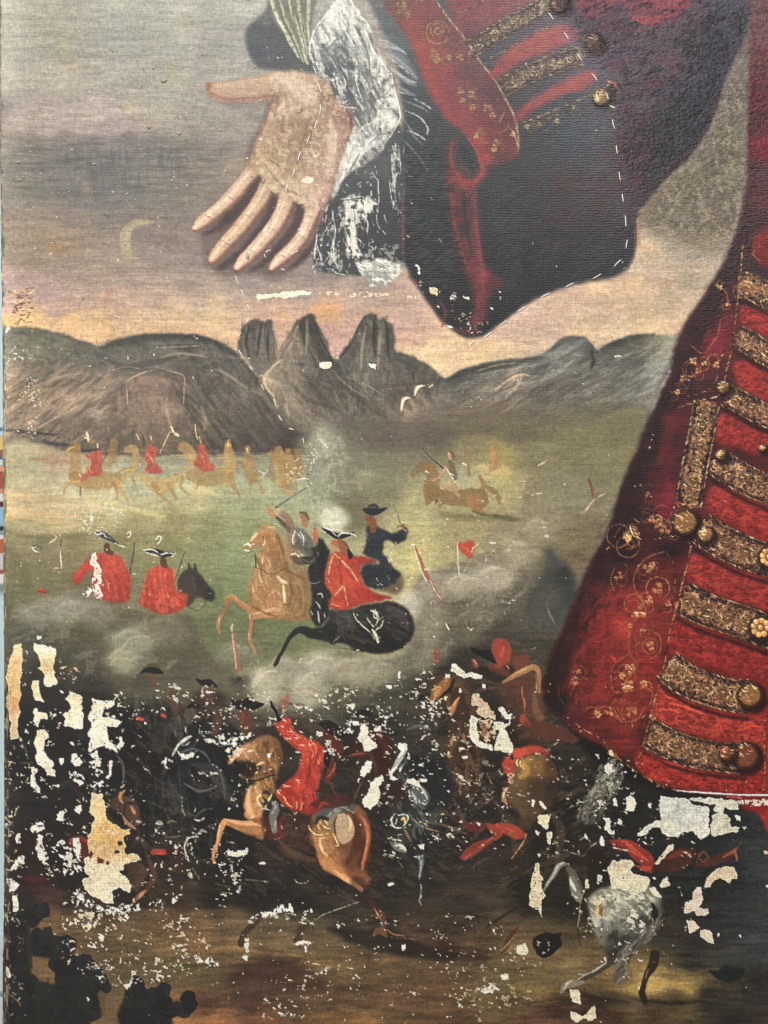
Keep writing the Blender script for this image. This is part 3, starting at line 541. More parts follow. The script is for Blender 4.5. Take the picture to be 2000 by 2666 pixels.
M('''f0f1e8 2/4/2 1 .85 | 880 0 862 22 842 46 820 76 810 104 806 130 816 162; 812 100 820 130 824 150; 914 0 924 24 940 44 958 62 966 84
f4f4ea 2/4/2 1.2 .8 | 950 84 962 104 970 130 984 150 1000 170 1010 196; 1018 190 1026 226 1034 262 1042 290 1040 312 1026 340 1004 372
e2e2d6 3/5/2 1.5 .7 | 1004 180 990 210 966 226 958 244; 1030 300 1000 308 970 320 946 330 930 352 916 380; 1000 344 970 366 940 390 916 420
585c5e 2/5/2 2 .7 | 948 110 960 150 962 190 950 220; 930 150 936 190 928 230; 1016 232 1000 250 976 262 962 300; 900 300 930 302 946 320; 1010 350 990 350 960 376; 936 400 920 430 900 456
6b6f73 4/8/3 4 .6 | 830 130 850 160 880 190 900 230; 880 100 850 130 830 128
e8e8dc 1.5/3/1 1 .8 | 872 186 866 210 880 200; 892 196 900 216 896 228; 850 196 868 218; 904 262 896 268 884 262; 900 176 904 196; 930 160 926 200 934 236 944 262''')
part('painted_cuff/lower_fold')
F(samples('900 480 45484b;950 450 4d5153;1000 430 4b4f52;1040 440 3f4346;860 540 3e4144;900 560 3b3e41;950 560 383b3e;1000 560 34373a;1040 560 2f3336;840 620 3c3f44;880 650 3a3d40;930 640 33363a;1000 650 303337;1030 670 2c2f33;870 700 3f4145;930 480 3e4143;980 500 3b3e41'),
  '897 466 922 445 956 424 985 403 1015 361 1040 325 1052 380 1050 500 1048 600 1048 690 1000 690 960 712 922 716 871 714 825 700 816 660 832 595 856 548 866 520 880 500', f=3, rough=3)
SC('e4e2d2', '898 524 930 520 968 520 986 545 960 552 930 545 926 600 934 640 944 668 918 672 904 650 902 590', .62, 20, 8, 75, .9, 3, 4, 28, h=.12)
SC('3a3c3e', '930 560 960 560 960 620 936 620', .5, 14, 8, 60, .7, 4, 3, 29)
SC('b9b9b0', '820 600 880 500 900 520 890 700 830 700', .28, 12, 30, 10, .8, 3, 4, 17, h=.1)
SC('d9d8cc', '896 520 966 515 960 600 950 680 900 660', .42, 14, 26, 10, .8, 3, 4, 18, h=.1)
SC('c9c9c0', '1016 370 1040 380 1046 560 1020 560', .34, 10, 30, 0, .7, 3, 4, 19, h=.1)
SC('a9a99f', '960 640 1046 640 1046 690 960 690', .3, 14, 10, 20, .7, 3, 4, 20, h=.1)
M('''dedfd4 1.5/3/1 1 .8 | 886 518 910 516 940 512 960 520 984 530 986 500 984 470
deddd0 2/3/1 1 .75 | 866 546 868 570 874 600 868 640 872 670 880 700; 870 620 862 660 876 690; 1022 380 1028 400 1042 420 1044 446; 1020 400 1022 440 1026 480 1030 516; 944 560 958 580 956 610; 1014 470 1020 520; 826 608 822 640 818 676
d5d6cc 1.5/2.5/1 1 .75 | 826 640 836 670 840 690; 840 610 836 640; 864 700 880 712 900 716; 850 560 846 580; 984 470 970 450; 940 474 930 480; 980 560 984 590; 900 478 906 486; 858 600 852 610; 930 620 940 630 938 642; 996 600 1004 610; 966 640 974 650 980 640; 1000 560 1006 580''')
for k in range(170):
    x, y = r.uniform(820, 1046), r.uniform(430, 710)
    g = [(836, 30), (872, 18), (925, 36), (1030, 14), (970, 20)][k % 5]
    x = g[0]+r.gauss(0, g[1]*.6)
    if g[0] == 1030: y = r.uniform(370, 560)
    if x > 1046 or (y < 520 and x < 890) or (y < 590 and x < 836): continue
    A = math.radians(90+r.gauss(0, 35)); L = r.uniform(3, 12)
    S(['eceadf', 'd4d3c8', 'b9b9b0'][k % 3], (1, r.uniform(1.5, 3.5), 1), [x, y, x+math.cos(A)*L, y+math.sin(A)*L], 1, .75, h=.06)
part('painted_cuff/lace_end')
F(samples('940 700 9a9b92;980 690 b5b5a9;1020 690 a5a59b;960 725 99988f;1000 725 94938b;1040 700 8b8a84'), '928 684 950 690 985 673 1010 680 1044 682 1052 694 1040 712 1015 738 990 746 968 744 950 722 936 706', f=2, rough=4, h=.1)
SC('ecebdd', '928 684 985 673 1044 682 1050 700 1015 738 968 744 940 710', .5, 20, 8, 25, .8, 2, 3, 21, h=.1)
SC('6d706e', '928 684 985 673 1044 682 1050 700 1015 738 968 744 940 710', .3, 20, 7, 15, .6, 2, 3, 22)
M('''ecd2ae 10/30/34/16 14 .5 | 724 206 760 214 800 232 820 260
e4c4a4 10/26/28/12 12 .5 | 862 318 868 360 862 410 852 456
d8b48c 8/24/22/10 12 .45 | 690 420 730 460 780 490 820 500
9a6e4c 8/26/30/12 14 .4 | 716 300 740 350 790 380 820 360
8a5c44 3/6/6/3 5 .5 | 836 262 826 300 812 340 806 380; 690 430 720 470 760 500 800 512
a0765a 8/22/10 12 .4 | 752 330 790 320 820 300''')
SC('f0d8b4', PALM, .36, 14, 9, 70, .35, 8, 4, 150); SC('a87c58', '690 330 790 300 810 400 780 460 690 450', .42, 30, 12, 60, .45, 16, 4, 151); SC('b07262', '860 250 910 300 905 380 880 460 856 500 870 400', .5, 16, 10, 80, .4, 8, 4, 152)
liftid('painted_hand', .16, .76)
# ---- coat sleeve with the turned-back cuff
def along(pts, n):
    q = smooth(P(pts), False, 8); d = np.r_[0, np.cumsum(np.hypot(*np.diff(q, axis=0).T))]
    t = np.linspace(0, d[-1], n); x = np.interp(t, d, q[:, 0]); y = np.interp(t, d, q[:, 1])
    dx = np.gradient(x); dy = np.gradient(y); L = np.hypot(dx, dy)+1e-6
    return x, y, dx/L, dy/L, d[-1]
def ring(x, y, rx, col, a0=0, a1=360, w=3, a=.8, ry=None, dry=.3):
    ry = ry or rx; n = 9; t = [math.radians(a0+(a1-a0)*i/(n-1)) for i in range(n)]
    pts = [v for k in t for v in (x+rx*math.cos(k), y+ry*math.sin(k))]
    S(col, (w*.5, w, w*.8, w, w*.4), pts, 1.2, a, dry=dry, h=.1)
def cord(pts, col='c29a5c', dark='3a2420', w=3., seed=0, gap=.25, a=.85):
    """a couched gold cord: a dark line with slanting bright dashes"""
    S(dark, w+3, pts, 2, .5, h=.02); x, y, dx, dy, L = along(pts, max(4, int(L0(pts)/6)))
    r = random.Random(seed)
    for i in range(len(x)):
        if r.random() < gap: continue
        c = hx(col)*r.uniform(.65, 1.25) if r.random() < .8 else np.array([.93, .83, .64]); l = r.uniform(2.5, 5)
        ax, ay = dx[i]*.8-dy[i]*.35, dy[i]*.8+dx[i]*.35
        S(np.clip(c, 0, 1), (w*.4, w*r.uniform(.6, 1.1), w*.4), [x[i]-ax*l, y[i]-ay*l, x[i]+ax*l, y[i]+ay*l], .9, a*r.uniform(.6, 1), h=.12, k=2, rough=.6)
def L0(pts):
    q = P(pts); return float(np.hypot(*np.diff(q, axis=0).T).sum())
def braid(nm, pts, w, base='2e2328', gold='b08a54', hi='e3c48a', seed=0, dens=1.):
    """a broad band of dark braid worked with gold scrolls between two corded edges"""
    upart(nm)
    r = random.Random(seed); x, y, dx, dy, L = along(pts, 60)
    hw = (w if np.ndim(w) == 0 else np.mean(w))/2
    pg = [v for i in range(0, 60, 4) for v in (x[i]-dy[i]*(hw+2), y[i]+dx[i]*(hw+2))]+[v for i in range(56, -1, -4) for v in (x[i]+dy[i]*(hw+2), y[i]-dx[i]*(hw+2))]
    F(base, pg, f=3, a=.93, rough=3, sm=False, h=.06)
    SC(hx(gold)*.45+hx('5e3c34')*.4, pg, .3, 9, 6, 30, .4, 2, 2, seed+3, sm=False, h=.05)
    for k in range(int(L*hw/23*dens)):
        i = r.randrange(60); o = r.uniform(-.72, .72)*hw; px, py = x[i]-dy[i]*o, y[i]+dx[i]*o
        rr = r.uniform(2, 5+hw*.16)*r.uniform(.6, 1.2); a0 = r.uniform(0, 360)
        u_ = r.random(); c = hx('5e4238')*(1-u_)+hx(gold)*u_ if r.random() > .14 else hx(hi)*r.uniform(.7, .95)
        ring(px, py, rr, np.clip(c, 0, 1), a0, a0+r.uniform(90, 250), r.uniform(1.2, 2.4), .75, dry=.15)
    for q in range(max(1, int(L/46))):
        i = int((q+.5)/max(1, int(L/46))*59); px, py = x[i], y[i]
        S(np.array(hx(gold))*.5, hw*.9, [px-1, py, px+1, py], 3, .6, h=.1)
        u_ = r.uniform(.75, 1.15); px += r.uniform(-6, 6); py += r.uniform(-4, 4)
        ring(px, py, hw*.42*u_, np.array(hx(gold))*.85, r.uniform(0, 360), r.uniform(380, 640), 2.2, .65, ry=hw*.34*u_)
        for z_ in range(5): t_ = r.uniform(0, 6.28); S(np.clip(hx(hi)*r.uniform(.6, 1), 0, 1), (1, r.uniform(2, 5), 1), [px+math.cos(t_)*hw*.35, py+math.sin(t_)*hw*.35, px+math.cos(t_+.5)*hw*.5, py+math.sin(t_+.5)*hw*.45], 1, .8, h=.1)
        S(hi, (1, 4, 1), [px-4, py-3, px+2, py-1], 1, .8, h=.1)
    for sgn in (-1, 1):
        e = [v for i in range(0, 60, 3) for v in (x[i]-dy[i]*hw*sgn, y[i]+dx[i]*hw*sgn)]
        cord(e, gold, '1d1213', 3.2, seed+sgn+5, .15)
        e = [v for i in range(0, 60, 4) for v in (x[i]-dy[i]*hw*.8*sgn, y[i]+dx[i]*hw*.8*sgn)]
        cord(e, np.array(hx(gold))*.75, '1d1213', 1.6, seed+sgn+9, .45, .6)
def button(nm, x, y, R_, seed=0, berries=False, hi='e8cc96', gold='a8763f', dark='1c1012', dull=1.):
    upart(nm)
    S(dark, R_*2+14, [x+5, y+5, x+7, y+8], 9, .75, h=0)
    S('3a2018', R_*2+3, [x, y, x+.5, y], 2.5, .95, h=.5)
    S(np.array(hx(gold))*.72*dull, R_*1.6, [x-1, y-1, x, y-1.5], 5, .9, h=.5)
    r = random.Random(seed)
    if berries:
        for k in range(9):
            t = k*.76+.3; d = R_*.62 if k else 0; px, py = x+math.cos(t)*d, y+math.sin(t)*d
            S(np.clip(hx(gold)*r.uniform(.9, 1.3)*dull, 0, 1), R_*.48, [px, py, px+.5, py], 1.5, .9, h=.3)
            S(np.clip(hx(hi)*dull, 0, 1), R_*.2, [px-R_*.08, py-R_*.1, px-R_*.05, py-R_*.1], 1, .85, h=.2)
            ring(px, py, R_*.27, '32191a', 20, 170, 1.4, .7)
    else:
        for k in range(46):
            t = r.uniform(0, 6.28); d = R_*math.sqrt(r.random())*.88; px, py = x+math.cos(t)*d, y+math.sin(t)*d
            br = 1.15-.65*((px-x)+(py-y))/R_-.4*r.random()
            S(np.clip(hx(hi if r.random() < .45 else gold)*br*1.05*dull, 0, 1), (1, r.uniform(1.5, 4.5), 1), [px-3, py-2+r.uniform(-3, 3), px+3, py+r.uniform(-3, 3)], 1, .8, h=.15)
        ring(x, y, R_*.9, '3f2119', 30, 200, 3, .6)
def blossom(x, y, s, seed=0, col='c9a15c', a=.7):
    a *= .8; q_ = random.Random(seed+900)
    if CUR[0] >= 0 and '/' in IDL[CUR[0]]: upart(IDL[CUR[0]].split('/')[0]+'/sprig')
    for k in range(2):
        t = q_.uniform(0, 6.28); rr = s*q_.uniform(.9, 1.7); ring(x+math.cos(t)*rr*1.1, y+math.sin(t)*rr*1.1, rr, '9a7040', q_.uniform(0, 360), q_.uniform(420, 560), 2.2, a*.7, dry=.35)
    r = random.Random(seed); n = r.choice([3, 4, 5])
    for k in range(n):
        t = r.uniform(0, 1)+k*6.28/n; px, py = x+math.cos(t)*s*.6, y+math.sin(t)*s*.6
        S(np.clip(hx(col)*r.uniform(.55, .9), 0, 1), s*.5, [px, py, px+1, py], 2.5, a*.8, dry=.3, h=.1)
        ring(px, py, s*.34, col, r.uniform(0, 360), r.uniform(300, 600), 2, a)
        S('ecd29a', (1, 3, 1), [px-2, py-1, px+2, py], 1, a, h=.1)
part('painted_sleeve')
SLEEVE = '940 -60 960 0 985 60 1010 110 1034 170 1044 240 1050 300 1046 360 1050 450 1050 560 1048 660 1055 688 1069 720 1094 757 1122 797 1142 826 1167 850 1195 871 1224 879 1248 877 1269 867 1309 838 1358 801 1407 773 1468 749 1529 732 1560 728 1600 720 1632 700 1650 668 1656 640 1655 585 1658 560 1690 519 1740 459 1785 421 1816 380 1848 326 1867 269 1889 206 1911 152 1937 104 1953 47 1965 -20 1970 -60'
SL = samples('''960 0 605d5e;1000 60 4a5053;1000 110 4f5559;1040 130 454c50;1030 170 3d4347;1080 200 43444a;1060 250 353b40;1100 280 34383c;1060 320 2f353a;1120 330 2e3237;1070 400 272d31;1130 400 262c30;1080 470 24292d;1140 480 24282c;1080 560 20242a;1140 560 20242a;1080 640 1e2026;1130 640 1f2126;1100 700 1d1e24;1150 760 1c1c22;1200 830 1f1e23;
1250 560 26272c;1300 480 2b2b30;1400 420 2f2e34;1350 560 25262b;1450 520 2c292f;1550 430 35333a;1500 360 2b3441;1400 350 322f36;1560 330 3a3c46;1450 620 24252a;1550 600 26262c;1350 700 1f2025;1450 700 212227;1550 680 24242a;1250 700 1d1e23;1270 800 1d1c21;1400 740 202026;1620 640 26252b;1500 470 3b272d;1570 470 38262c;1480 540 33252b;1550 560 322329;1620 700 26252b;
1600 300 3f3140;1650 250 4a3c48;1700 200 4c3c48;1750 150 4f3d4a;1800 100 4c3b49;1620 200 4e3e4c;1560 150 47394a;1500 60 4b3c4c;1560 30 4e3d4e;1700 40 5c3c49;1800 30 593d4a;1870 60 3f3b4a;1900 0 423d4c;1850 150 33313f;1870 100 343242;1800 250 30303c;1750 300 2b2c37;1700 350 2b2a34;1800 330 272a33;1760 400 292a33;1700 450 2b2a33;1650 400 35232c;1650 470 3c2a33;1660 530 3a2c35;1640 330 3e2b36;1630 380 37222b;1640 600 2c2329''')
F([(x, y, tuple(lift(np.array(c, f4), .16, .8)*np.array([1, 1.03, 1.03], f4))) for x, y, c in SL], SLEEVE, f=5, rough=3, vary=.12)
SC('4a4e50', '1060 300 1160 400 1200 640 1150 760 1060 660', .45, 26, 7, -30, .35, 18, 6, 160); SC('3d3d44', '1300 420 1600 340 1620 680 1380 740 1300 760', .42, 40, 9, -38, .35, 20, 6, 161)
# soft transparent gathers showing beside the lace
M('''7f858a 16/34/14 14 .6 | 992 96 1020 130 1050 160 1080 200
9ea4a8 4/12/4 5 .6 | 990 112 1020 118 1050 134; 1000 140 1030 150 1060 176 1085 204; 1006 172 1034 190 1060 212 1082 222; 1040 226 1060 240 1080 248
c6cacc 2/6/2 2.5 .65 | 1004 122 1040 128 1058 140; 1012 150 1040 170 1064 190; 1020 180 1050 200 1080 216; 1060 212 1084 214; 990 104 1010 108
d6d8d8 2/5/3 2 .7 | 1056 288 1080 298 1100 312 1114 334 1112 350; 1066 340 1090 352 1106 364; 1040 240 1052 244; 1078 256 1100 268 1120 282
8f9599 2/5/2 2.5 .6 | 1050 262 1090 276 1114 290; 1054 368 1072 386 1090 408 1116 446; 1060 340 1074 350 1100 376; 1046 300 1064 330 1080 350
c2c5c6 2/3/1 1.2 .7 | 1064 458 1072 460; 1054 380 1050 400; 1122 512 1126 520; 1144 622 1150 630''')
part('painted_sleeve/red_turnback')
RB = samples('''1020 0 7b4649;1060 0 8e4346;1040 40 8f4749;1070 60 a84a49;1100 20 954548;1120 60 8f4346;1090 120 b34a47;1130 120 a3484a;1150 60 87474c;1180 100 84434a;1110 180 b34543;1150 170 a04445;1190 160 86414a;1220 180 73404a;1140 240 a83f40;1180 240 96404a;1230 240 844048;1270 240 65363f;
1170 300 a03c3e;1210 300 9c3f42;1260 300 85383f;1310 300 6f343b;1200 350 8c353a;1240 360 ac3c3a;1280 350 86353c;1320 350 74323a;1180 380 7e3036;1260 410 a2393a;1300 400 6a3038;1340 380 80373c;1250 450 a33a3a;1220 470 a73a39;1190 440 86333a;1280 440 503037;1180 410 8e3437''')
F(RB, '1000 -60 1000 10 1028 50 1052 86 1078 140 1096 190 1118 236 1138 276 1160 308 1190 332 1216 356 1236 386 1250 420 1256 446 1262 462 1272 446 1290 434 1320 424 1344 412 1352 391 1352 358 1338 301 1309 244 1285 203 1252 163 1212 102 1163 41 1120 -10 1090 -60', f=8, rough=4)
# the long fold hanging from it
F(samples('1180 440 7d3036;1200 470 963638;1230 470 983638;1190 520 742d33;1215 520 352a30;1235 520 86343a;1190 580 6b2a30;1214 590 33282e;1240 590 84333a;1200 650 6a2a30;1225 660 5c282e;1250 660 8a343a;1225 720 74292e;1255 720 8c343a;1280 735 5c262e;1245 780 7c2c32;1262 790 6a2830;1245 840 6e2a30;1220 868 5a242a'),
  '1176 366 1186 362 1190 372 1182 400 1186 430 1200 456 1222 466 1240 458 1252 444 1258 456 1250 476 1238 488 1240 520 1246 580 1250 640 1262 690 1290 716 1294 740 1276 770 1268 810 1250 846 1226 872 1206 868 1226 830 1236 790 1228 750 1206 700 1190 650 1178 590 1170 530 1164 480 1164 430 1168 396', f=9, a=.95, rough=4)
SC('b0443f', '1168 400 1250 450 1240 560 1266 700 1276 760 1240 850 1226 840 1236 760 1190 640 1170 500', .36, 40, 9, 80, .2, 6, 4, 180)
M('''b04440 3/9/12/8/3 4 .7 | 1218 358 1238 386 1252 420 1256 448 1244 468 1222 474
a8403e 2/6/9/5 4 .6 | 1178 372 1174 402 1180 436 1200 464 1224 472
9a3a3a 2/7/7/3 5 .6 | 1176 450 1174 500 1182 570 1198 640 1220 700
a03c3c 2/6/9/4 5 .6 | 1236 500 1240 570 1246 640 1256 700 1258 760
24262b 8/20/24/8 9 .7 | 1196 372 1212 396 1222 420 1226 438
2a2428 3/9/12/4 7 .7 | 1206 494 1208 540 1216 600 1228 660
6a282e 4/18/8 9 .5 | 1270 720 1300 728 1296 750
7d2d33 3/8/4 4 .6 | 1046 520 1048 600 1052 660; 1140 780 1160 810 1150 850; 1176 850 1210 866 1240 862
8c3438 4/10/6 5 .5 | 1124 780 1134 800; 1062 720 1090 745''')
part('painted_sleeve')
SC('4a2026', '1380 480 1640 380 1640 600 1400 640', .3, 60, 14, -40, .35, 20, 6, 31)
SC('15151b', '1060 420 1170 420 1200 600 1240 820 1150 780 1060 680', .4, 30, 8, 0, .5, 14, 6, 32)
# gold cord round the turnback and its sprigs
part('painted_sleeve/gold_cord')
S('a0805a', (6, 7, 7, 6, 7, 5), '1122 -20 1163 41 1212 102 1252 163 1285 203 1309 244 1338 301 1349 350 1350 388', 2, .85, h=.15, dry=.12)
cord('1122 -20 1163 41 1212 102 1252 163 1285 203 1309 244 1338 301 1349 350 1350 392', 'cfae82', '3c2a28', 3.4, 3, .2)
part('painted_sleeve/embroidery')
ring(1140, 84, 30, 'a58650', 0, 360, 3, .7); ring(1138, 78, 17, 'a8874e', 120, 400, 5, .7); ring(1140, 80, 8, 'c2a363', 0, 300, 4, .8)
for x, y, s, k in [(1052, 30, 22, 1), (1045, 8, 14, 2), (1132, 140, 15, 4), (1138, 156, 10, 5), (1168, 150, 9, 6), (1200, 150, 10, 7), (1200, 236, 11, 8), (1226, 246, 11, 9), (1204, 262, 8, 10), (1230, 278, 9, 11), (1268, 282, 14, 12), (1282, 300, 8, 13), (1250, 345, 13, 14), (1290, 372, 11, 15), (1288, 390, 8, 16), (1240, 356, 6, 17), (1090, 0, 12, 18), (1335, 350, 7, 19)]:
    blossom(x, y, s, k, 'bc9857', .7)
part('painted_sleeve/embroidery')
ring(1180, 120, 22, '9c7c4a', 200, 330, 2.5, .6); ring(1212, 130, 26, '9c7c4a', 190, 300, 2.5, .55); ring(1300, 320, 24, 'a88750', 0, 90, 2.5, .6); ring(1162, 158, 10, 'a88750', 60, 300, 2, .7)
S('a88750', (1, 3, 1), '1300 318 1310 300 1314 286', 1, .7, h=.1); S('c6a468', (2, 4, 1), '1330 335 1340 350 1348 380', 1, .8, h=.1)
# red cloth and braid bars of the upper sleeve
part('painted_sleeve/red_cloth')
def rc(c1, pts, seed):
    F(c1, pts, f=6, rough=3, h=.04); SC(tuple(np.clip(hx(c1 if isinstance(c1, str) else c1[0][2])*1.18, 0, 1)), pts, .4, 40, 7, -24, .4, 6, 3, seed)
rc('93434a', '1180 -20 1400 -20 1378 6 1300 40 1240 70 1212 90 1180 50', 40)
rc(samples('1220 90 7d4048;1290 60 8f454b;1360 20 91464c;1250 100 70404a'), '1200 60 1260 50 1340 18 1400 0 1410 10 1330 50 1250 86 1236 112 1214 96', 41)
rc(samples('1300 180 9f3d40;1350 140 b04848;1420 100 b54a4b;1460 80 b04d52;1480 90 a04d54;1440 120 a84548;1360 170 9d3c40'), '1276 196 1296 160 1330 124 1380 92 1440 68 1476 66 1492 100 1440 128 1380 150 1330 176 1296 202', 42)
rc(samples('1350 300 8c383e;1380 270 a94144;1440 230 b04a48;1500 206 b34b49;1530 190 a84848;1520 220 a84444;1440 260 a03f42;1380 300 8c363c'), '1340 308 1350 284 1380 262 1440 226 1500 196 1540 184 1552 200 1520 232 1460 250 1400 280 1360 312', 43)
rc(samples('1530 40 8a4350;1640 20 a04858;1700 60 b84a50;1760 30 a8485a;1780 20 c04a50'), '1500 -60 1800 -60 1790 10 1760 40 1720 56 1690 62 1650 44 1640 20 1600 10 1560 40 1520 40', 44)
M('''c84a4c 4/12/4 5 .6 | 1636 28 1656 50 1700 58 1740 44 1766 20
b04450 6/14/6 7 .5 | 1480 72 1510 90 1490 110; 1360 30 1390 10''')
braid('painted_sleeve/braid_bar', '1222 128 1260 108 1310 76 1360 50 1410 20 1450 -10', 44, '3a2c30', 'a38a66', 'e4d4ae', 51, 1.1)
braid('painted_sleeve/braid_bar', '1310 228 1360 200 1420 176 1480 154 1520 144', 46, '3a2a2f', 'a38a66', 'e4d4ae', 52, 1.1)
cord('1278 150 1320 128 1370 100 1430 70 1440 62', 'c09a62', '35252a', 3, 53)
cord('1310 200 1360 178 1420 146 1490 120', 'b9965c', '35252a', 2.5, 55)
part('painted_sleeve/gold_cord')
cord('1360 318 1400 306 1440 288 1490 268 1540 246 1556 238', 'c9a264', '1e1a1e', 3.6, 54, .1)
cord('1372 326 1410 316 1450 300 1500 280', 'a98a54', '1e1a1e', 2.4, 56, .4)
cord('1180 34 1216 26 1250 10 1262 -10', 'c0a878', '35252a', 3, 57)
for x, y in ((1372, 330), (1404, 325), (1450, 315), (1496, 282)): blossom(x, y, 7, int(x), 'a8874e', .6)
for x, y, k in ((1455, 8, 1), (1545, 110, 2)): button('painted_sleeve/button', x, y, 24, k+60, dull=.8, hi='d8b8a0', gold='8a5a50')
button('painted_sleeve/button', 1566, 252, 23, 63, hi='f0e0a0', gold='b08a50'); M('''c0604a 4/8/3 2 .8 | 1590 214 1604 222 1612 240; 1580 208 1590 216
e8d8a8 3/5/3 1.5 .9 | 1552 240 1558 262; 1574 228 1584 222; 1590 276 1600 280; 1582 216 1590 210
2a1418 4/7/4 2 .8 | 1590 232 1602 244 1596 256''')
part('painted_sleeve')
# coarse texture of the relined upper sleeve, its glare and dark bumps put into colour
UP = '1470 -60 1965 -60 1950 60 1880 230 1840 340 1740 460 1656 570 1640 520 1620 400 1604 300 1560 200 1500 100'
SC('1c1822', UP, .36, 26, 12, -25, .55, 14, 6, 33); SC('5d2a34', '1600 260 1760 200 1700 400 1650 520', .4, 30, 14, -30, .4, 14, 6, 34); SC('6f3a48', '1600 0 1780 40 1760 200 1620 220 1540 120', .42, 34, 14, -20, .4, 14, 6, 35)
SC('16161e', '1800 60 1940 60 1880 200 1800 380 1700 440 1680 340 1760 260', .42, 22, 10, -30, .5, 14, 6, 36)
M('''4a1620 3/4/3 2 .8 | 1608 330 1612 400 1618 460 1626 520 1636 560; 1652 560 1656 600 1656 640
3a1c24 8/12/6 6 .6 | 1680 510 1740 450 1800 390 1850 310 1880 220
7a5f4e 6/12/8 8 .5 | 1664 640 1664 590 1690 540 1740 490''')
# ---- smoke of the field
part('painted_smoke')
F([(850, 1110, '5e5a54'), (1000, 1140, '5c5750'), (1150, 1150, '5c574e'), (1250, 1120, '6a6550'), (1350, 1130, '66634e'), (1500, 1130, '6a674e'), (1650, 1110, '625f4e'), (1000, 1190, '6c6a5a'), (1180, 1190, '77745a'), (1300, 1180, '86804f'), (1420, 1190, '716e54'), (1550, 1200, '6f6c50'), (1650, 1220, '66634c')], '800 1120 900 1090 1100 1100 1250 1070 1400 1080 1560 1060 1700 1060 1680 1220 1560 1250 1400 1240 1250 1200 1100 1230 900 1220 800 1190', f=44, a=.75, rough=10, h=0)
F([(1420, 1280, '77745f'), (1500, 1320, '7c7a68'), (1580, 1300, '6c6a56'), (1560, 1400, '665f50'), (1440, 1400, '7b7868')], '1380 1240 1500 1220 1640 1200 1620 1330 1580 1440 1500 1480 1400 1460 1360 1340', f=40, a=.7, rough=10, h=0)
def puff(x, y, rx, ry, c, a=.6, f=None, seed=0, hi=None):
    a = min(.92, a*1.4); c = np.clip(hx(c)*1.06, 0, 1)
    n = 10; r = random.Random(seed+int(x))
    pts = [v for k in range(n) for v in (x+rx*math.cos(k*6.283/n)*r.uniform(.75, 1.2), y+ry*math.sin(k*6.283/n)*r.uniform(.75, 1.2))]
    F(c, pts, f=f or min(rx, ry)*.55, a=a, rough=8, h=.02, idt=.75)
    if hi: S(hi, (3, ry*.32, 3), [x-rx*.7, y-ry*.1, x-rx*.2, y-ry*.7, x+rx*.5, y-ry*.55], ry*.25, .55, idt=9)
for a in [(850, 1180, 60, 70, '787c72', .55), (840, 1150, 36, 40, '8d9085', .5), (860, 1220, 40, 60, '84887c', .5), (905, 1200, 60, 60, '6c6d62', .4), (840, 1300, 46, 50, '7f8a78', .5), (900, 1290, 60, 60, '6d6e5c', .5), (930, 1350, 60, 60, '605e4c', .6), (855, 1330, 30, 34, '98a294', .5), (872, 1348, 40, 26, 'a7aea0', .6),
          (980, 1300, 70, 50, '66644f', .4), (820, 1240, 30, 60, '7c8677', .4), (1010, 1240, 60, 60, '6a6f5c', .3)]: puff(*a, seed=3)
M('''a9ada1 6/14/6 7 .45 | 828 1130 846 1160 850 1190; 858 1210 850 1240; 860 1180 870 1220
c9cdbf 4/10/4 5 .6 | 838 1342 850 1328 862 1336; 846 1352 872 1344 880 1360
8a8c7c 8/14/6 8 .35 | 870 1130 900 1170 890 1230 910 1290''')
SC('a4a89a', '800 1130 900 1130 910 1260 880 1380 820 1380 790 1250', .3, 24, 18, 20, .4, 20, 6, 61)
# far horsemen in ochre and red
OC = ['8e6f40', '9a7a48', 'a5854f', '7f6238']
def wisp(pts, w, a=.56, c=None, soft=3): S(c or OC[int(abs(P(pts)[0, 0])) % 4], [v*1.3+1 for v in w], pts, soft, a, rough=3, idt=.4)
part('painted_far_horseman')
for pts, w in [('172 1180 186 1164 200 1160 204 1176', (8, 14, 14, 6)), ('200 1166 196 1200 198 1240', (14, 22, 26)), ('196 1244 230 1256 280 1250 304 1244', (26, 28, 34, 22)), ('190 1252 172 1262 166 1290', (8, 6, 4)), ('210 1262 190 1254 180 1256', (7, 5, 4)), ('302 1250 318 1280 336 1308', (14, 7, 4)), ('296 1256 306 1288 300 1300', (8, 5, 3)), ('304 1236 326 1220 346 1240 352 1262', (4, 5, 4, 3)), ('240 1150 236 1136', (10, 6)),
               ('296 1150 292 1180 286 1210', (14, 18, 10)), ('330 1170 350 1168 352 1200 344 1226', (10, 14, 14, 8)), ('340 1222 326 1230 324 1246', (8, 6, 4)), ('370 1240 400 1260 430 1262 452 1244', (14, 26, 30, 16)), ('400 1262 420 1290 444 1310', (12, 8, 4)), ('440 1262 460 1300', (10, 4)), ('456 1236 476 1240 470 1270 500 1290', (4, 6, 5, 3)), ('350 1230 330 1240 320 1262', (6, 5, 3))]: wisp(pts, w)
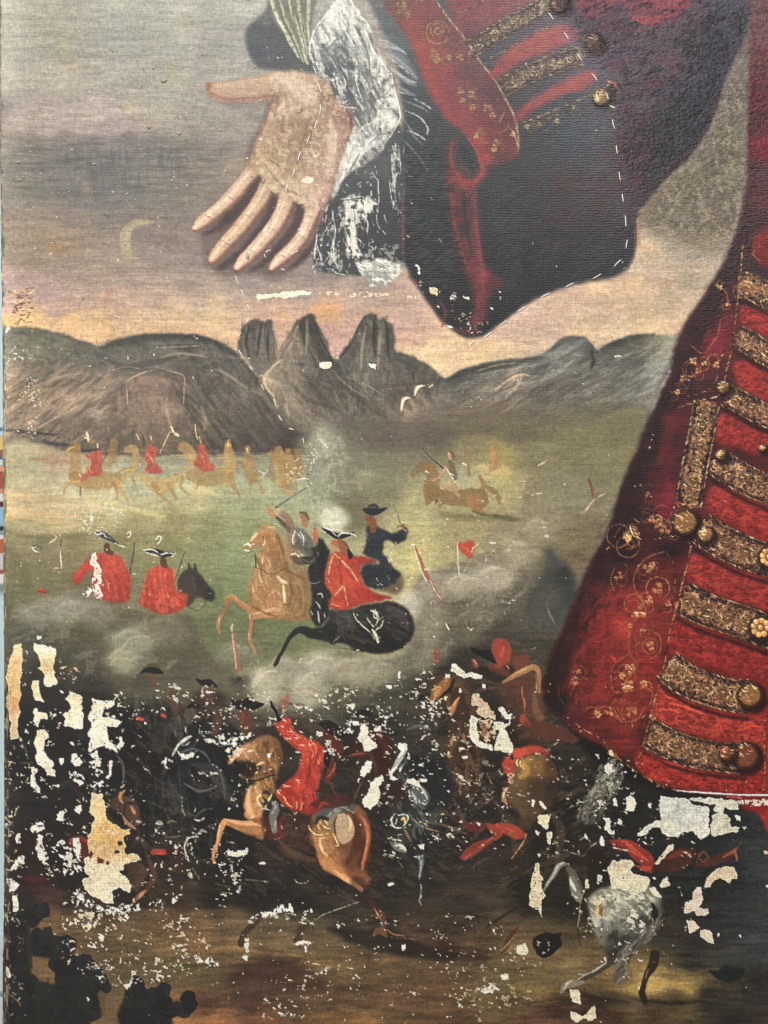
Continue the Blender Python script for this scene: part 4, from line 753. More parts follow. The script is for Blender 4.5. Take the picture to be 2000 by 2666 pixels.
for pts, w in [('470 1166 482 1164 496 1186 500 1210', (12, 20, 22, 10)), ('500 1236 540 1244 580 1236 600 1230', (24, 32, 34, 16)), ('490 1216 470 1230 466 1256', (8, 6, 4)), ('520 1256 510 1270', (7, 4)), ('600 1240 612 1270 626 1296', (16, 7, 4)), ('590 1250 600 1290', (8, 3)), ('604 1214 616 1206 618 1220', (4, 6, 3)),
               ('594 1164 598 1190 596 1216', (14, 22, 26)), ('594 1150 594 1158', (9, 11)), ('566 1196 586 1190', (4, 5)), ('645 1168 645 1178', (11, 9)), ('614 1200 630 1198 648 1206', (4, 5, 8)), ('648 1190 652 1220 656 1244', (16, 26, 22)), ('656 1246 652 1268 652 1290', (6, 4, 3)), ('668 1240 676 1260 686 1284', (9, 5, 3)), ('708 1180 712 1200', (10, 6)), ('726 1170 730 1210 734 1256', (14, 26, 20)), ('750 1176 756 1210 760 1250', (12, 22, 16)), ('772 1174 776 1200 778 1240', (8, 16, 12)), ('734 1256 748 1278 756 1288', (14, 8, 4)),
               ('700 1178 716 1186', (4, 6))]: wisp(pts, w)
SC('7a6038', '700 1170 790 1170 800 1270 730 1290 700 1240', .4, 16, 12, 70, .4, 8, 4, 62)
M('''c2a16b 2/4/1 1.5 .7 | 172 1178 182 1168 194 1162; 326 1228 336 1222 348 1226; 460 1242 474 1234; 176 1252 196 1256 212 1250
d8b48e 3/5/2 1.2 .8 | 253 1156 254 1164; 392 1136 396 1150; 519 1138 522 1152; 593 1150 595 1160; 644 1168 646 1176
8a4a34 4/6/3 1.5 .7 | 398 1138 402 1146; 526 1140 528 1150; 706 1170 712 1176''')
for pts in ('241 1176 262 1174 268 1196 266 1218 270 1234 250 1240 232 1240 214 1254 218 1236 230 1218 236 1200 224 1188 222 1182 236 1184', '386 1158 400 1158 408 1176 402 1192 412 1212 422 1224 416 1232 396 1234 380 1228 384 1206 372 1196 372 1186 380 1176', '516 1160 532 1160 540 1180 546 1200 558 1216 552 1226 530 1226 512 1216 504 1204 514 1190'):
    F('a84a36', pts, f=2.5, rough=4, a=.92, h=.06); SC('c05a44', pts, .4, 14, 6, 70, .7, 2, 2, int(P(pts)[0, 0]))
M('''e0a08a 1/3/1 1 .7 | 238 1202 232 1218 240 1232; 388 1186 398 1200 400 1216; 376 1196 384 1180; 520 1176 528 1190 532 1204
b84a3a 4/6/3 2 .7 | 212 1252 214 1262; 226 1186 240 1190
3a3a38 2/3/1.5 1 .8 | 373 1140 376 1152 374 1168; 268 1200 280 1180; 572 1160 574 1180
cdbb90 1.5/2/1 1 .75 | 443 1124 430 1150 416 1180; 508 1106 510 1124 514 1144; 356 1130 362 1146
e0cfa4 4/7/3 1.2 .85 | 446 1112 452 1126 464 1134 458 1128; 226 1126 228 1136 230 1148
e9e2c8 2/3/1 .8 .9 | 222 1140 234 1142; 846 1160 852 1166; 674 1226 690 1232 696 1224 684 1240; 778 1232 786 1240; 774 1250 790 1246 804 1248''')
part('painted_middle_horseman')
for pts, w in [('1074 1236 1088 1222 1104 1214 1122 1218', (8, 14, 18, 16)), ('1118 1220 1128 1244 1122 1280', (20, 26, 28)), ('1116 1270 1116 1300 1112 1312', (22, 14, 6)), ('1130 1284 1170 1296 1210 1296 1246 1298', (30, 30, 34, 42)), ('1240 1310 1250 1330 1262 1336', (26, 14, 6)), ('1256 1266 1290 1280 1300 1310', (6, 10, 6)), ('1250 1240 1262 1262', (8, 10)), ('1218 1170 1222 1240', (8, 4)), ('1150 1308 1144 1322', (7, 4))]: wisp(pts, w, .75, ['84633a', '96703f', '8c6d3f'][len(pts) % 3])
F('a5764a', '1216 1290 1240 1284 1258 1300 1254 1322 1232 1330 1218 1314', f=6, a=.6, rough=4)
F('a8784a', '1276 1166 1296 1160 1300 1200 1290 1226 1272 1220', f=8, a=.6, rough=5); S('c0835e', (6, 14, 8), '1284 1168 1284 1196 1280 1216', 5, .6, dry=.3)
F('c0a070', '1250 1216 1330 1210 1320 1240 1270 1236', f=9, a=.35, rough=5, idt=9)
M('''c79474 8/9/5 1.5 .95 | 1170 1182 1172 1192
7a4a34 6/9/5 1.5 .8 | 1172 1174 1180 1182 1182 1196
6f5a42 10/18/14 2.5 .9 | 1174 1204 1178 1222 1184 1244
c78a78 6/6/4 1.5 .9 | 1160 1216 1146 1240 1126 1252
b58f66 8/14/8 2.5 .85 | 1150 1262 1176 1272 1196 1290; 1176 1250 1196 1268
e0c59a 2/4/1 1.2 .85 | 1164 1222 1176 1240 1184 1254 1200 1268; 1148 1270 1160 1276; 1142 1300 1148 1310
22262a 3/2 1 .9 | 1154 1219 1136 1204
2e3236 2.5/1.5/1 1 .85 | 1140 1207 1118 1188 1100 1166
1e2420 4/5/2 1 .85 | 1138 1300 1134 1312
efe6d0 4/6/2 1 .95 | 1110 1226 1116 1230; 1174 1234 1182 1238; 1206 1206 1216 1212
3a3a28 3/6/3 3 .5 | 1230 1330 1260 1340 1300 1342''')
part('painted_field')
M('''6a4436 10/22/18/8 7 .5 | 1560 1380 1530 1420 1512 1460 1500 1500
7d5a44 4/12/5 4 .45 | 1548 1400 1524 1440; 1500 1430 1490 1460
9a8a74 1/2.5/1 1.5 .5 | 1520 1440 1512 1480; 1512 1436 1506 1470''')
SC('c2bb74', '1060 1440 1110 1420 1110 1560 1070 1580', .4, 20, 12, 70, .4, 16, 6, 63)
M('''6c3a36 5/8/4 2 .8 | 1532 1246 1538 1262 1544 1290
7a4a42 2/2.5/1 1.2 .7 | 1544 1290 1556 1316 1572 1346
c9a08c 2/5/2 2 .7 | 1516 1334 1530 1322 1548 1300 1580 1282
dcc4b4 2/3/1 1 .8 | 1514 1336 1524 1330 1534 1320
74443e 8/11/5 2 .85 | 1430 1330 1434 1344 1438 1358
7a4a40 2/2.5/3 1.2 .8 | 1440 1360 1452 1390 1466 1428
e9e2dc 3/4/2 1 .9 | 1428 1338 1430 1348
6f3c36 12/16/8 6 .55 | 1536 1372 1542 1386 1548 1400
cfcab2 2/5/2 1.5 .6 | 1384 1290 1396 1286 1410 1284; 1400 1214 1412 1206 1424 1198''')
# ---- the two red riders seen from behind
part('painted_smoke')
LS = samples('20 1580 54543f;120 1560 66665a;220 1560 66645a;100 1620 55564c;60 1680 4c4e44;200 1640 55543f;200 1700 4c4b3f;320 1600 5f5a4b;400 1640 5a5648;360 1680 66675a;420 1720 54533f;300 1720 57574a;500 1660 524f41;560 1700 4f4d41;480 1760 524f43;120 1760 35332e;240 1780 3a3833;360 1790 4b4a3e;600 1760 55533f;640 1820 4f4c3e;700 1780 6a6a5c;800 1780 77786a;740 1740 72735f;880 1740 77786a;960 1740 6c6a5c;1040 1720 66655a;1100 1680 66645a;1100 1640 6e6c60;1140 1600 706d60;1060 1780 4a4a3f;1000 1820 45453c;900 1830 4f4f44;800 1860 55564a;700 1870 4c4b40;560 1830 4c493c;1140 1540 77736a;1180 1500 7d7a6e;1250 1460 7f7b6e;1330 1430 77725f;1400 1380 79745f;1200 1570 5f5b50;1280 1520 77736a;1280 1580 504c44;1360 1540 5a574e;1360 1480 6c675c;1420 1500 5c594f;1420 1430 706b58;1480 1420 6f6853;1300 1640 45413a;1380 1620 4c4a42;1200 1640 5f5b4f;1220 1720 4b4740;1140 1740 5c5a4e;1120 1820 45433a;1450 1600 45453e;1500 1440 615744')
F(LS, '-20 1590 40 1570 90 1560 140 1570 200 1545 250 1560 300 1572 380 1596 440 1606 500 1600 520 1660 560 1720 620 1770 700 1740 760 1710 900 1700 1000 1715 1060 1690 1064 1640 1070 1570 1100 1500 1190 1470 1250 1440 1320 1420 1360 1370 1420 1330 1500 1330 1590 1350 1600 1420 1500 1560 1440 1700 1420 1900 900 1960 400 1960 -20 1900', f=16, rough=8, vary=.12)
for a in [(120, 1585, 46, 36, '74746a', .5), (215, 1560, 60, 26, '72706a', .5), (70, 1600, 30, 30, '6c6e66', .4), (165, 1600, 40, 46, '7a7c74', .35), (360, 1660, 60, 36, '6e6f60', .5, None, 1, '84857a'), (320, 1722, 36, 26, '75776a', .55, None, 2, '92938a'), (640, 1690, 50, 30, '6a6c5a', .4), (700, 1790, 60, 60, '85867a', .5, None, 3, 'a0a094'), (800, 1780, 44, 54, '8e8f84', .5, None, 4, 'b0b0a4'), (830, 1730, 60, 36, '84857a', .5, None, 5, 'a4a496'), (940, 1740, 70, 36, '787668', .5, None, 6, '8f8e80'), (560, 1760, 60, 40, '5e5c50', .4), (760, 1860, 60, 40, '66675a', .4),
          (1075, 1570, 34, 40, '8f9088', .5), (1270, 1510, 60, 34, '8d897c', .5, None, 7, 'a29e90'), (1180, 1530, 50, 40, '817d70', .4), (1340, 1440, 50, 40, '85806f', .35), (1120, 1620, 30, 70, '7c7a6e', .4), (1420, 1340, 60, 40, '827e6a', .4), (1130, 1710, 50, 30, '7a7a6c', .4), (1230, 1610, 40, 40, '5f5b50', .4), (1200, 1690, 50, 40, '524e46', .5), (560, 1540, 30, 50, '65704e', .2), (870, 1360, 30, 26, 'b3b8aa', .5)]: puff(*a)
for x, y, rx, ry, c, a, hi in [(180, 1590, 50, 30, '7c7c74', .6, '9a9a92'), (90, 1600, 40, 30, '70726a', .6, '8a8c84'), (250, 1600, 60, 34, '74726a', .5, '8f8d84'), (340, 1668, 64, 34, '7e8072', .6, 'a2a496'), (316, 1716, 44, 30, '80826f', .6, 'a8aa9a'), (430, 1640, 70, 40, '6f6b5e', .4, '807c6e'), (620, 1700, 50, 24, '75776a', .5, '8c8e80'), (690, 1790, 44, 50, '9a9a8c', .6, 'c0c0b2'), (740, 1740, 50, 30, '85867a', .6, 'a8a89c'), (800, 1800, 46, 50, '9a9a8e', .55, 'bcbcb0'), (840, 1730, 50, 26, '94948a', .6, 'bcbcb0'), (910, 1740, 60, 30, '8a887c', .6, 'a8a698'), (990, 1750, 50, 34, '7c7a6c', .5, '96948a'), (1070, 1580, 30, 36, '9c9c94', .6, 'bcbcb4'), (1130, 1520, 40, 34, '8d8a7e', .5, 'a6a498'), (1200, 1520, 46, 30, '94907f', .55, 'b4b0a2'), (1290, 1500, 56, 30, '98948a', .55, 'b8b4a8'), (1350, 1440, 50, 34, '8e8a7a', .45, 'a8a494'), (1400, 1380, 50, 34, '8a8672', .45, 'a4a08c'), (1260, 1580, 50, 34, '6a665c', .5, '827e74')]: puff(x, y, rx, ry, c, a, None, 31, hi)
SC('9a988a', '640 1720 1060 1700 1100 1600 1150 1500 1400 1420 1380 1540 1200 1680 1060 1780 900 1860 680 1880', .32, 50, 22, -35, .32, 16, 8, 64)
SC('8a8a7e', '20 1580 300 1560 480 1660 400 1780 60 1700', .3, 40, 24, -20, .32, 16, 8, 65)
M('''b9b6a8 2/4/2 2 .6 | 1196 1520 1216 1506 1240 1506 1256 1512; 1274 1500 1290 1508
c0beb0 2/5/2 2.5 .55 | 664 1790 690 1752 720 1748; 786 1780 800 1756 830 1750; 778 1734 784 1716 800 1712
a9a99c 2/4/2 3 .5 | 318 1690 340 1662 380 1656 400 1672; 286 1730 304 1714 340 1718''')
# ghost of a dark horse's rump in the smoke
part('painted_dark_horse')
F(samples('1440 1460 4a4d4a;1480 1500 33383a;1490 1560 33383a;1460 1600 3d4241;1430 1560 4a4c48;1400 1600 4a4a45;1470 1640 3f4340;1440 1690 454740'), '1420 1436 1434 1428 1450 1448 1484 1474 1500 1510 1502 1560 1486 1620 1462 1670 1440 1720 1400 1690 1380 1640 1370 1560 1400 1520 1420 1480', f=12, a=.92, rough=5)
M('7d8076 1/3/1 2 .6 | 1424 1570 1430 1600 1446 1626; 1428 1590 1440 1612')
def rider(nm): part('painted_'+nm)
rider('red_rider')
RC = 'b93c2c'
F(samples('300 1450 b8402e;250 1450 b54030;210 1490 ba3d2e;200 1516 a83526;280 1480 c24632;330 1500 b03a2a;280 1530 aa3626;260 1550 b23a2a;320 1550 9c3024;300 1568 86382c'), '241 1446 256 1440 290 1442 312 1450 324 1470 336 1490 342 1516 338 1540 336 1560 318 1570 299 1570 272 1562 252 1558 244 1540 240 1516 237 1490 232 1484 216 1506 208 1520 198 1522 190 1512 192 1496 206 1480 224 1458', f=3, rough=3)
SC('d85a42', '241 1446 312 1450 338 1500 336 1560 252 1556 238 1490', .36, 34, 9, 72, .38, 6, 3, 70)
M('''8a2c20 2/5/3 2 .7 | 294 1486 306 1506 322 1524; 262 1452 262 1490 268 1520; 330 1480 334 1516
d98a66 1/2/1 1 .7 | 270 1500 280 1520 284 1536; 286 1458 300 1470
c8452f 5/8/4 2 .8 | 196 1508 204 1496 214 1484
5a3428 14/16/10 2.5 .95 | 278 1420 280 1434 290 1440
2f353b 3/16/12/3 2 .95 | 250 1388 268 1392 288 1404 308 1416
4a525a 2/5/2 1.5 .9 | 262 1386 282 1396 304 1410
cfccc0 2/4/3/2 1.2 .9 | 246 1386 256 1392 268 1388 276 1398 290 1402; 300 1414 310 1420 324 1424; 252 1380 264 1386
2e3230 2/4/1.5 1 .85 | 350 1414 346 1450 336 1504
777b78 1/1.5/1 .8 .6 | 348 1426 344 1460''')
rider('red_rider_on_dark_horse')
F(samples('500 1480 3a322c;530 1520 2c2622;550 1545 2a2524;490 1530 40362d;480 1560 4a3428;520 1550 3c3228'), '462 1520 468 1500 480 1486 490 1480 492 1464 498 1478 504 1480 508 1464 514 1486 526 1500 540 1520 552 1534 560 1546 558 1560 548 1566 536 1562 524 1556 512 1556 500 1570 486 1580 470 1560', f=2, rough=2)
M('''57493c 2/5/2 2 .6 | 498 1496 504 1516 512 1540; 520 1506 536 1530
14100e 2/4/2 1 .9 | 506 1468 510 1484; 490 1466 494 1482; 540 1546 552 1550; 516 1506 520 1512
8a8f8a 1/2/1 .8 .8 | 544 1544 552 1546
3a3a2c 2/2/1 1 .8 | 490 1578 510 1590 528 1582 536 1568
a49a80 1/1.5/1 .8 .5 | 504 1588 524 1584''')
F(samples('400 1490 c04430;440 1490 b83e2c;420 1530 bb402e;380 1540 ac3828;470 1560 b03a2a;420 1580 8f3024;400 1560 a63828'), '386 1486 400 1476 416 1472 436 1474 450 1486 454 1510 458 1534 476 1544 488 1552 486 1572 470 1590 440 1598 406 1596 380 1582 362 1570 370 1540 380 1510', f=3, rough=3)
SC('da5c44', '386 1486 450 1480 458 1534 484 1560 440 1596 380 1580 366 1566', .36, 34, 9, 80, .7, 4, 3, 71)
M('''8a2c20 2/4/2 2 .7 | 424 1490 428 1520 434 1550; 398 1490 396 1520 404 1552
e0906c 1/2.5/1 1 .75 | 434 1488 428 1510 432 1534 440 1556; 404 1506 410 1530; 462 1550 480 1560
5a342a 13/17/12 2.5 .95 | 424 1452 426 1466 430 1474
1c1d20 3/13/14/4 1.8 .95 | 382 1436 404 1434 430 1444 454 1440
e3e1d6 1.5/3/2/3/1.5 1 .9 | 374 1432 390 1430 404 1434 418 1444 434 1440 456 1442; 380 1438 396 1444 410 1448; 448 1450 458 1440
343835 2/3/1.5 1 .85 | 480 1440 466 1480 454 1514
e9e4d2 1.5/3/1.5 .9 .85 | 406 1404 412 1396 420 1400 416 1410 410 1416; 330 1390 338 1384 340 1394 332 1400''')
part('painted_field')
S('b03a2a', (12, 15, 12), '106 1538 112 1542', 1, .9); S('2a2a24', 2, '100 1540 118 1542', .8, .7)
M('''d8cba6 1.5/3/1 .8 .8 | 84 1424 90 1434 104 1438; 140 1390 146 1400 132 1412 128 1414; 156 1424 158 1450 160 1480; 140 1480 158 1478
3f3a28 2/4/2 2 .6 | 84 1420 104 1424 110 1432; 160 1404 158 1420 154 1440
4a4030 3/5/2 1.5 .6 | 210 1268 210 1290 208 1284''')
# ---- armoured rider on the pale horse
rider('armoured_rider')
HC = samples('''690 1380 b98c58;665 1400 a87848;645 1425 9c7a52;700 1400 a47444;720 1420 9c7248;680 1450 a5784a;720 1450 94683f;740 1470 8a6442;680 1490 a97e50;720 1500 9c7446;660 1520 a5794a;700 1530 a47848;680 1560 a07246;740 1540 937046;780 1540 8c6c46;
720 1570 ab7c50;760 1580 90703e;800 1580 7e6a3e;700 1600 9c6f42;780 1600 8c6c44;650 1550 946a3f;760 1510 957850''')
F(HC, '684 1368 694 1364 700 1372 716 1376 730 1396 742 1430 750 1460 762 1490 790 1500 806 1512 812 1560 808 1612 790 1614 768 1618 731 1612 700 1612 680 1596 660 1584 646 1556 645 1526 656 1506 666 1480 668 1454 668 1440 684 1426 674 1422 658 1430 644 1434 638 1432 636 1424 648 1414 658 1400 670 1384', f=2.5, rough=3)
SC('c39a66', '668 1440 730 1400 750 1460 720 1520 780 1560 740 1600 670 1580 650 1530', .34, 30, 10, 75, .6, 5, 4, 72)
SC('75502e', '700 1380 740 1430 760 1490 800 1510 800 1600 740 1600 740 1540 720 1480', .34, 24, 9, 60, .5, 6, 4, 73)
M('''a87448 18/16/12/11 2 .95 | 664 1594 630 1574 606 1556 590 1562
c08a5c 5/8/5 2 .7 | 650 1582 622 1564 604 1550 592 1556
9a6a40 10/9/8 1.5 .95 | 592 1562 586 1586 574 1606
a8744a 8/9/6 1.5 .95 | 574 1608 568 1626 572 1648
7a5030 3/4/2 1.5 .7 | 596 1572 590 1592 580 1612; 640 1590 620 1580 606 1566
3a2a20 2/4/2 1 .9 | 580 1578 586 1580
b98458 26/22/16/13 2 .95 | 716 1592 690 1598 668 1604 654 1606
d9a67c 5/8/5 2.5 .75 | 714 1586 686 1592 660 1598
a8744a 12/10/8 1.5 .95 | 654 1606 654 1630 650 1656
b07c50 8/9/7/6 1.5 .95 | 650 1656 652 1672 660 1686 664 1698
6f4828 3/4/2 1.5 .7 | 662 1614 660 1640 656 1660
e6bb90 2/3/1 1 .8 | 650 1600 652 1612; 648 1650 650 1664; 570 1610 570 1624; 716 1590 724 1592
efe2c6 3/5/3 1.2 .95 | 636 1420 646 1416 652 1424; 638 1432 648 1434; 652 1420 660 1416
e4c79a 3/6/3 2 .8 | 654 1408 664 1396 672 1388
3a2a1e 2/4/2 1 .85 | 646 1438 656 1434; 684 1396 690 1408; 664 1440 666 1460 666 1478
efdcb8 1/3/2 1.2 .8 | 688 1400 690 1412 684 1420; 686 1448 682 1466; 674 1484 676 1502 682 1516; 658 1518 660 1540
2e221a 1.5/2/1.5 1 .75 | 668 1478 684 1484 700 1494 722 1492 736 1482
d8b080 4/9/4 3 .6 | 700 1372 712 1376 720 1388; 684 1524 690 1536
cfae78 4/7/3 1.5 .85 | 722 1504 734 1516 750 1520; 736 1524 738 1546 740 1570
c38a60 12/20/10 4 .6 | 716 1536 704 1560 700 1580
7d5636 4/6/4 2 .7 | 776 1530 784 1560 792 1590 790 1606
b07f55 4/6/3 2 .7 | 750 1516 780 1522 790 1550 788 1590 770 1602
8a7a40 10/16/8 5 .5 | 800 1550 804 1580''')
F(samples('780 1390 6f6d5f;760 1400 86857a;800 1410 5e5d50;780 1420 4a4a44'), '757 1380 768 1372 780 1374 796 1384 808 1398 818 1416 812 1430 790 1432 766 1426 753 1414 752 1396', f=2, rough=2)
M('''d8d6c6 1.5/4/1.5 1.2 .85 | 760 1380 756 1396 758 1416; 776 1388 782 1400 784 1414; 766 1392 768 1412
8f8d80 2/3/1 1 .7 | 794 1392 796 1404 792 1418
3a3632 6/12/5 3 .8 | 716 1344 734 1356 746 1372; 726 1340 744 1350
5c4a3a 8/14/8 3 .7 | 730 1360 748 1372 756 1384
b98458 8/16/10 2.5 .9 | 698 1322 706 1334 716 1342
d6a478 3/6/2 1.5 .8 | 698 1326 706 1336; 720 1324 728 1328
a0714e 12/20/14 2.5 .9 | 786 1340 792 1354 796 1368
5e4434 5/9/5 2.5 .75 | 782 1334 796 1338 804 1352
d09a72 2/5/2 1.5 .75 | 780 1346 784 1356
3c4040 5/6/2 1 .95 | 718 1322 740 1306 768 1288
50544e 3/2.5/1.5 1 .9 | 764 1290 784 1278 806 1264
a6aaa0 1/1.5/1 .8 .8 | 722 1318 750 1298 780 1280
2b2a28 10/18/22/16 2 .95 | 760 1450 776 1460 800 1458 824 1448
201e1d 8/20/16 2 .9 | 796 1430 812 1436 824 1430
cfcdc0 2/5/2 1 .9 | 758 1446 768 1444 776 1446 782 1452; 778 1440 786 1446
7f7f78 1/2/1 1 .7 | 790 1456 806 1464 822 1452; 812 1436 814 1442
7c6f5a 6/10/6 4 .6 | 770 1474 788 1490 800 1500
a9a494 1/3/1 1.5 .6 | 770 1470 776 1484; 784 1476 796 1492''')
M('''7a5a40 10/26/34/24 8 .6 | 752 1366 760 1420 776 1470 800 1510
8f7452 6/18/10 6 .5 | 742 1390 750 1430 760 1470
8a6a50 14/18/12 4 .8 | 738 1336 752 1354 762 1372
5f5a4e 12/26/20 4 .75 | 772 1400 790 1424 806 1440
c4a07c 3/8/5 3 .6 | 716 1332 728 1344 740 1356
e9e7da 2/4/2 1.2 .8 | 768 1382 762 1402 764 1418; 782 1384 790 1400 790 1420; 758 1444 770 1442 780 1450
d8b892 2/6/3 2 .6 | 700 1406 712 1400 716 1412; 648 1412 656 1400 668 1388; 690 1450 700 1462 704 1476; 700 1550 716 1540 730 1548; 690 1590 712 1584 728 1588
6e4a2c 3/7/4 3 .6 | 716 1380 728 1410 740 1446; 752 1510 760 1540 752 1580; 664 1446 676 1470 684 1500; 730 1470 756 1490 790 1506; 660 1580 690 1596 720 1604
efdcba 3/7/4 1.6 .75 | 722 1500 736 1512 746 1516; 738 1524 741 1548 742 1568
a9703f 10/22/12 6 .5 | 690 1390 712 1420 720 1450''')
rider('black_rider')
F('242220', '826 1402 840 1402 852 1420 858 1446 852 1470 850 1500 852 1524 866 1538 866 1556 856 1580 858 1600 842 1622 826 1632 812 1612 808 1590 812 1560 810 1520 804 1490 806 1470 822 1460 828 1436 824 1420', f=2.5, rough=4, vary=.2)
M('''b4674c 8/16/12 2.5 .95 | 820 1376 820 1392 822 1408
cf8866 3/6/3 2 .7 | 814 1380 814 1400; 826 1410 826 1418
b9b6a6 2/4/2 1 .85 | 828 1548 836 1546 840 1556; 822 1566 830 1576 834 1584; 828 1592 830 1610 832 1622; 810 1592 814 1600; 844 1596 846 1606
8f8f86 1/1.5/1 1 .7 | 806 1516 820 1520 834 1514; 830 1470 836 1480; 826 1436 830 1448
151413 8/14/8 3 .6 | 840 1420 838 1460 836 1500; 846 1560 840 1590''')
part('painted_black_rider/horse')
HORSE_B = 1
F(samples('880 1600 2e2c2a;940 1600 262422;1000 1590 2b2826;1050 1600 2a2524;1040 1650 1f1c1c;980 1640 1f1d1c;920 1650 1e1d1c;870 1640 222120;1000 1680 1c1a1a;820 1650 1e1d1b;900 1620 33322f'), '860 1590 880 1586 910 1588 950 1574 1006 1566 1040 1572 1062 1588 1076 1616 1076 1650 1062 1676 1036 1692 1006 1700 960 1700 920 1688 890 1674 862 1676 840 1668 812 1662 786 1648 780 1636 796 1632 830 1636 850 1620 856 1604', f=2.5, rough=4, vary=.2)
SC('4a4642', '870 1600 960 1580 1050 1580 1070 1640 1000 1690 900 1670', .36, 34, 8, 30, .5, 8, 5, 170); SC('131212', '860 1640 960 1650 1060 1640 1040 1690 940 1696 860 1672', .5, 34, 8, 5, .6, 8, 5, 171)
M('''5d564e 6/16/6 7 .4 | 1010 1584 1046 1600 1062 1640; 880 1600 910 1612 920 1650
4a443e 4/12/4 5 .5 | 880 1640 920 1660 970 1672; 800 1640 840 1646''')
M('''211f1d 20/18/12/10/8 1.5 .95 | 806 1646 780 1640 758 1656 742 1682 732 1704
1f1b1a 8/12/9 1.5 .95 | 730 1702 722 1722 716 1732
3a3835 3/8/3 4 .6 | 1000 1590 1040 1600 1060 1630; 880 1600 890 1640 900 1670
5a574f 3/6/3 2.5 .5 | 876 1608 882 1636 874 1664; 1024 1582 1050 1576
c9c9b0 1.5/3.5/2 1 .9 | 920 1592 928 1612 944 1630 964 1646; 956 1610 966 1624 974 1632; 974 1590 974 1606 984 1612 978 1626; 1000 1614 992 1630 980 1640 976 1654
d9d8b4 3/8/6 1.2 .9 | 966 1590 978 1594 984 1606; 970 1640 978 1652 984 1672; 988 1612 996 1606
e6e4c8 1/3/1 .8 .9 | 978 1586 974 1596; 968 1650 974 1664; 988 1660 984 1674; 932 1602 928 1596
9aa09a 1/2/1 1 .6 | 868 1588 880 1592; 900 1624 910 1630; 868 1672 880 1660 888 1652''')
rider('centre_red_rider')
F(samples('870 1450 b64630;860 1480 b5422e;900 1460 ad3a28;940 1460 a23626;980 1462 8f3426;900 1500 c03c2a;880 1530 b84a30;920 1540 b23626;960 1550 a83022;1000 1556 8c2c20;900 1570 a83426;870 1570 b03a28'), '858 1446 866 1440 884 1436 916 1446 948 1450 984 1460 968 1468 944 1472 938 1484 942 1510 956 1528 980 1544 1022 1556 1000 1562 970 1566 934 1576 896 1588 860 1582 858 1566 864 1550 848 1526 846 1500 854 1466', f=3, rough=3)
SC('d85640', '860 1446 920 1450 938 1500 960 1540 900 1584 862 1576 850 1510', .4, 30, 10, 60, .38, 6, 4, 74)
M('''d9a06c 3/6/4 1.2 .85 | 872 1442 890 1460 914 1486 932 1512
e8b47e 1.5/3/1.5 1 .8 | 868 1446 860 1470 856 1496; 884 1524 896 1530 900 1548 906 1576; 872 1550 884 1536 892 1526; 850 1504 858 1516; 864 1572 884 1580
7d241a 2/5/3 2 .6 | 880 1476 890 1510 884 1530; 930 1530 934 1560; 900 1480 920 1510
a8653f 14/20/14 2.5 .95 | 868 1412 884 1418 900 1428
c98258 3/8/3 2 .75 | 860 1416 866 1426 880 1430
6f3c26 4/9/5 2.5 .8 | 884 1404 898 1416 908 1430
19181a 6/15/6 1.5 .95 | 906 1432 912 1446 910 1454
17171a 3/13/16/10/3 1.5 .97 | 838 1374 858 1386 880 1396 902 1394 922 1386
ecebe0 1.5/3.5/2/3/1.5 .9 .95 | 838 1372 852 1376 864 1382 872 1392 880 1396; 880 1396 890 1388 904 1388 916 1390 926 1396; 842 1382 856 1392
e0ded2 1/2/1 .8 .8 | 858 1378 880 1378 890 1384''')
rider('navy_rider')
F('5a4430', '1010 1490 1040 1500 1050 1520 1040 1546 1000 1540 980 1530', f=9, a=.8, rough=6)
F('252930', '956 1374 970 1368 992 1376 1010 1384 1030 1386 1046 1376 1058 1374 1064 1390 1056 1404 1042 1412 1032 1422 1022 1410 1006 1406 998 1418 998 1440 1010 1458 1028 1480 1042 1500 1026 1518 988 1534 966 1530 950 1520 940 1496 942 1476 960 1468 986 1466 984 1456 956 1450 944 1440 954 1418 956 1396', f=2, rough=5, vary=.25)
dabs('956 1374 1060 1376 1040 1410 1000 1420 1040 1500 990 1530 944 1500 950 1440', 150, ['4a545c', '15181c', '39424a', '5d6a70'], 8, 3, 60, 75, .6, 60)
M('''7d4a2c 14/22/16 2.5 .92 | 958 1348 968 1356 974 1368
9a5f38 3/7/3 2.5 .7 | 980 1350 980 1366
1f2228 3/16/20/14/4 1.5 .97 | 944 1326 958 1330 972 1332 990 1330 1008 1322
2b3036 8/10/6 1.5 .9 | 962 1318 974 1316 984 1320
4c3c30 3/8/3 2 .9 | 1036 1372 1048 1368 1058 1376
b07a5a 3/5/3 1.2 .9 | 1038 1372 1046 1366 1056 1372; 1050 1378 1058 1382
d8d4c4 1/2/1 .8 .8 | 1040 1364 1048 1360; 968 1372 976 1370; 1030 1410 1034 1420
4a5150 3/2.5/1.5 1 .9 | 1042 1362 1034 1336 1024 1312
9aa094 1/1 .8 .7 | 1040 1356 1030 1326
d8dad0 1/3/1 1 .8 | 980 1504 984 1512; 990 1520 998 1524; 1010 1500 1014 1508''')
M('''7a4a2c 14/16/16 3 .9 | 966 1350 970 1364 972 1380
8a5236 10/18/16 3 .9 | 884 1406 892 1424 896 1440''')
upart('painted_lance')
M('''a8624a 8/9/6 1.5 .85 | 606 1650 612 1690 622 1752
c9b49a 3/6/3 1.2 .8 | 606 1626 604 1642 610 1690 616 1740
a05a3e 2/4/3 1.5 .8 | 614 1680 626 1744
''')
upart('painted_lance')
M('''b04a38 5/9/4 2 .8 | 1080 1422 1092 1450 1108 1490 1130 1530 1150 1568
e2d2bc 1/2/1 .8 .9 | 1078 1420 1088 1460 1098 1490 1112 1516; 1092 1466 1096 1490; 1120 1510 1132 1536 1148 1560''')
upart('painted_banner')
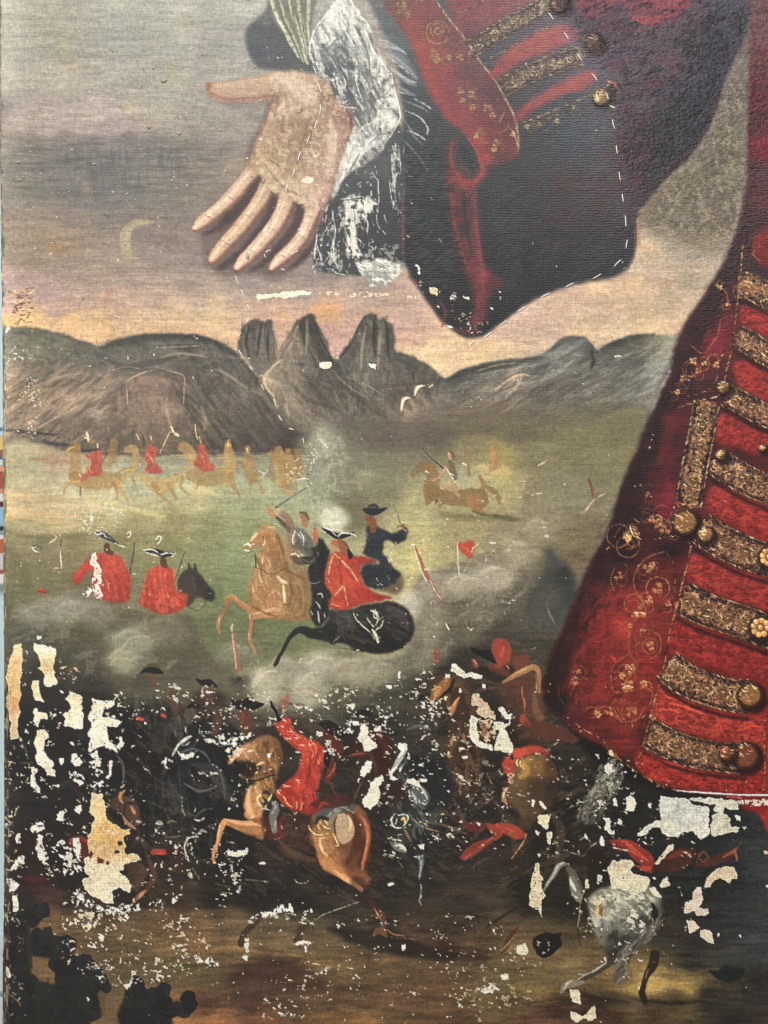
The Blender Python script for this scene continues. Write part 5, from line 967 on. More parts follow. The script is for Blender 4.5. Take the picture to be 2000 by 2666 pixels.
F('b8442e', '1190 1410 1206 1414 1222 1408 1236 1412 1236 1430 1230 1452 1218 1450 1204 1436 1192 1424', f=2, rough=3)
M('''cf5a40 3/8/4 2 .8 | 1200 1420 1214 1430 1224 1444
cfc9ae 2/3/3 1 .85 | 1191 1412 1192 1450 1194 1480 1196 1496; 1236 1424 1246 1416; 1228 1440 1232 1426
c6c2a8 2/4/2 1.5 .7 | 1186 1504 1196 1500 1204 1508''')
part('painted_smoke')
M('''ddd8c4 2/4/2 1 .85 | 1162 1624 1166 1634 1172 1642; 1218 1634 1226 1640 1232 1636
5a2a24 3/4/2 1 .8 | 1168 1626 1176 1640; 1222 1614 1222 1630''')
# ---- the melee in the foreground
A_, B_, C_, D_, E_, G_ = (0, 1600, 3.318), (400, 1700, 2.765), (900, 1650, 2.765), (1300, 1950, 2.37), (0, 2100, 2.37), (600, 2100, 2.212)
part('painted_ground')
GR_ = '''20 1790 322b27;120 1790 33302b;200 1740 44423a;250 1800 36332c;350 1800 4a493e;450 1800 4c4a3e;60 1900 222123;160 1900 262326;330 1900 1c1a1c;420 1880 292622;480 1860 4a463a;560 1860 4d493c;
60 2000 202123;160 2000 262627;330 2000 1c1b1b;430 2000 1a1c1f;500 2050 1b2024;560 2000 1d2023;60 2100 232123;160 2100 252323;300 2080 201c1b;400 2100 18191a;520 2120 171b1f;600 2080 1f1e1c;
40 2200 2c1e1c;150 2200 2a1f1e;330 2180 32241f;420 2200 261f1f;520 2200 1a1c1d;700 2240 2f2421;640 2260 201e1d;40 2280 2b2121;100 2290 3c1f21;170 2290 2c1e1f;350 2280 2d231f;450 2280 342719;560 2280 25211c;660 2300 22201c;750 2280 24211e;850 2280 27221f;
60 2340 2e2120;150 2340 463126;250 2340 523c2a;330 2340 2f2421;450 2330 3a2b20;550 2340 28221d;650 2340 2b2621;800 2330 2c2824;130 2390 5d452c;220 2400 655036;330 2400 655137;420 2400 684d31;520 2400 6b5034;620 2400 635037;720 2400 5d5039;800 2390 463e30;900 2390 322c26;1000 2390 2f2721;1100 2400 3d3024;1200 2380 332b24;
150 2470 644b2c;330 2460 604f33;430 2460 705634;530 2460 7a5b35;620 2460 785f3a;740 2450 6b573a;850 2440 625137;950 2450 534330;1050 2450 4c392a;1150 2450 3d2c22;1250 2460 4e3d28;1350 2480 6b5838;1430 2480 6b5738;1560 2490 655234;
300 2530 51462e;430 2530 534d2d;530 2540 565030;640 2540 4e3728;720 2530 55392b;820 2510 6f5933;900 2520 6e5434;1000 2520 644c31;1100 2500 5e4930;1200 2520 584732;1300 2540 66593a;1400 2540 6e603a;1480 2520 786640;1600 2530 7a6238;1700 2560 a88c4c;1650 2585 8f773c;1780 2560 8f7640;1560 2580 5f4c2c;
430 2600 6f5032;530 2600 58372c;650 2590 4f332a;750 2590 523c2b;850 2590 5b442e;950 2590 57442f;1050 2600 5e4533;1150 2590 63462b;1250 2590 665634;1340 2600 5c4a2c;1450 2620 4c3425;1550 2620 4a2f24;1700 2620 4c3a26;1350 2570 6c6039;
450 2650 7f5833;560 2665 8f5b36;700 2660 70472c;850 2660 704f2a;950 2660 80592f;1050 2660 5f472a;1200 2660 523a29;1400 2660 5c3a2c;1600 2660 44301f;1760 2600 4a4028;1700 2665 3d3324;1900 2665 2a2725;
1500 2100 25221e;1700 2200 272b2b;1900 2180 2c3337;1800 2300 272a2d;1920 2300 2b3033;1900 2400 2d3235;1980 2250 30383c;1980 2450 343a3e;1800 2500 2d2c28;1950 2560 2e2a24;1750 2440 41372a;1620 2400 2f2822;1480 2360 302a23;1450 2440 4b3e2a;1850 2600 332e27;1980 2120 2e3538;1650 2100 262724;1780 2140 262a28;
900 1950 2b2724;1000 1900 2f302d;1000 1820 44433a;1100 1850 3a372f;1150 2000 24272a;1050 2080 272b2d;1200 2100 282225;1300 2000 32251f;1400 2050 32281d;1200 2200 2c2322;1000 2250 292523;1100 2280 28231f;1300 2250 322822;1000 2330 2b2521;1200 1760 3b342b;1400 1800 453428;1300 1900 32251f;1350 1720 403d34;1450 1900 322a22;1500 1960 2c2722;1560 2000 2a2824;1450 2200 2c241e;1380 2320 2c241d;1200 1900 33291f;1110 2160 2a2626;840 1860 444338;760 1900 3d3b30;700 1880 45443a'''
F(samples(GR_, .10, .9), '-40 1810 60 1790 150 1780 260 1800 380 1810 470 1830 600 1850 700 1860 800 1870 900 1860 980 1820 1080 1780 1140 1730 1200 1690 1300 1660 1400 1640 1460 1680 1500 1900 1600 2000 1700 2040 1800 2070 2120 2070 2120 2780 -40 2780', f=26, rough=14, vary=.2)
dabs('130 2400 1260 2390 1300 2660 150 2660', 520, ['7a6238', '5c3b2c', '6a6038', '8a6238', '4a3a28', '70583a'], 60, 8, -3, 80, .3, 8)
dabs('600 2540 1800 2500 1800 2666 500 2666', 300, ['5a382c', '8a6436', '6b4f30', '4b3024'], 80, 8, 3, 81, .28, 8)
dabs('1250 2480 1820 2490 1780 2600 1300 2590', 180, ['8a7440', '6b5a34', 'a88c4c', '5d4c2c'], 60, 7, 2, 82, .32, 8)
SC('2e3538', '1750 2060 2060 2100 2060 2640 1850 2560 1760 2400', .4, 60, 12, 5, .5, 20, 8, 83)
SC('141416', '250 1840 640 1900 640 2260 260 2140', .5, 50, 16, 80, .5, 20, 8, 84)
M('''1d1b19 10/40/60/40/16 16 .6 | 860 2420 930 2440 1010 2450 1100 2480 1180 2490
3a251c 10/40/44/20 16 .5 | 1080 2460 1160 2480 1260 2490
452c24 20/70/80/40 26 .55 | 600 2550 680 2530 760 2540 830 2560
1c1b1a 20/60/60/30 22 .5 | 560 2340 660 2340 760 2350 860 2370
b0914c 5/26/16/6 9 .55 | 1640 2570 1700 2560 1760 2566 1800 2580
8f7440 5/20/8 9 .5 | 1560 2530 1640 2520 1720 2530; 1330 2570 1400 2580 1450 2580
a87a44 4/10/4 5 .4 | 560 2470 620 2466 680 2480; 700 2480 790 2490; 1020 2440 1080 2446
2d1e18 6/16/6 8 .5 | 1480 2580 1560 2600 1640 2610
25201d 4/10/4 6 .5 | 1640 2600 1740 2612 1840 2606''')
# dark bush in the lower left corner
part('painted_bush')
def leaves(cx, cy, n, sp, s0, seed, c=('17191b', '1c1f21', '131517', '20231f')):
    r = random.Random(seed)
    for k in range(n):
        x, y = cx+r.gauss(0, sp[0]), cy+r.gauss(0, sp[1]); t = r.uniform(-2.6, -.2); L = s0*r.uniform(.6, 1.3)
        S(c[k % 4], (s0*.7, s0*1.35, s0*.8), [x, y, x+math.cos(t)*L*.6, y+math.sin(t)*L*.6, x+math.cos(t)*L, y+math.sin(t)*L], 2, .93, rough=3)
F('191a1c', '12 2400 40 2360 60 2380 74 2440 80 2500 84 2540 110 2560 180 2560 240 2590 240 2680 300 2780 -20 2780 12 2640', f=5, rough=8, vary=.25)
F('191a1c', '306 2640 340 2600 380 2600 430 2620 450 2650 440 2780 300 2780', f=5, rough=8, vary=.25)
F('1b1b1c', '78 2440 110 2442 176 2452 180 2486 130 2496 84 2480', f=4, rough=8)
leaves(74, 2374, 9, (12, 12), 24, 1); leaves(104, 2384, 8, (8, 8), 20, 2); leaves(118, 2460, 10, (20, 8), 22, 3); leaves(152, 2474, 10, (12, 10), 24, 4); leaves(104, 2486, 2, (5, 3), 18, 5)
leaves(205, 2556, 20, (26, 18), 34, 6); leaves(164, 2524, 3, (4, 6), 30, 7); leaves(204, 2512, 2, (2, 6), 34, 8); leaves(60, 2590, 24, (36, 36), 34, 9); leaves(395, 2614, 16, (34, 14), 30, 10); leaves(456, 2634, 6, (12, 8), 26, 11); leaves(356, 2590, 5, (12, 8), 28, 12); leaves(240, 2620, 8, (14, 20), 30, 13)
SC('22281f', '40 2560 240 2560 240 2660 40 2660', .4, 24, 16, -50, .5, 8, 6, 85)
M('''3a3a34 2/5/2 3 .6 | 120 2590 134 2570 146 2560; 80 2600 90 2590
26221e 6/14/10 4 .7 | 70 2400 76 2460 80 2520; 120 2560 110 2600 100 2650''')
part('painted_ground')
S('5c4a34', (20, 40, 44), '262 2590 280 2620 290 2680', 6, .85, rough=5)
S('8a5b38', (20, 30, 26), '470 2660 520 2676 600 2690', 8, .7); S('96603a', (10, 24, 14), '540 2668 600 2676 680 2680', 8, .6)
# riders and horses, back to front
part('painted_tan_horse')
F(samples('1150 1780 5a4028;1200 1830 4a3422;1230 1930 48321f;1210 2020 3c2c1e;1170 1900 5a3e26'), '1122 1774 1150 1756 1186 1748 1222 1780 1256 1850 1268 1940 1250 2050 1200 2080 1172 2040 1164 1960 1176 1890 1180 1850 1140 1836 1120 1812', f=10, a=.85, rough=8)
F('5c372a', '1290 1700 1340 1690 1400 1740 1420 1800 1420 1880 1440 1930 1360 1930 1320 1860 1290 1790', f=14, a=.75, rough=8)
SC('7a5436', '1130 1780 1200 1770 1250 1880 1240 2040 1190 2040 1170 1900', .4, 40, 10, 75, .5, 10, 6, 120)
part('painted_white_horse')
F(samples('1040 1990 3a3f42;1080 2050 343c42;1120 2090 2b3238;1060 2160 303434;1100 2200 24282a'), '1020 1960 1060 1940 1096 1980 1130 2040 1150 2110 1130 2200 1110 2280 1090 2350 1076 2300 1060 2220 1020 2180 1010 2110 1030 2050', f=12, a=.85, rough=8)
SC('5e686c', '1030 1970 1090 1990 1130 2080 1100 2200 1030 2150', .4, 36, 9, 70, .55, 10, 6, 121)
part('painted_dark_riders')
F('41281f', '930 1900 980 1880 1016 1920 1020 2040 990 2110 940 2100 920 2000', f=14, a=.8, rough=8); SC('6a4030', '930 1900 1010 1910 1010 2060 940 2080', .38, 30, 9, 80, .5, 10, 6, 122)
F('3a2c22', '500 1810 580 1800 600 1880 560 1900 500 1880', f=14, a=.7, rough=8); F('4a3422', '700 1900 760 1880 800 1910 780 1960 720 1960', f=14, a=.6, rough=8)
SC('3d4648', '250 1880 420 1850 640 1920 640 2200 300 2160', .3, 50, 9, 80, .4, 20, 8, 123); SC('4a3226', '640 1880 1000 1860 1000 2300 800 2320', .32, 50, 12, 20, .4, 20, 8, 124)
part('painted_dark_riders')
F('1a191b', T(A_, '880 860 920 800 1000 760 1080 780 1140 830 1160 900 1190 980 1300 1000 1400 1080 1350 1200 1300 1500 1200 1560 1100 1500 980 1480 900 1300 870 1100 870 960'), f=8, a=.9, rough=6, vary=.2)
F('1b2024', T(B_, '230 560 300 490 420 480 520 520 620 560 680 700 700 850 640 1000 640 1180 500 1180 350 1150 250 1050 220 900 200 780 260 700'), f=8, a=.92, rough=6, vary=.25)
SC('0f1012', T(B_, '230 560 520 520 700 850 640 1180 350 1150 220 900'), .4, 30, 12, 80, .6, 8, 6, 86)
MT(A_, '''9a5540 10/26/10 5 .6 | 600 480 650 465 710 450
b8442e 26/40/26 3 .9 | 1190 895 1230 905; 1400 870 1425 880
35343a 10/50/20 8 .5 | 640 520 700 480 740 420
6b6a5a 10/22/18 3 .6 | 180 1280 280 1280; 215 1150 225 1190 240 1240
4b4a44 30/60/30 12 .35 | 420 740 480 700; 460 1500 500 1480 600 1440''')
MT(B_, '''151a1e 12/40/50/20 2.5 .9 | 310 190 350 215 400 215 450 240
6b3f28 60/90/60 4 .6 | 390 270 400 320
131517 20/60/80/60/14 2.2 .97 | 568 345 600 370 670 380 730 378 790 370
1a1c1e 20/60/30 2.5 .95 | 620 365 690 350 740 370
6a3a24 90/110/100/70 4 .9 | 655 440 668 500 672 560
7f4a30 20/40/20 5 .6 | 640 440 636 500
3a1c18 30/80/40 6 .5 | 380 430 400 500 380 560
4a4535 60/100/60 10 .5 | 460 540 470 580
3b2b20 60/160/200/120 10 .7 | 700 590 800 600 900 620 960 700
1e1d1c 40/120/80 12 .7 | 700 860 640 800 560 740''')
part('painted_grey_horse_head')
MT(B_, '''8a9094 8/26/16/8 1.8 .9 | 270 600 220 630 175 670 150 720
b9beba 6/16/8 1.3 .9 | 180 660 155 700 135 740; 270 598 240 612 200 640
cfd0c8 14/28/16 1.3 .9 | 60 790 75 780; 85 820 95 828; 110 770 130 780; 90 760 80 800
5d656b 6/16/6 2 .8 | 235 540 235 560 240 580; 330 550 345 580 350 600; 150 560 160 600
9aa0a0 4/10/4 1.3 .8 | 232 536 230 566; 325 548 330 580; 260 640 240 660 210 665
3a4146 10/34/20 5 .6 | 330 600 300 660 240 700 190 720
e9e6d6 4/12/20/10 1.2 .95 | 176 708 190 734 215 745 240 760; 200 765 240 755 290 730; 270 716 290 724
4a5052 4/6/4 3 .5 | 240 820 280 880 290 950
2e2b22 3/5/3 3 .5 | 280 860 290 930 240 1000''')
part('painted_dark_riders')
MT(B_, '''a4aaa2 10/34/14 1.5 .85 | 20 1230 40 1222 62 1230
7a8078 4/12/8/4 1.5 .8 | 50 1240 20 1280 0 1320; 100 1225 130 1210 165 1220
c9ccc2 4/12/6 1.2 .85 | 200 1070 210 1130 225 1170; 205 1038 200 1045; 295 1200 330 1206 360 1190
8a908c 6/24/10 1.8 .75 | 320 1300 350 1280 380 1290; 400 1255 430 1265
c4c6ba 4/9/12/8/4 1.3 .9 | 320 1325 260 1330 225 1370 225 1420 245 1470 250 1500
5a605c 6/14/6 3 .6 | 300 1180 360 1130 420 1120; 380 1250 420 1240 440 1270
7e5a28 8/16/8 3 .5 | 260 1160 290 1170''')
# bay muzzle and fallen red coats at the left
part('painted_bay_horse')
MT(A_, '''5c4030 80/150/160/60 6 .8 | 960 1640 1040 1640 1120 1680 1180 1800
a4704c 10/30/24/10 2 .9 | 1075 1520 1040 1560 1040 1600 1060 1625
2a1a16 10/26/10 3 .8 | 1100 1620 1070 1700 1090 1780 1130 1840
a8785a 10/30/34/14 2.5 .85 | 1060 1740 1090 1790 1140 1830 1170 1850; 1130 1660 1150 1690 1165 1720
8a604a 6/20/8 3 .7 | 1010 1640 1020 1690; 1150 1560 1125 1570
2f2020 8/24/10 3 .8 | 1070 1640 1120 1630 1180 1640
7a6a5c 4/7/4 1.5 .7 | 910 1560 940 1555 970 1560''')
MT(E_, '''6a4a30 50/110/90/30 7 .7 | 800 360 850 400 830 460 850 520
3a2a22 30/90/60 10 .5 | 900 240 1000 420 960 500
b07a4e 14/24/26/8 2.5 .9 | 820 595 840 570 870 545 900 515
3a2a20 16/60/50/20 6 .7 | 840 600 920 600 1000 560 1060 480
8f2e26 70/110/70 4 .75 | 450 220 500 240 530 300
b03a2c 20/60/30 3 .7 | 440 205 480 215; 500 190 540 220
c0392c 36/44/36 2 .9 | 950 280 1010 280
5e1f1f 16/40/20 6 .6 | 140 440 200 450 300 450
3a1618 60/120/60 10 .5 | 100 180 160 240 260 200; 400 140 430 160
4f2620 60/100/50 10 .5 | 1020 240 1080 300 1100 400
7a4a34 20/60/30 8 .5 | 840 480 860 470
5a5048 14/40/20 6 .5 | 820 250 860 200 900 260
33261f 20/60/60 10 .6 | 540 520 700 540 820 560''')
# heads, hats and flanks half lost in the dark
part('painted_dark_riders')
M('''5a3c2c 10/26/16 5 .7 | 446 1800 452 1822 456 1850; 560 1850 566 1880 556 1910
6b4634 8/16/10 3.5 .7 | 386 1752 396 1768 400 1784; 500 1846 506 1862; 806 1880 812 1900; 946 1880 952 1900
14171a 3/14/16/6 2.5 .85 | 366 1752 386 1744 406 1746 422 1752; 486 1842 504 1836 520 1842; 912 1866 940 1856 966 1862; 1090 1820 1112 1812 1132 1818
5e666a 2/8/4 2.5 .6 | 470 1960 500 1950 530 1960 552 1990; 560 1990 580 2030 586 2080; 480 2040 520 2060 560 2050; 300 1960 320 1990 322 2030; 1060 1900 1090 1890 1120 1900; 1130 2000 1150 2040 1156 2080
3c4448 10/34/20 9 .5 | 500 1990 560 2010 600 2080; 440 2040 470 2080; 1100 2000 1140 2060 1130 2140
6e4630 4/18/10 6 .55 | 250 2110 290 2140 320 2200; 380 2220 400 2280 380 2320; 720 2180 760 2220 820 2240; 1010 1960 1030 2040; 1180 2080 1210 2140
8a4432 3/12/5 3 .6 | 130 1770 160 1764; 950 1940 980 1990 980 2030; 860 2040 880 2080; 1240 1800 1290 1790; 470 2190 500 2200
54483a 6/24/10 8 .5 | 260 1760 330 1770 380 1800; 640 1880 700 1896; 1040 1840 1100 1850 1150 1846; 1280 2080 1330 2140 1340 2220; 1420 2100 1460 2160 1450 2240
8c8a80 1.5/4/2 1.5 .55 | 420 2170 440 2180 470 2176; 500 2260 520 2290; 1036 2240 1050 2260; 1180 2010 1200 2030 1196 2060; 1266 2010 1280 2040; 640 2290 700 2296; 286 2290 330 2296 350 2310
6a5a44 2/8/3 3 .55 | 1290 2090 1310 2120 1300 2160; 1110 2140 1160 2150 1210 2170; 560 2300 600 2310; 880 2330 930 2350''')
SC('4d4034', '260 1850 1100 1850 1160 2300 300 2300', .3, 46, 12, 35, .45, 30, 8, 172); SC('5a4a3a', '1160 1780 1500 1900 1560 2260 1180 2280', .3, 46, 12, -30, .45, 30, 8, 173); SC('3a4346', '1560 2100 2060 2120 2060 2480 1700 2480', .34, 60, 12, 0, .4, 30, 8, 174)
# the chestnut horse with its red coated rider
part('painted_bay_rider/chestnut_horse')
F(samples('610 1975 8a6440;640 1950 a47a58;680 1945 7d5a3a;720 1950 7a5434;750 1980 6a482e;700 2000 8a6038;680 2020 7a5630;740 2030 6a4a30;660 2070 9a7048;700 2070 8a643c;650 2110 b48658;680 2120 a87a4c;670 2140 8a5c34;760 2060 5a3a26;720 2100 5c3624'), T(B_, '530 800 545 760 570 730 600 690 640 660 700 640 760 600 820 590 880 610 920 680 930 760 900 850 880 940 870 1010 830 1040 800 1100 790 1180 800 1330 760 1340 700 1300 690 1230 660 1190 652 1100 665 1010 690 960 720 930 640 910 620 880 680 830 620 790 590 770 560 800'), f=4, rough=4)
F('241d18', T(B_, '610 800 640 770 720 790 780 820 740 860 700 900 660 900 630 880'), f=5, a=.8, rough=4)
SC('b98c5c', T(B_, '620 700 760 640 860 700 880 850 840 1000 780 1160 680 1180 670 1000 720 900'), .36, 26, 9, 70, .6, 6, 4, 87)
SC('54341f', T(B_, '760 660 900 640 920 780 860 980 820 1040 780 960'), .42, 24, 10, 80, .6, 6, 4, 88)
MT(B_, '''c89a78 10/34/30/14 2 .85 | 560 780 590 740 620 710 660 690
e2c4a4 6/16/8 1.3 .85 | 540 740 555 760 570 770; 680 710 700 705 716 700; 540 800 548 790; 590 700 640 690
d9b48c 6/20/10 2 .8 | 745 810 770 795 795 790; 735 870 745 860
1e1512 6/14/12/8/4 1.8 .9 | 640 905 680 915 740 918 790 905 840 885 900 875
c8a070 8/30/40/20 3.5 .7 | 700 960 680 1040 690 1120 720 1180
9a6c40 60/80/70/44 2 .95 | 780 1270 700 1270 620 1245 520 1215
c8966a 14/34/30/10 3 .8 | 760 1240 680 1225 600 1220 520 1200
7a4c2a 8/20/10 3 .7 | 760 1320 700 1310 640 1290
b07e52 44/40/30/26/22 1.6 .95 | 510 1215 490 1250 475 1320 450 1400 432 1450
9a6a42 22/20/24 1.6 .95 | 440 1420 430 1470 436 1505
dba67c 4/10/4 1.2 .8 | 478 1240 470 1280 458 1320; 430 1440 428 1470
5c3420 4/8/4 1.8 .7 | 500 1280 482 1340 460 1400''')
F(samples('830 2150 8a5c3c;850 2190 a06f48;880 2140 8d6444;920 2120 7d5236;940 2160 6f4228;900 2200 7a4c2e;870 2230 94633c;850 2250 a8764a;910 2250 70442a;950 2200 5a3220;930 2280 7a4c30;880 2270 a4724a;950 2250 4c2c20'), T(B_, '1110 1270 1130 1190 1180 1130 1260 1090 1350 1075 1440 1085 1510 1130 1555 1220 1570 1340 1560 1450 1540 1560 1560 1640 1520 1680 1440 1660 1340 1620 1240 1570 1190 1500 1170 1420 1120 1350'), f=4, rough=4)
F('4a2c24', T(B_, '860 1160 1000 1140 1130 1180 1150 1260 1130 1330 1160 1420 1050 1400 940 1340 880 1290'), f=8, a=.75, rough=5)
SC('5a4038', T(B_, '900 1180 1130 1180 1150 1400 1000 1400 900 1320'), .4, 20, 10, 10, .5, 8, 5, 89)
SC('b58458', T(B_, '1130 1280 1260 1300 1340 1480 1300 1570 1200 1500'), .4, 24, 10, 60, .55, 6, 4, 90)
MT(B_, '''5c3220 14/50/60/30 5 .65 | 1420 1140 1470 1240 1460 1380 1400 1500
a8937a 60/120/130/90 3 .9 | 1350 1180 1370 1230 1380 1290 1370 1330
cdb89c 6/20/10 2.5 .8 | 1400 1170 1420 1220 1410 1280; 1350 1190 1340 1240
3a2018 4/8/4 1.8 .8 | 1320 1180 1300 1230 1310 1300
a05838 14/34/34/26/20 2 .9 | 1480 1160 1530 1240 1545 1340 1530 1430 1500 1560
c67a54 4/12/10/4 1.8 .75 | 1510 1190 1540 1280 1535 1380 1500 1520
7a4530 12/16/12 2 .8 | 1500 1560 1510 1640 1530 1700
d9b48e 8/24/16/6 2.5 .75 | 1200 1330 1200 1380 1220 1430 1250 1460
e2c09a 4/14/6 1.8 .8 | 1195 1335 1230 1330; 1290 1540 1320 1560; 1270 1480 1290 1510
4a5454 30/90/100/60 4 .85 | 1170 1180 1230 1140 1330 1110 1420 1110
8a989c 6/14/6 1.6 .8 | 1270 1150 1330 1115 1390 1110; 1250 1180 1290 1150 1350 1130; 1380 1120 1440 1150
2e3430 14/40/20 3 .8 | 1160 1230 1200 1190 1270 1200
7a7a6c 10/26/30/14 2.2 .85 | 1340 1140 1290 1180 1270 1240 1290 1290
c9b46c 5/12/8/5 1.2 .95 | 1205 1200 1190 1225 1185 1250 1200 1270; 1230 1210 1250 1225 1245 1250 1225 1245; 1215 1235 1240 1260 1270 1265; 1118 1245 1125 1270 1150 1300 1200 1310 1260 1300; 1300 1310 1315 1350 1330 1385 1310 1390; 1290 1300 1310 1330
e2d394 3/7/3 1 .9 | 1210 1205 1200 1230; 1240 1215 1250 1235; 1130 1275 1160 1300; 1320 1350 1316 1370''')
MT(G_, '''a87448 60/44/34/26 2.2 .95 | 560 320 620 380 690 430 750 470
c89468 10/24/16/8 3 .8 | 600 370 650 405 700 440 745 465
c08a5c 26/34/26 1.6 .95 | 742 468 756 480
4a2c20 20/30/24/18 3 .8 | 770 490 810 550 840 600 860 640
b07c60 3/10/8 1.5 .8 | 830 590 850 625 870 655
5c3828 20/26/24/30 3 .85 | 860 600 880 640 885 690 880 730
6a4430 14/36/40/16 2.5 .85 | 830 740 850 715 880 720 900 750
a06a48 4/8/4 1.5 .7 | 828 730 826 745; 905 712 940 735 1000 745
33221c 30/90/80 10 .5 | 780 560 760 500 730 440''')
part('painted_bay_rider')
F(samples('744 1880 b83a2a;760 1895 b03828;790 1930 b43c2c;816 1935 a83628;830 1960 a43426;790 1980 b43a2a;800 2010 ac3226;780 2050 a82e24;740 2060 a42a22;770 2090 a42c24;810 2080 9a2a22;840 2000 8a2a22;720 2065 b03a2c;800 2110 8e2622'), T(B_, '870 520 900 490 930 470 965 460 985 490 1000 530 1050 580 1110 620 1160 630 1210 660 1240 700 1236 780 1220 850 1190 930 1170 1000 1190 1060 1210 1120 1130 1170 1090 1160 1050 1145 1000 1135 940 1100 890 1040 870 1005 920 960 980 910 1030 860 1055 790 1060 720 1030 700 970 640 920 590 890 550'), f=3, rough=3)
SC('d2503a', T(B_, '890 520 980 480 1110 630 1220 700 1200 900 1150 1120 960 1090 890 1000 1060 850 1050 700 940 590'), .4, 30, 9, 75, .35, 4, 4, 91)
MT(B_, '''7a1f1c 6/16/8 2.2 .75 | 1130 760 1120 860 1100 940; 1150 1010 1160 1120; 960 620 1040 680; 1180 700 1170 800
df7a54 3/9/4 1.3 .85 | 985 545 1010 580 1060 610; 1120 640 1130 680 1150 650 1170 690 1165 740; 1130 690 1150 720 1140 760; 1180 760 1190 800 1200 740
e8a070 3/8/3 1.1 .85 | 930 950 960 960 990 960; 1040 930 1060 940; 900 1010 940 1040 960 1080 1000 1110; 1030 1070 1030 1120; 1070 1080 1060 1130
15171a 14/22/20/30 1.6 .97 | 845 350 860 390 885 430 905 480
101214 20/36/20 1.8 .95 | 872 480 900 470
6a2620 30/90/100/60 4 .85 | 1230 570 1270 620 1320 680 1340 700
20191a 20/70/80/40/16 3 .9 | 1200 510 1250 520 1310 560 1370 590 1390 600
16181b 16/46/60/40 2.5 .9 | 1260 690 1250 740 1260 790 1300 800
7a2a20 20/60/50/30 3.5 .8 | 1290 760 1280 850 1250 920
a84a38 6/16/8 2.2 .75 | 1310 790 1290 850 1260 890
b8543e 16/40/20/8 5 .65 | 970 300 950 340 935 400 930 420
d8d6c4 6/16/8 1.4 .8 | 935 410 930 450; 955 405 945 420
5c2420 30/80/100/60 6 .75 | 1150 1090 1240 1080 1330 1060 1400 1070
b03428 10/30/20/8 4 .7 | 1190 1120 1220 1080 1260 1090; 880 1120 920 1130
6a2822 60/110/90 8 .7 | 800 1200 840 1280 900 1300
7a201e 16/50/40/20 4 .7 | 920 1170 910 1240 920 1320
6a6c6c 30/70/60/40 2.5 .9 | 860 1080 890 1120 860 1180 870 1280
9a9c98 6/16/8 1.8 .75 | 860 1080 880 1110 850 1160; 880 1200 870 1260
2c2a2c 10/30/16 3 .8 | 900 1080 920 1140 890 1200
cdbd78 4/14/16/8 1.3 .9 | 800 1012 760 1030 745 1070 770 1105; 800 1130 810 1100 830 1060 850 1020
3a3228 16/40/20 3 .8 | 790 1040 800 1080 790 1060
2a2a26 8/24/10 3 .7 | 840 1020 810 1000 780 1020''')
# figures and horses of the middle and right
part('painted_dark_riders')
MT(C_, '''4a2018 60/150/170/120/60 6 .85 | 60 860 180 780 240 800 280 920 250 1040
6a2c22 14/50/30 5 .7 | 40 880 120 860 200 850; 200 720 270 780 300 860
a0604a 4/14/6 3 .6 | 10 880 80 865 140 860
4a211c 60/120/80 8 .7 | 300 1120 380 1120 430 1170
7a5a3c 6/16/6 3 .7 | 60 1200 80 1140 110 1080; 310 1210 320 1240 350 1250; 370 1210 380 1250
1e2226 100/220/260/160 14 .7 | 420 900 560 1000 640 1100 600 1200''')
part('painted_white_horse')
MT(C_, '''9aa09c 10/40/34/16 2 .9 | 440 830 400 880 360 950 320 1010
d5d8ce 6/24/16/8 1.4 .9 | 440 800 410 850 380 890; 370 950 345 980 330 1010; 420 940 400 960 390 990; 450 860 460 900
4c5052 10/30/16 3 .8 | 420 880 430 930 380 960
5a6468 60/120/110/50 4 .75 | 490 1170 520 1150 550 1190 560 1240
a4aaa6 6/20/10 2.2 .75 | 480 1140 500 1180 510 1220; 540 1100 560 1130 580 1170
2e3336 20/50/30 5 .7 | 560 1220 600 1240 660 1200
d4d6cc 5/14/10/6 1.3 .85 | 350 1300 330 1340 350 1390 400 1400; 380 1310 430 1300 450 1330 420 1380; 350 1480 400 1490; 370 1330 360 1370
cdae6c 6/24/14 2 .8 | 400 1340 420 1330 430 1360
7c6a4c 10/24/20/8 2.5 .8 | 410 1390 440 1440 470 1490
8a7a56 4/9/6/4 1.4 .85 | 480 1330 540 1380 610 1410 670 1425; 640 1470 660 1460 670 1440
6a6e68 10/40/50/20 3 .75 | 320 1500 370 1540 430 1570
9aa098 8/30/14 2.5 .75 | 350 1530 390 1520 430 1560''')
MT(G_, '''5a6062 8/34/30/14/8 2 .8 | 1070 285 1100 300 1095 360 1088 420
8a9090 4/14/8/12/6 1.6 .8 | 1090 290 1100 330 1090 400; 1095 450 1100 480 1092 520; 1088 540 1100 565
c0c2b8 4/12/6 1.3 .85 | 960 220 990 230 1010 250; 1100 510 1094 530; 1060 290 1090 290
9a9a8c 1.5/4/4/2 1.2 .75 | 490 655 540 620 610 595 680 570 740 548; 370 420 390 440 430 440 450 425
4c3428 20/34/30/40 2.5 .85 | 160 662 110 700 80 730 60 790
523a2c 16/40/34/50 3 .85 | 450 670 410 700 400 740 385 770
7a6a5c 4/8/4 1.8 .7 | 400 665 430 655 465 670 460 700
1b1f22 6/16/12/6 4 .7 | 1470 700 1540 650 1620 600 1659 580
5c3224 10/34/30/14 3 .8 | 1659 690 1620 740 1590 800 1565 840
a08a74 2/6/3 1.3 .7 | 1640 740 1600 790 1560 830''')
part('painted_tan_horse')
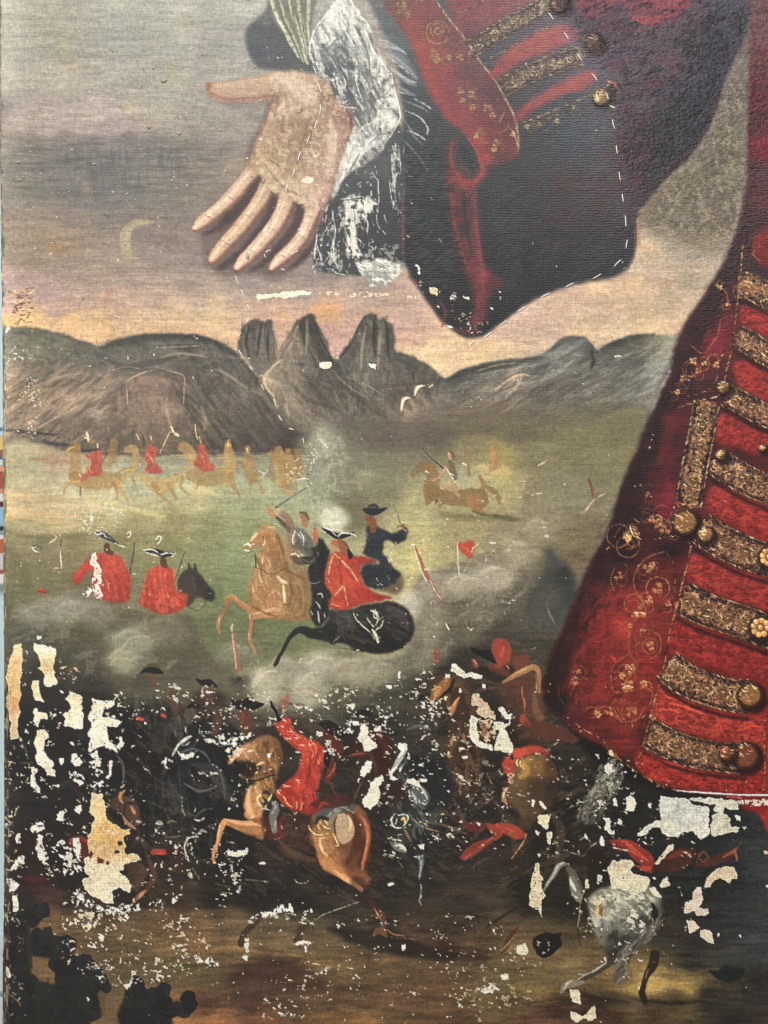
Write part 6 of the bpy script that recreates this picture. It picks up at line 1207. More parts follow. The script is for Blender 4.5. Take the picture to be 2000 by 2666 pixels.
MT(C_, '''4c3422 80/130/110/90 7 .8 | 800 420 820 560 800 700 780 900
8a5c34 40/80/80/40 3.5 .9 | 740 330 700 380 660 430 620 470
b07c48 10/40/30/14 2.5 .85 | 730 320 715 370; 690 390 660 420 640 460
1e1614 8/24/16/8 2 .85 | 780 330 750 400 700 440 650 490
c69660 4/16/8 1.8 .8 | 710 320 750 310; 620 410 650 390 680 380
5a4a34 16/40/20 5 .7 | 830 640 800 760 750 860
a86c3e 10/36/34/14 3 .85 | 820 460 785 510 765 560 755 590
d09468 4/14/6 2 .75 | 815 465 790 495 775 530
a8785a 10/34/24/10 2.5 .8 | 790 745 765 770 760 800; 745 850 740 870 750 890
e8c8a0 4/12/5 1.4 .85 | 770 745 790 742; 740 850 738 870
9c5c4c 20/40/24 2.5 .8 | 850 735 852 760
8a4a40 16/50/40 4 .8 | 645 110 655 140 650 190
b06a58 6/30/14 3 .7 | 620 180 660 200; 640 120 660 130
12181c 10/34/46/40/16 2.2 .95 | 900 100 940 130 1000 150 1060 190 1100 220
1c2226 14/40/30 3 .8 | 1000 120 1040 140 1070 180
9a3a2c 60/140/120/50 4 .85 | 1100 60 1120 110 1130 160 1110 210
b84a38 20/60/30 4 .6 | 1140 100 1120 150; 920 190 940 230; 1080 230 1120 250
2e211c 60/110/60 7 .7 | 1180 260 1100 300 980 260
7a3a2c 60/100/90/60 8 .6 | 1240 240 1260 200 1300 180; 1060 240 1160 280
d08a68 4/16/6 1.6 .8 | 1340 110 1370 100; 1160 230 1176 250; 925 190 945 215
8f6a4a 10/34/44/44/34/20 3 .9 | 1130 350 1200 310 1280 270 1350 240 1390 280 1395 420
b08a5e 4/16/20/8 2 .8 | 1200 300 1270 265 1340 235; 1370 300 1375 400
6a4c34 30/50/60 5 .8 | 1360 440 1370 540 1400 600
6a3024 10/24/20/10 2.5 .8 | 1160 360 1230 355 1290 345
a8543c 4/12/14/6 1.6 .85 | 1270 380 1275 440 1290 500 1288 560
a04030 10/50/60/30 4 .8 | 1290 580 1280 620 1330 660
5e2e24 20/90/110/60 8 .7 | 1300 640 1400 690 1520 710 1640 760
343830 30/90/60 10 .5 | 1280 60 1400 80 1460 100''')
part('painted_bay_rump')
F(samples('1395 1997 7c5a2e;1370 1980 94703c;1410 1960 6a4a2a;1440 1990 4a3422;1350 2030 6a5030;1400 2050 4c3824;1440 2050 3c2a20;1340 2080 5a4630;1330 2120 5c4a34;1360 2160 4a3828'), T(C_, '1180 1010 1230 920 1300 880 1380 865 1450 880 1510 930 1535 1010 1530 1100 1500 1200 1440 1280 1380 1340 1300 1420 1230 1420 1260 1300 1200 1240 1150 1200 1160 1100'), f=7, rough=4)
F(samples('1320 1980 b0402e;1350 1955 c04c38;1400 1948 a83c2e;1420 1960 8a3024;1320 2010 a43c2c'), T(C_, '1130 930 1160 880 1220 830 1300 812 1400 815 1460 850 1470 880 1400 868 1320 872 1250 900 1215 960 1210 1010 1170 1020 1140 980'), f=3, rough=4)
MT(C_, '''e6c48c 4/12/6 1.5 .9 | 1240 905 1232 930 1240 950; 1262 915 1256 940 1268 960; 1278 940 1274 960 1284 975
b08a48 20/60/40 7 .6 | 1280 940 1300 990 1260 1030
22201e 4/12/14/6 2.5 .8 | 1480 890 1520 960 1540 1040 1530 1120
a8785c 6/24/30/14 2.5 .8 | 1170 1110 1140 1140 1140 1190 1160 1230
e0b890 3/10/4 1.4 .8 | 1160 1110 1140 1140 1136 1180
1c1a1a 10/30/20 4 .7 | 1190 860 1200 900; 1000 950 1000 1020 1010 1060
94382a 14/60/80/40 4 .85 | 1010 1370 1060 1400 1100 1420 1080 1470
9c3c2c 40/90/80/30 4 .85 | 1100 1380 1180 1410 1240 1440 1290 1450
8a3226 30/70/60/40 4 .8 | 1060 1480 960 1530 880 1580 850 1610
b8503c 8/24/10 3 .65 | 1150 1400 1220 1430; 1040 1480 960 1540; 900 1590 860 1620
6a2820 30/80/40 7 .7 | 860 1390 940 1390 1000 1390
a87850 3/9/6/3 1.3 .9 | 1305 1440 1280 1500 1240 1560 1195 1620
2b2620 60/120/60 10 .6 | 1180 1290 1060 1300 940 1280''')
part('painted_grey_horse')
F(samples('1590 2310 8a8a7c;1640 2330 96988c;1690 2330 7e8076;1560 2350 7c7a6e;1620 2370 8c9086;1680 2370 74766c;1710 2380 54544c;1570 2400 8e9088;1620 2410 7a7c72;1660 2420 5c5a52;1560 2430 74746a;1600 2450 54504a;1640 2460 403a34;1600 2490 453c36;1690 2400 4c4a44'), T(D_, '540 940 580 890 660 840 760 810 860 815 940 840 990 900 1005 980 985 1070 940 1140 880 1190 820 1240 770 1290 720 1330 670 1290 640 1220 600 1170 575 1090 560 1010'), f=5, rough=4)
SC('c4c8bc', T(D_, '560 930 700 850 900 850 960 960 860 1050 640 1060 600 1140'), .42, 26, 9, 40, .6, 8, 4, 92)
SC('3a3c38', T(D_, '640 1060 960 1020 940 1140 800 1240 700 1290 620 1180'), .42, 26, 12, -40, .6, 8, 4, 93)
SC('55564e', T(D_, '700 60 760 120 740 260 640 420 560 460 470 420 540 300 600 160'), .5, 40, 10, -65, .8, 10, 6, 94)
SC('8f8f84', T(D_, '650 90 720 70 740 180 680 280 600 340 540 300 600 200'), .36, 30, 8, -60, .75, 8, 6, 95)
MT(D_, '''6f726c 10/34/30/20/14 2 .9 | 420 710 370 720 340 770 300 830 270 880
a0a49c 4/14/12/6 1.6 .85 | 400 700 365 720 335 775 290 840; 430 710 440 740
7a7c74 40/60/50 3 .85 | 450 800 470 870 490 920
c4c6bc 8/24/12 2 .75 | 440 790 450 830 470 870; 450 900 480 920
5a5c56 20/50/40 4 .7 | 420 730 450 770 500 860
8a7a58 3/9/8/8/4 1.4 .85 | 540 850 515 900 500 960 495 1020 485 1100
33261e 3/8/4 2 .8 | 485 1110 490 1150 500 1220
a09060 6/14/6 1.5 .7 | 540 800 535 840
caa468 8/20/10 1.8 .85 | 600 930 605 980 600 1030
8a5a34 8/24/10 2 .8 | 640 980 625 1010 640 1030
22221f 20/40/20 4 .75 | 950 960 960 1010 960 1040
55544e 16/50/60/60/40/20 3 .9 | 1000 1060 930 1120 850 1180 790 1230 740 1300 735 1400
a4a698 4/12/14/10/4 1.8 .85 | 980 1070 910 1130 830 1190 760 1260 730 1350; 940 1120 880 1160 800 1240; 870 1200 800 1260 750 1330 745 1400; 840 1130 900 1140 950 1110
2f2c28 6/20/10 2.5 .7 | 860 1210 800 1290 790 1370; 820 1180 760 1230
6e6c62 6/30/30/20 4 .75 | 800 1330 760 1400 730 1460
4a423c 50/44/36/26 2.5 .9 | 690 1310 620 1360 550 1400 500 1440
9a9a90 6/16/10/6 1.6 .85 | 660 1320 600 1360 540 1390 490 1420; 655 1290 660 1310; 490 1390 520 1396
7a766a 20/44/40/20 2 .9 | 520 1440 460 1450 410 1460 385 1500
a8a89c 6/16/8 1.6 .8 | 450 1430 420 1450 400 1480
3a2c26 60/60/40/30 3.5 .9 | 960 1270 950 1330 910 1400 890 1460
2f211d 30/44/36 3 .9 | 890 1470 880 1500 900 1560
a07c6c 4/10/4 1.8 .7 | 900 1420 920 1360; 860 1480 864 1500
c9cbc4 6/18/8 1.6 .85 | 650 1290 656 1306; 860 1470 862 1480
3a3632 20/80/90/50 10 .5 | 620 1500 700 1540 800 1560 900 1570
a0a098 3/8/4 1.6 .75 | 440 640 480 650 520 660 560 610 600 580; 500 560 530 545 560 570''')
part('painted_grey_horse')
dabs(T(D_, '650 60 740 60 750 200 680 330 600 430 500 450 480 380 560 260 600 160'), 110, ['a0a096', '6a6a62', 'c0c0b4', '4a4a44', '8a8a80'], 26, 5, -55, 96, .75, 22, 1.5, curve=.8)
S('5a5850', (12, 28, 34, 28, 14), T(D_, '985 1070 900 1150 820 1220 765 1290 745 1380 735 1440'), 5, .85, idt=.5)
dabs(T(D_, '960 1060 1000 1090 860 1230 800 1300 780 1420 720 1440 730 1300 800 1200'), 70, ['b0b0a4', '4a4842', '8a8a80', '33302c'], 30, 5, -50, 97, .8, 18, 1.5, curve=.8)
part('painted_grey_horse/red_rider')
MT(D_, '''a03428 20/60/90/90/40 3.5 .92 | 700 570 790 590 850 640 910 690 930 750
c24a38 8/36/30/10 3 .8 | 780 570 820 620 860 650 920 690; 840 720 900 740 940 730
8a2c22 20/50/30 3 .8 | 690 570 730 600 770 620
5c2a22 40/120/130/60 6 .8 | 960 740 1050 700 1130 670 1190 640
8a3a2c 10/40/24 5 .6 | 1040 680 1110 640 1170 640
8a4030 6/16/14/8 2 .8 | 1220 700 1240 650 1270 640 1290 670 1260 700; 1240 680 1280 730
6a3024 16/60/50 5 .7 | 1220 720 1300 700 1380 670 1440 640
a0523c 6/16/20/8 2.5 .8 | 1380 670 1430 640 1460 630; 1450 620 1464 660 1468 690; 1490 580 1460 620
2a2018 60/140/120/40 10 .6 | 560 640 620 720 640 800 560 760
3a221c 60/120/60 8 .6 | 480 680 560 660 620 700''')
upart('painted_black_hat')
MT(D_, '''121416 40/110/130/90 2.5 .95 | 230 1190 260 1200 300 1200 340 1200
121416 16/40/20 2.5 .95 | 330 1150 350 1160 372 1145
0f1113 30/60/60/30 3 .9 | 240 1250 280 1260 330 1250
4a4438 4/12/6 1.5 .7 | 240 1180 250 1230; 290 1170 300 1200
''')
upart('painted_black_hat')
MT(D_, '''191d20 10/50/80/70/30 4 .9 | 1300 1370 1350 1390 1410 1400 1460 1390 1500 1370
1b1f22 20/40/20 4 .8 | 1370 1370 1400 1350 1440 1360''')
# ---- the coat skirt with braid bars
part('painted_coat')
COAT = '1950 -60 1952 32 1950 200 1946 350 1943 475 1927 570 1905 633 1880 690 1873 704 1832 771 1785 840 1759 904 1747 964 1706 1059 1677 1122 1652 1185 1623 1249 1608 1296 1583 1380 1555 1433 1522 1494 1498 1555 1473 1616 1441 1689 1424 1738 1414 1799 1422 1832 1461 1868 1502 1909 1563 1942 1591 1966 1644 1999 1685 2027 1725 2047 1760 2060 1860 2072 1910 2084 1960 2100 2100 2100 2100 -60'
CO = samples('''1970 0 5c4149;1990 80 604048;1975 160 5a3038;1990 240 58202c;1970 320 4a202a;1990 380 6c2030;1965 450 3f1c26;1990 500 481824;1960 570 361a22;1990 600 3c2026;1930 620 30181f;1960 700 37222a;1890 720 331b23;1990 740 2b2228;1900 780 421820;1850 800 33161e;1880 840 571c24;1810 860 3a1820;1850 900 6b2027;
1780 940 2f151d;1830 960 4a1a21;1780 1000 2f161e;1850 1000 3b181f;1740 1040 35141c;1760 1100 4d1820;1720 1130 2c141c;1680 1180 2c161c;1740 1180 481720;1650 1250 2b161b;1720 1250 4a1820;1740 1300 651f28;1640 1320 291217;1600 1400 25121a;1690 1330 341820;1720 1320 5e1c28;
1560 1470 301416;1620 1440 27111a;1740 1430 25111a;1700 1470 4a1a1c;1640 1500 451818;1760 1500 521c1c;1530 1560 381518;1600 1560 591c1e;1700 1560 6e2422;1650 1580 7c2625;1500 1620 3a1418;1560 1640 651c1e;1620 1630 8f2e28;1700 1640 6e2420;1460 1700 2b1418;1520 1700 58191d;1600 1700 6f1f20;1690 1720 74201f;
1440 1760 26130f;1500 1780 521a1a;1560 1780 6a1d1e;1640 1760 6c2220;1680 1800 6d2320;1450 1830 1f1014;1500 1850 4c181c;1560 1860 601c1c;1640 1860 702420;1560 1910 53191b;1620 1930 681f1d;1660 1980 5a1b1b;1640 1990 331316;1700 2030 4a1818;1740 1480 5a1e1c;1740 1700 5b1b1e;1700 1900 471a1c;1920 1100 4a1418;1990 1400 7a1e20;1900 1900 801f20;1900 2050 6e1a1a;1990 2090 8a2626;1990 1000 521a20''')
F(CO, COAT, f=6, rough=4, vary=.18)
SC('1d0f15', '1880 700 1760 900 1680 1120 1600 1330 1500 1560 1420 1740 1420 1830 1470 1860 1500 1700 1600 1500 1700 1260 1760 1100 1860 860 1920 740', .5, 40, 12, -65, .5, 16, 6, 51)
SC('8a2a28', '1540 1560 1660 1540 1700 1640 1680 1840 1560 1880 1480 1800', .45, 30, 12, -60, .4, 14, 6, 52)
M('''7b2222 10/26/12 10 .6 | 1560 1660 1580 1620 1600 1612; 1640 1530 1660 1560 1640 1590
b03a2c 2/7/3 3 .75 | 1596 1622 1610 1618 1628 1636 1640 1648; 1590 1708 1600 1716 1604 1724
3a1418 10/18/10 8 .6 | 1560 1430 1620 1424 1700 1414 1780 1404 1810 1400
6a1c28 14/24/10 10 .6 | 1738 1250 1744 1290 1734 1340; 1850 880 1870 910 1880 850
5e1b22 12/30/14 12 .5 | 1770 1060 1740 1130 1720 1200
7c2a22 10/22/12 9 .5 | 1620 1660 1650 1720 1640 1800 1600 1860''')
# bright red cloth between the bars
part('painted_coat/red_cloth')
def cloth(pts, c='a83230', c2='c2402f', seed=0, hi=.45):
    upart('painted_coat/red_cloth'); c = tuple(hx(c)*np.array([.74, .78, .72])); c2 = tuple(hx(c2)*np.array([.84, .88, .84]))
    F('7c1f24', pts, f=9, rough=4, h=.03)
    F(np.array(c), pts, f=12, rough=4, a=.8, h=.03)
    SC(np.array(c2), pts, hi, 15, 7, 12, .6, 7, 4, seed, k=5); SC('44100f', pts, .36, 9, 6, 0, .45, 5, 4, seed+1)
cloth('1962 622 2000 600 2080 600 2080 700 2000 690 1970 672', '7c2028', '9a2a30', 60)
cloth('1934 804 1960 800 2080 850 2080 930 1990 880 1955 858 1934 842', 'ab2c30', 'b93a38', 61)
cloth('1914 950 1943 944 1985 964 2080 1000 2080 1080 1990 1042 1955 1022 1922 998', 'a82f30', 'c03a36', 62)
cloth('1870 1084 1910 1084 1955 1116 2080 1160 2080 1220 1990 1186 1920 1164 1868 1146', 'a32c30', 'b83a34', 63)
cloth('1854 1272 1920 1280 1975 1310 2080 1360 2080 1430 1995 1396 1930 1370 1850 1330', 'a93030', 'c44034', 64)
cloth('1797 1452 1846 1450 1900 1478 1970 1504 2080 1550 2080 1620 1990 1586 1890 1552 1797 1512', 'a23030', 'c4403a', 65)
cloth('1758 1622 1806 1622 1860 1650 1910 1674 2080 1740 2080 1800 2000 1774 1890 1740 1744 1696', 'a02a30', 'bb3a34', 66)
cloth('1718 1790 1766 1805 1846 1850 1928 1872 1990 1872 1990 1944 1890 1926 1806 1908 1704 1866', 'b63a34', 'd44a3a', 67, .5)
cloth('1680 1954 1766 1986 1846 2011 1928 2032 1988 2024 1988 2066 1888 2062 1770 2050 1690 2026 1656 1984', 'b02a28', 'c83a30', 68, .5)
cloth('2004 1870 2080 1880 2080 2070 2004 2062', 'a02a2a', 'b83a34', 69)
M('''d8503c 2/6/3 3 .7 | 1722 1800 1740 1816 1770 1826 1800 1846; 1716 1850 1740 1846 1770 1856; 1740 1836 1780 1838 1840 1862
d44438 2/7/3 3 .6 | 1930 1900 1960 1890 1984 1896; 1690 1966 1730 1984 1780 1996''')
# braid bars
G1, H1 = 'a8784c', 'efca96'
BARS = [('1925 742 1955 746 2000 770 2070 800', 66, 70), ('1918 876 1945 888 1985 914 2070 960', 60, 71), ('1894 1030 1935 1050 1985 1078 2070 1110', 58, 72), ('1866 1202 1910 1230 1965 1260 2070 1300', 74, 73),
        ('1828 1378 1880 1410 1940 1438 2000 1458 2070 1480', 84, 74), ('1778 1556 1830 1584 1880 1602 1930 1618 1990 1640 2070 1670', 84, 75), ('1738 1734 1790 1772 1850 1796 1910 1812 1960 1818', 82, 76), ('1692 1910 1750 1940 1810 1960 1870 1970 1950 1978', 76, 77)]
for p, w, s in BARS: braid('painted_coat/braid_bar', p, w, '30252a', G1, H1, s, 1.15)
# shadow under each bar
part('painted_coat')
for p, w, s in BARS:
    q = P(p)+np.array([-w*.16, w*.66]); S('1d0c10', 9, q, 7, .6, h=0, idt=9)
braid('painted_coat/front_braid', '1840 1050 1826 1130 1812 1200 1800 1270 1792 1322', 66, '24141a', '9a7650', 'e0bd88', 78, 1.2)
part('painted_coat/gold_cord')
for p, s in [('1950 40 1952 200 1948 330 1940 470', 0), ('1934 640 1928 727 1918 806 1911 869 1905 912 1892 964 1880 1018 1862 1034 1832 1040 1801 1050 1770 1060', 1), ('1886 912 1872 945 1858 958', 2), ('1862 958 1868 975 1864 992 1848 1012 1816 1027 1780 1032', 3), ('1799 1424 1790 1470 1778 1514 1760 1588 1746 1636 1734 1710 1725 1750 1709 1807 1697 1852 1685 1901 1677 1933 1664 1974', 4),
             ('1734 1438 1750 1462 1758 1500 1756 1540 1746 1576 1716 1592', 5), ('1652 1620 1648 1650 1652 1690', 6), ('1489 1876 1522 1901 1567 1925 1594 1960 1644 2000 1685 2026 1730 2050 1758 2058', 7), ('1994 1874 1990 1940 1992 2000 1988 2062', 8), ('1840 1420 1800 1416 1764 1396 1706 1404', 9), ('1630 1866 1660 1900 1676 1866', 10)]:
    if s == 0: continue
    cord(p, 'b8864e' if s not in (5, 6, 10) else '8f6238', '2a1214', 3.4 if s in (1, 7, 4) else 2.4, 80+s, .3 if s in (1, 4, 7, 8) else .5, .8 if s not in (5, 6, 10) else .6)
part('painted_coat/embroidery')
for x, y, s, k, a in [(1944, 742, 12, 1, .9), (1873, 748, 7, 2, .9), (1896, 794, 6, 3, .8), (1806, 940, 12, 4, .8), (1832, 946, 8, 5, .7), (1818, 966, 7, 6, .8), (1865, 950, 9, 7, .8), (1780, 985, 10, 8, .5), (1764, 1020, 8, 9, .5), (1644, 1390, 22, 10, .9), (1634, 1400, 12, 11, .9), (1712, 1362, 16, 12, .7), (1730, 1380, 14, 13, .6), (1696, 1350, 10, 14, .5), (1690, 1290, 10, 15, .4), (1610, 1500, 14, 16, .6), (1688, 1480, 14, 17, .55), (1698, 1470, 8, 18, .6), (1713, 1532, 16, 19, .6), (1690, 1562, 12, 20, .8), (1666, 1596, 18, 21, .85), (1654, 1602, 10, 22, .8), (1740, 1572, 8, 23, .7), (1674, 1636, 12, 24, .5), (1693, 1682, 14, 25, .6), (1640, 1740, 16, 26, .75), (1632, 1784, 18, 27, .75), (1676, 1780, 10, 28, .7), (1620, 1760, 9, 29, .6), (1556, 1860, 10, 30, .8), (1588, 1852, 13, 31, .7), (1644, 1854, 16, 32, .55), (1498, 1772, 12, 33, .5), (1506, 1750, 8, 34, .4), (1640, 1630, 7, 35, .5), (1590, 1960, 7, 36, .9), (1700, 1870, 8, 37, .5)]:
    blossom(x, y, s, k+200, 'b98850', a)
part('painted_coat/embroidery')
for pts in ('1730 1436 1690 1450 1660 1480 1650 1520 1668 1560 1700 1580', '1600 1480 1590 1510 1600 1540', '1668 1600 1640 1640 1640 1700 1660 1730 1640 1760 1610 1800', '1690 1640 1720 1660 1716 1700 1690 1716', '1540 1860 1570 1840 1600 1850 1620 1880 1660 1870 1680 1840', '1480 1790 1500 1760 1530 1770', '1640 1800 1680 1790 1700 1810 1690 1840', '1800 900 1830 920 1850 900 1870 870 1876 830', '1760 1000 1800 980 1840 960', '1640 1700 1600 1730 1590 1770 1600 1800', '1700 1340 1730 1350 1750 1380', '1600 1400 1620 1370 1660 1366', '1860 740 1890 760 1900 800', '1980 640 1960 660 1980 680'):
    S('8a6038', (1.5, 3, 2, 3, 1.5), pts, 1.3, .6, dry=.3, h=.06)
ring(1713, 1532, 30, 'a06f3c', 150, 420, 3, .65); ring(1693, 1682, 20, '8f6238', 0, 360, 2.5, .5); ring(1644, 1854, 26, '8f6238', 0, 300, 2.5, .5); ring(1690, 1640, 44, '7f5430', 60, 200, 2, .45); ring(1498, 1800, 44, '6e4428', 120, 200, 2, .45)
M('''f0d8a8 1/3/1 1 .9 | 1640 1370 1644 1382 1648 1392; 1632 1392 1640 1404; 1660 1398 1668 1404; 1580 1430 1586 1424
e8c890 1/3/1 1 .8 | 1655 1598 1668 1594 1680 1600; 1688 1556 1690 1566; 1638 1734 1646 1744; 1620 1792 1632 1786 1648 1790
c89a62 1/2/1 1 .6 | 1700 1352 1712 1340 1724 1352 1716 1370; 1740 1352 1748 1372 1740 1390; 1652 1350 1664 1360''')
for x, y, R_, k, b in [(1783, 1360, 34, 1, False), (1838, 1392, 20, 2, False), (2002, 1450, 28, 3, True), (1980, 1634, 30, 4, True), (1953, 1811, 33, 5, False), (1941, 1968, 36, 6, False), (1892, 1962, 20, 7, False), (1884, 1010, 16, 8, False), (1878, 1186, 13, 9, False), (1986, 1168, 8, 10, False)]:
    button('painted_coat/button', x, y, R_, 300+k, b, hi='e6c48e' if k != 6 else 'c89a72', gold='a87a48' if k not in (6, 7) else '8f5038', dull=1. if k < 8 else .7)
# lower torn edge with the bright crease of loose varnish film
part('painted_coat/lower_edge')
F('7c1c20', '1918 2072 1940 2066 2080 2066 2080 2110 1960 2112 1930 2100', f=5, rough=5)
part('film_edge')
S('8d8a92', (2, 4, 5, 4, 5, 4), '1752 2056 1800 2062 1860 2066 1900 2069 1950 2071 2060 2072', 1.5, .8, h=.5)
S('e9e6ee', (1, 2.5, 3, 2, 3, 2), '1762 2058 1800 2062 1860 2065 1900 2068 1950 2070 2060 2071', .8, .9, h=.5)
S('c46a72', 3, '1894 2074 1930 2078', 1, .7)
# ---- flaked and worn paint
LT = 'e8dab8'
def LL(o, s, **k): loss(T(o, s), **k)
OR = samples('40 1690 e6c896;50 1730 e0b886;40 1760 dcb478;40 1800 d4aa72;40 1840 d29a68;42 1870 d8b890;34 1910 d0b68a;300 2000 f0ead0;240 2140 e6c690;270 2160 d9ac68;290 2190 d2a662;280 2220 dcb27a;250 2260 ecdcb8;300 2260 ead6ac;320 2300 ecdcb8;260 2300 ecdcb8;120 1690 eadfba;120 1740 d9bd88;120 1780 ecdfb8;200 1820 e2d2a8;250 1830 e8dcb8;250 1900 efe6c8;200 1880 efe4c0;120 1960 efe4c4;100 1850 eee0bc')
LL(A_, '140 250 190 290 197 400 192 480 170 560 178 700 165 760 178 850 155 900 150 960 162 1060 130 1075 90 1080 90 1000 98 940 70 880 60 760 72 640 60 540 65 450 80 400 90 340 120 300', tone=OR, rough=5, holes=.1)
LL(A_, '310 240 340 270 400 285 440 270 485 300 488 345 470 370 470 420 450 440 460 470 470 500 485 560 495 600 440 630 390 620 375 580 385 510 370 480 330 470 355 450 345 390 320 340 295 300 300 270', tone=OR, rough=5, holes=.12)
LL(A_, '275 600 285 570 335 570 335 630 350 690 385 750 340 745 300 730 290 680 280 640', tone=OR, rough=4, holes=.05)
LL(A_, '290 820 330 815 330 840 390 850 415 880 405 915 380 890 350 900 340 930 320 970 290 940 285 910 300 880', tone=OR, rough=4, holes=.1)
LL(A_, '320 990 360 990 400 1010 420 1030 415 1070 385 1080 390 1120 385 1160 400 1210 430 1240 465 1280 460 1310 430 1320 480 1340 480 1390 400 1390 390 1340 330 1290 310 1230 320 1180 300 1120 305 1060 320 1040', tone=OR, rough=5, holes=.12)
LL(A_, '625 670 640 690 690 700 712 710 710 740 690 770 715 800 700 830 725 850 722 900 715 990 660 985 600 970 555 955 565 930 580 900 540 870 560 850 590 850 610 810 590 760 570 720 600 700', tone=OR, rough=5, holes=.12)
LL(A_, '790 740 800 730 850 740 920 750 985 740 995 780 960 800 900 820 880 860 890 890 960 890 1030 920 1035 950 1000 975 940 960 925 990 930 1050 940 1100 970 1110 1000 1140 1020 1190 970 1170 920 1160 900 1130 860 1130 830 1150 800 1170 765 1180 765 1120 780 1080 760 1020 790 980 780 920 755 880 770 840 790 830 800 780', tone=OR, rough=5, holes=.16)
LL(A_, '1000 1150 1030 1110 1030 1060 1050 1050 1060 1090 1080 1110 1060 1140 1030 1160', rough=4); LL(A_, '960 880 980 865 1000 880 990 900', rough=3); LL(A_, '600 1090 635 1090 635 1130 610 1120', rough=3); LL(A_, '510 1245 555 1240 550 1275 530 1305 515 1280', rough=3)
LL(A_, '620 1205 660 1200 715 1270 690 1300 660 1310 640 1300 620 1280', rough=4); LL(A_, '510 650 540 660 560 680 530 680', rough=2); LL(A_, '455 880 465 860 490 855 480 880', rough=2); LL(A_, '320 180 370 190 360 215 330 210', rough=4)
LL(A_, '770 1190 850 1180 870 1240 860 1330 870 1390 790 1390 760 1330 770 1260', rough=10, holes=.3); LL(A_, '940 1250 965 1260 965 1380 940 1415 920 1400 945 1380', rough=5, holes=.2); LL(A_, '580 1310 660 1320 700 1370 740 1420 760 1470 900 1420 900 1500 800 1510 740 1470 680 1470 600 1420', rough=10, holes=.32)
LL(A_, '290 1300 330 1330 300 1380 310 1470 355 1500 350 1560 320 1560 310 1500 280 1480 270 1380', rough=7, holes=.2); LL(A_, '490 1720 540 1690 555 1720 540 1780 510 1770', rough=6, holes=.15); LL(A_, '640 1670 690 1655 710 1690 680 1720 650 1700', rough=6, holes=.25)
LL(A_, '800 1540 890 1550 900 1620 910 1660 920 1720 935 1790 1000 1820 1050 1850 1110 1860 1125 1900 1060 1900 1055 1950 1085 1991 790 1991 760 1920 790 1860 800 1800 830 1760 770 1710 780 1640', tone=OR, rough=5, holes=.1)
LL(E_, '550 180 600 100 680 90 740 130 790 150 805 170 765 175 750 200 775 240 765 290 850 295 855 330 800 350 770 360 770 390 730 400 790 440 810 500 800 530 740 500 700 520 690 570 700 600 640 590 560 540 520 490 510 450 560 430 520 400 520 330 560 300 540 250', tone=OR, rough=6, holes=.1, weave=.8)
for s, c in (('725 215 750 215 755 240 730 240', '241d1c'), ('705 270 740 270 735 290 710 288', '2a201e'), ('655 340 675 340 672 360 658 360', '2a2020'), ('600 310 640 330 640 355 600 355', '8f2a24'), ('560 270 580 290 560 330 545 300', '8f2a24')): part('painted_bay_horse'); F(c, T(E_, s), f=1, rough=3, sm=False)
LL(E_, '230 170 260 190 270 250 300 290 300 350 240 340 220 290 230 240', rough=9, holes=.22); LL(E_, '330 210 400 200 450 290 430 360 520 370 500 400 380 420 340 440 280 430 290 410 380 380 370 320 340 300', rough=12, holes=.34)
LL(E_, '455 200 490 195 500 230 490 310 505 340 470 320 455 260', rough=5, holes=.2); LL(E_, '190 120 260 90 275 130 230 160 200 150', rough=9, holes=.25); LL(E_, '360 40 395 30 385 80 350 80', rough=7, holes=.2); LL(E_, '110 160 130 170 115 230 95 200', rough=5, holes=.25); LL(E_, '70 380 110 300 150 300 150 350 100 380 70 400', rough=8, holes=.25)
LL(E_, '40 440 90 440 110 480 90 530 50 520', rough=8, holes=.25); LL(E_, '80 550 115 560 115 640 80 650', rough=7, holes=.2); LL(E_, '40 980 55 1000 70 1045 45 1060 35 1020', rough=4, holes=.05); LL(E_, '20 650 45 660 50 720 30 690', rough=5, holes=.2)
LL(E_, '430 560 470 510 520 560 560 580 640 610 690 620 700 650 600 640 520 600 450 590', rough=12, holes=.32); LL(E_, '440 640 560 640 620 680 600 740 520 760 480 740 380 700 370 680 460 710 500 690', rough=12, holes=.36, col='d9c8a0'); LL(E_, '680 620 850 600 860 640 800 650 790 690 740 660 700 680', rough=9, holes=.3)
LL(E_, '530 840 620 840 650 870 600 880 540 870', rough=9, holes=.3); LL(E_, '610 780 640 800 630 830 610 820', rough=6); LL(E_, '1060 570 1090 550 1095 580 1070 600', rough=4); LL(E_, '760 1100 810 1080 820 1100 780 1130', rough=6, holes=.25)
LL(E_, '1200 920 1260 940 1330 950 1360 980 1320 1000 1260 970 1210 960', rough=10, holes=.3); LL(E_, '535 1170 555 1190 540 1205', rough=3); LL(E_, '600 1040 640 1030 680 1060 650 1100 600 1090', rough=9, holes=.4); LL(E_, '1400 290 1440 260 1530 270 1530 300 1450 310 1410 310', rough=8, holes=.25)
LL(B_, '360 620 400 615 450 640 400 650 370 640', rough=4); LL(B_, '460 600 500 580 520 610 570 620 620 600 700 570 725 590 690 620 640 640 620 680 570 740 540 740 520 700 480 640', rough=8, holes=.28); LL(B_, '815 720 845 720 840 750 820 750', rough=4, holes=.1)
LL(B_, '190 710 215 720 285 720 290 740 210 765', rough=6, holes=.25); LL(B_, '590 725 625 730 610 755', rough=4); LL(B_, '360 240 450 230 450 330 400 350 350 330', rough=12, holes=.4, a=.8)
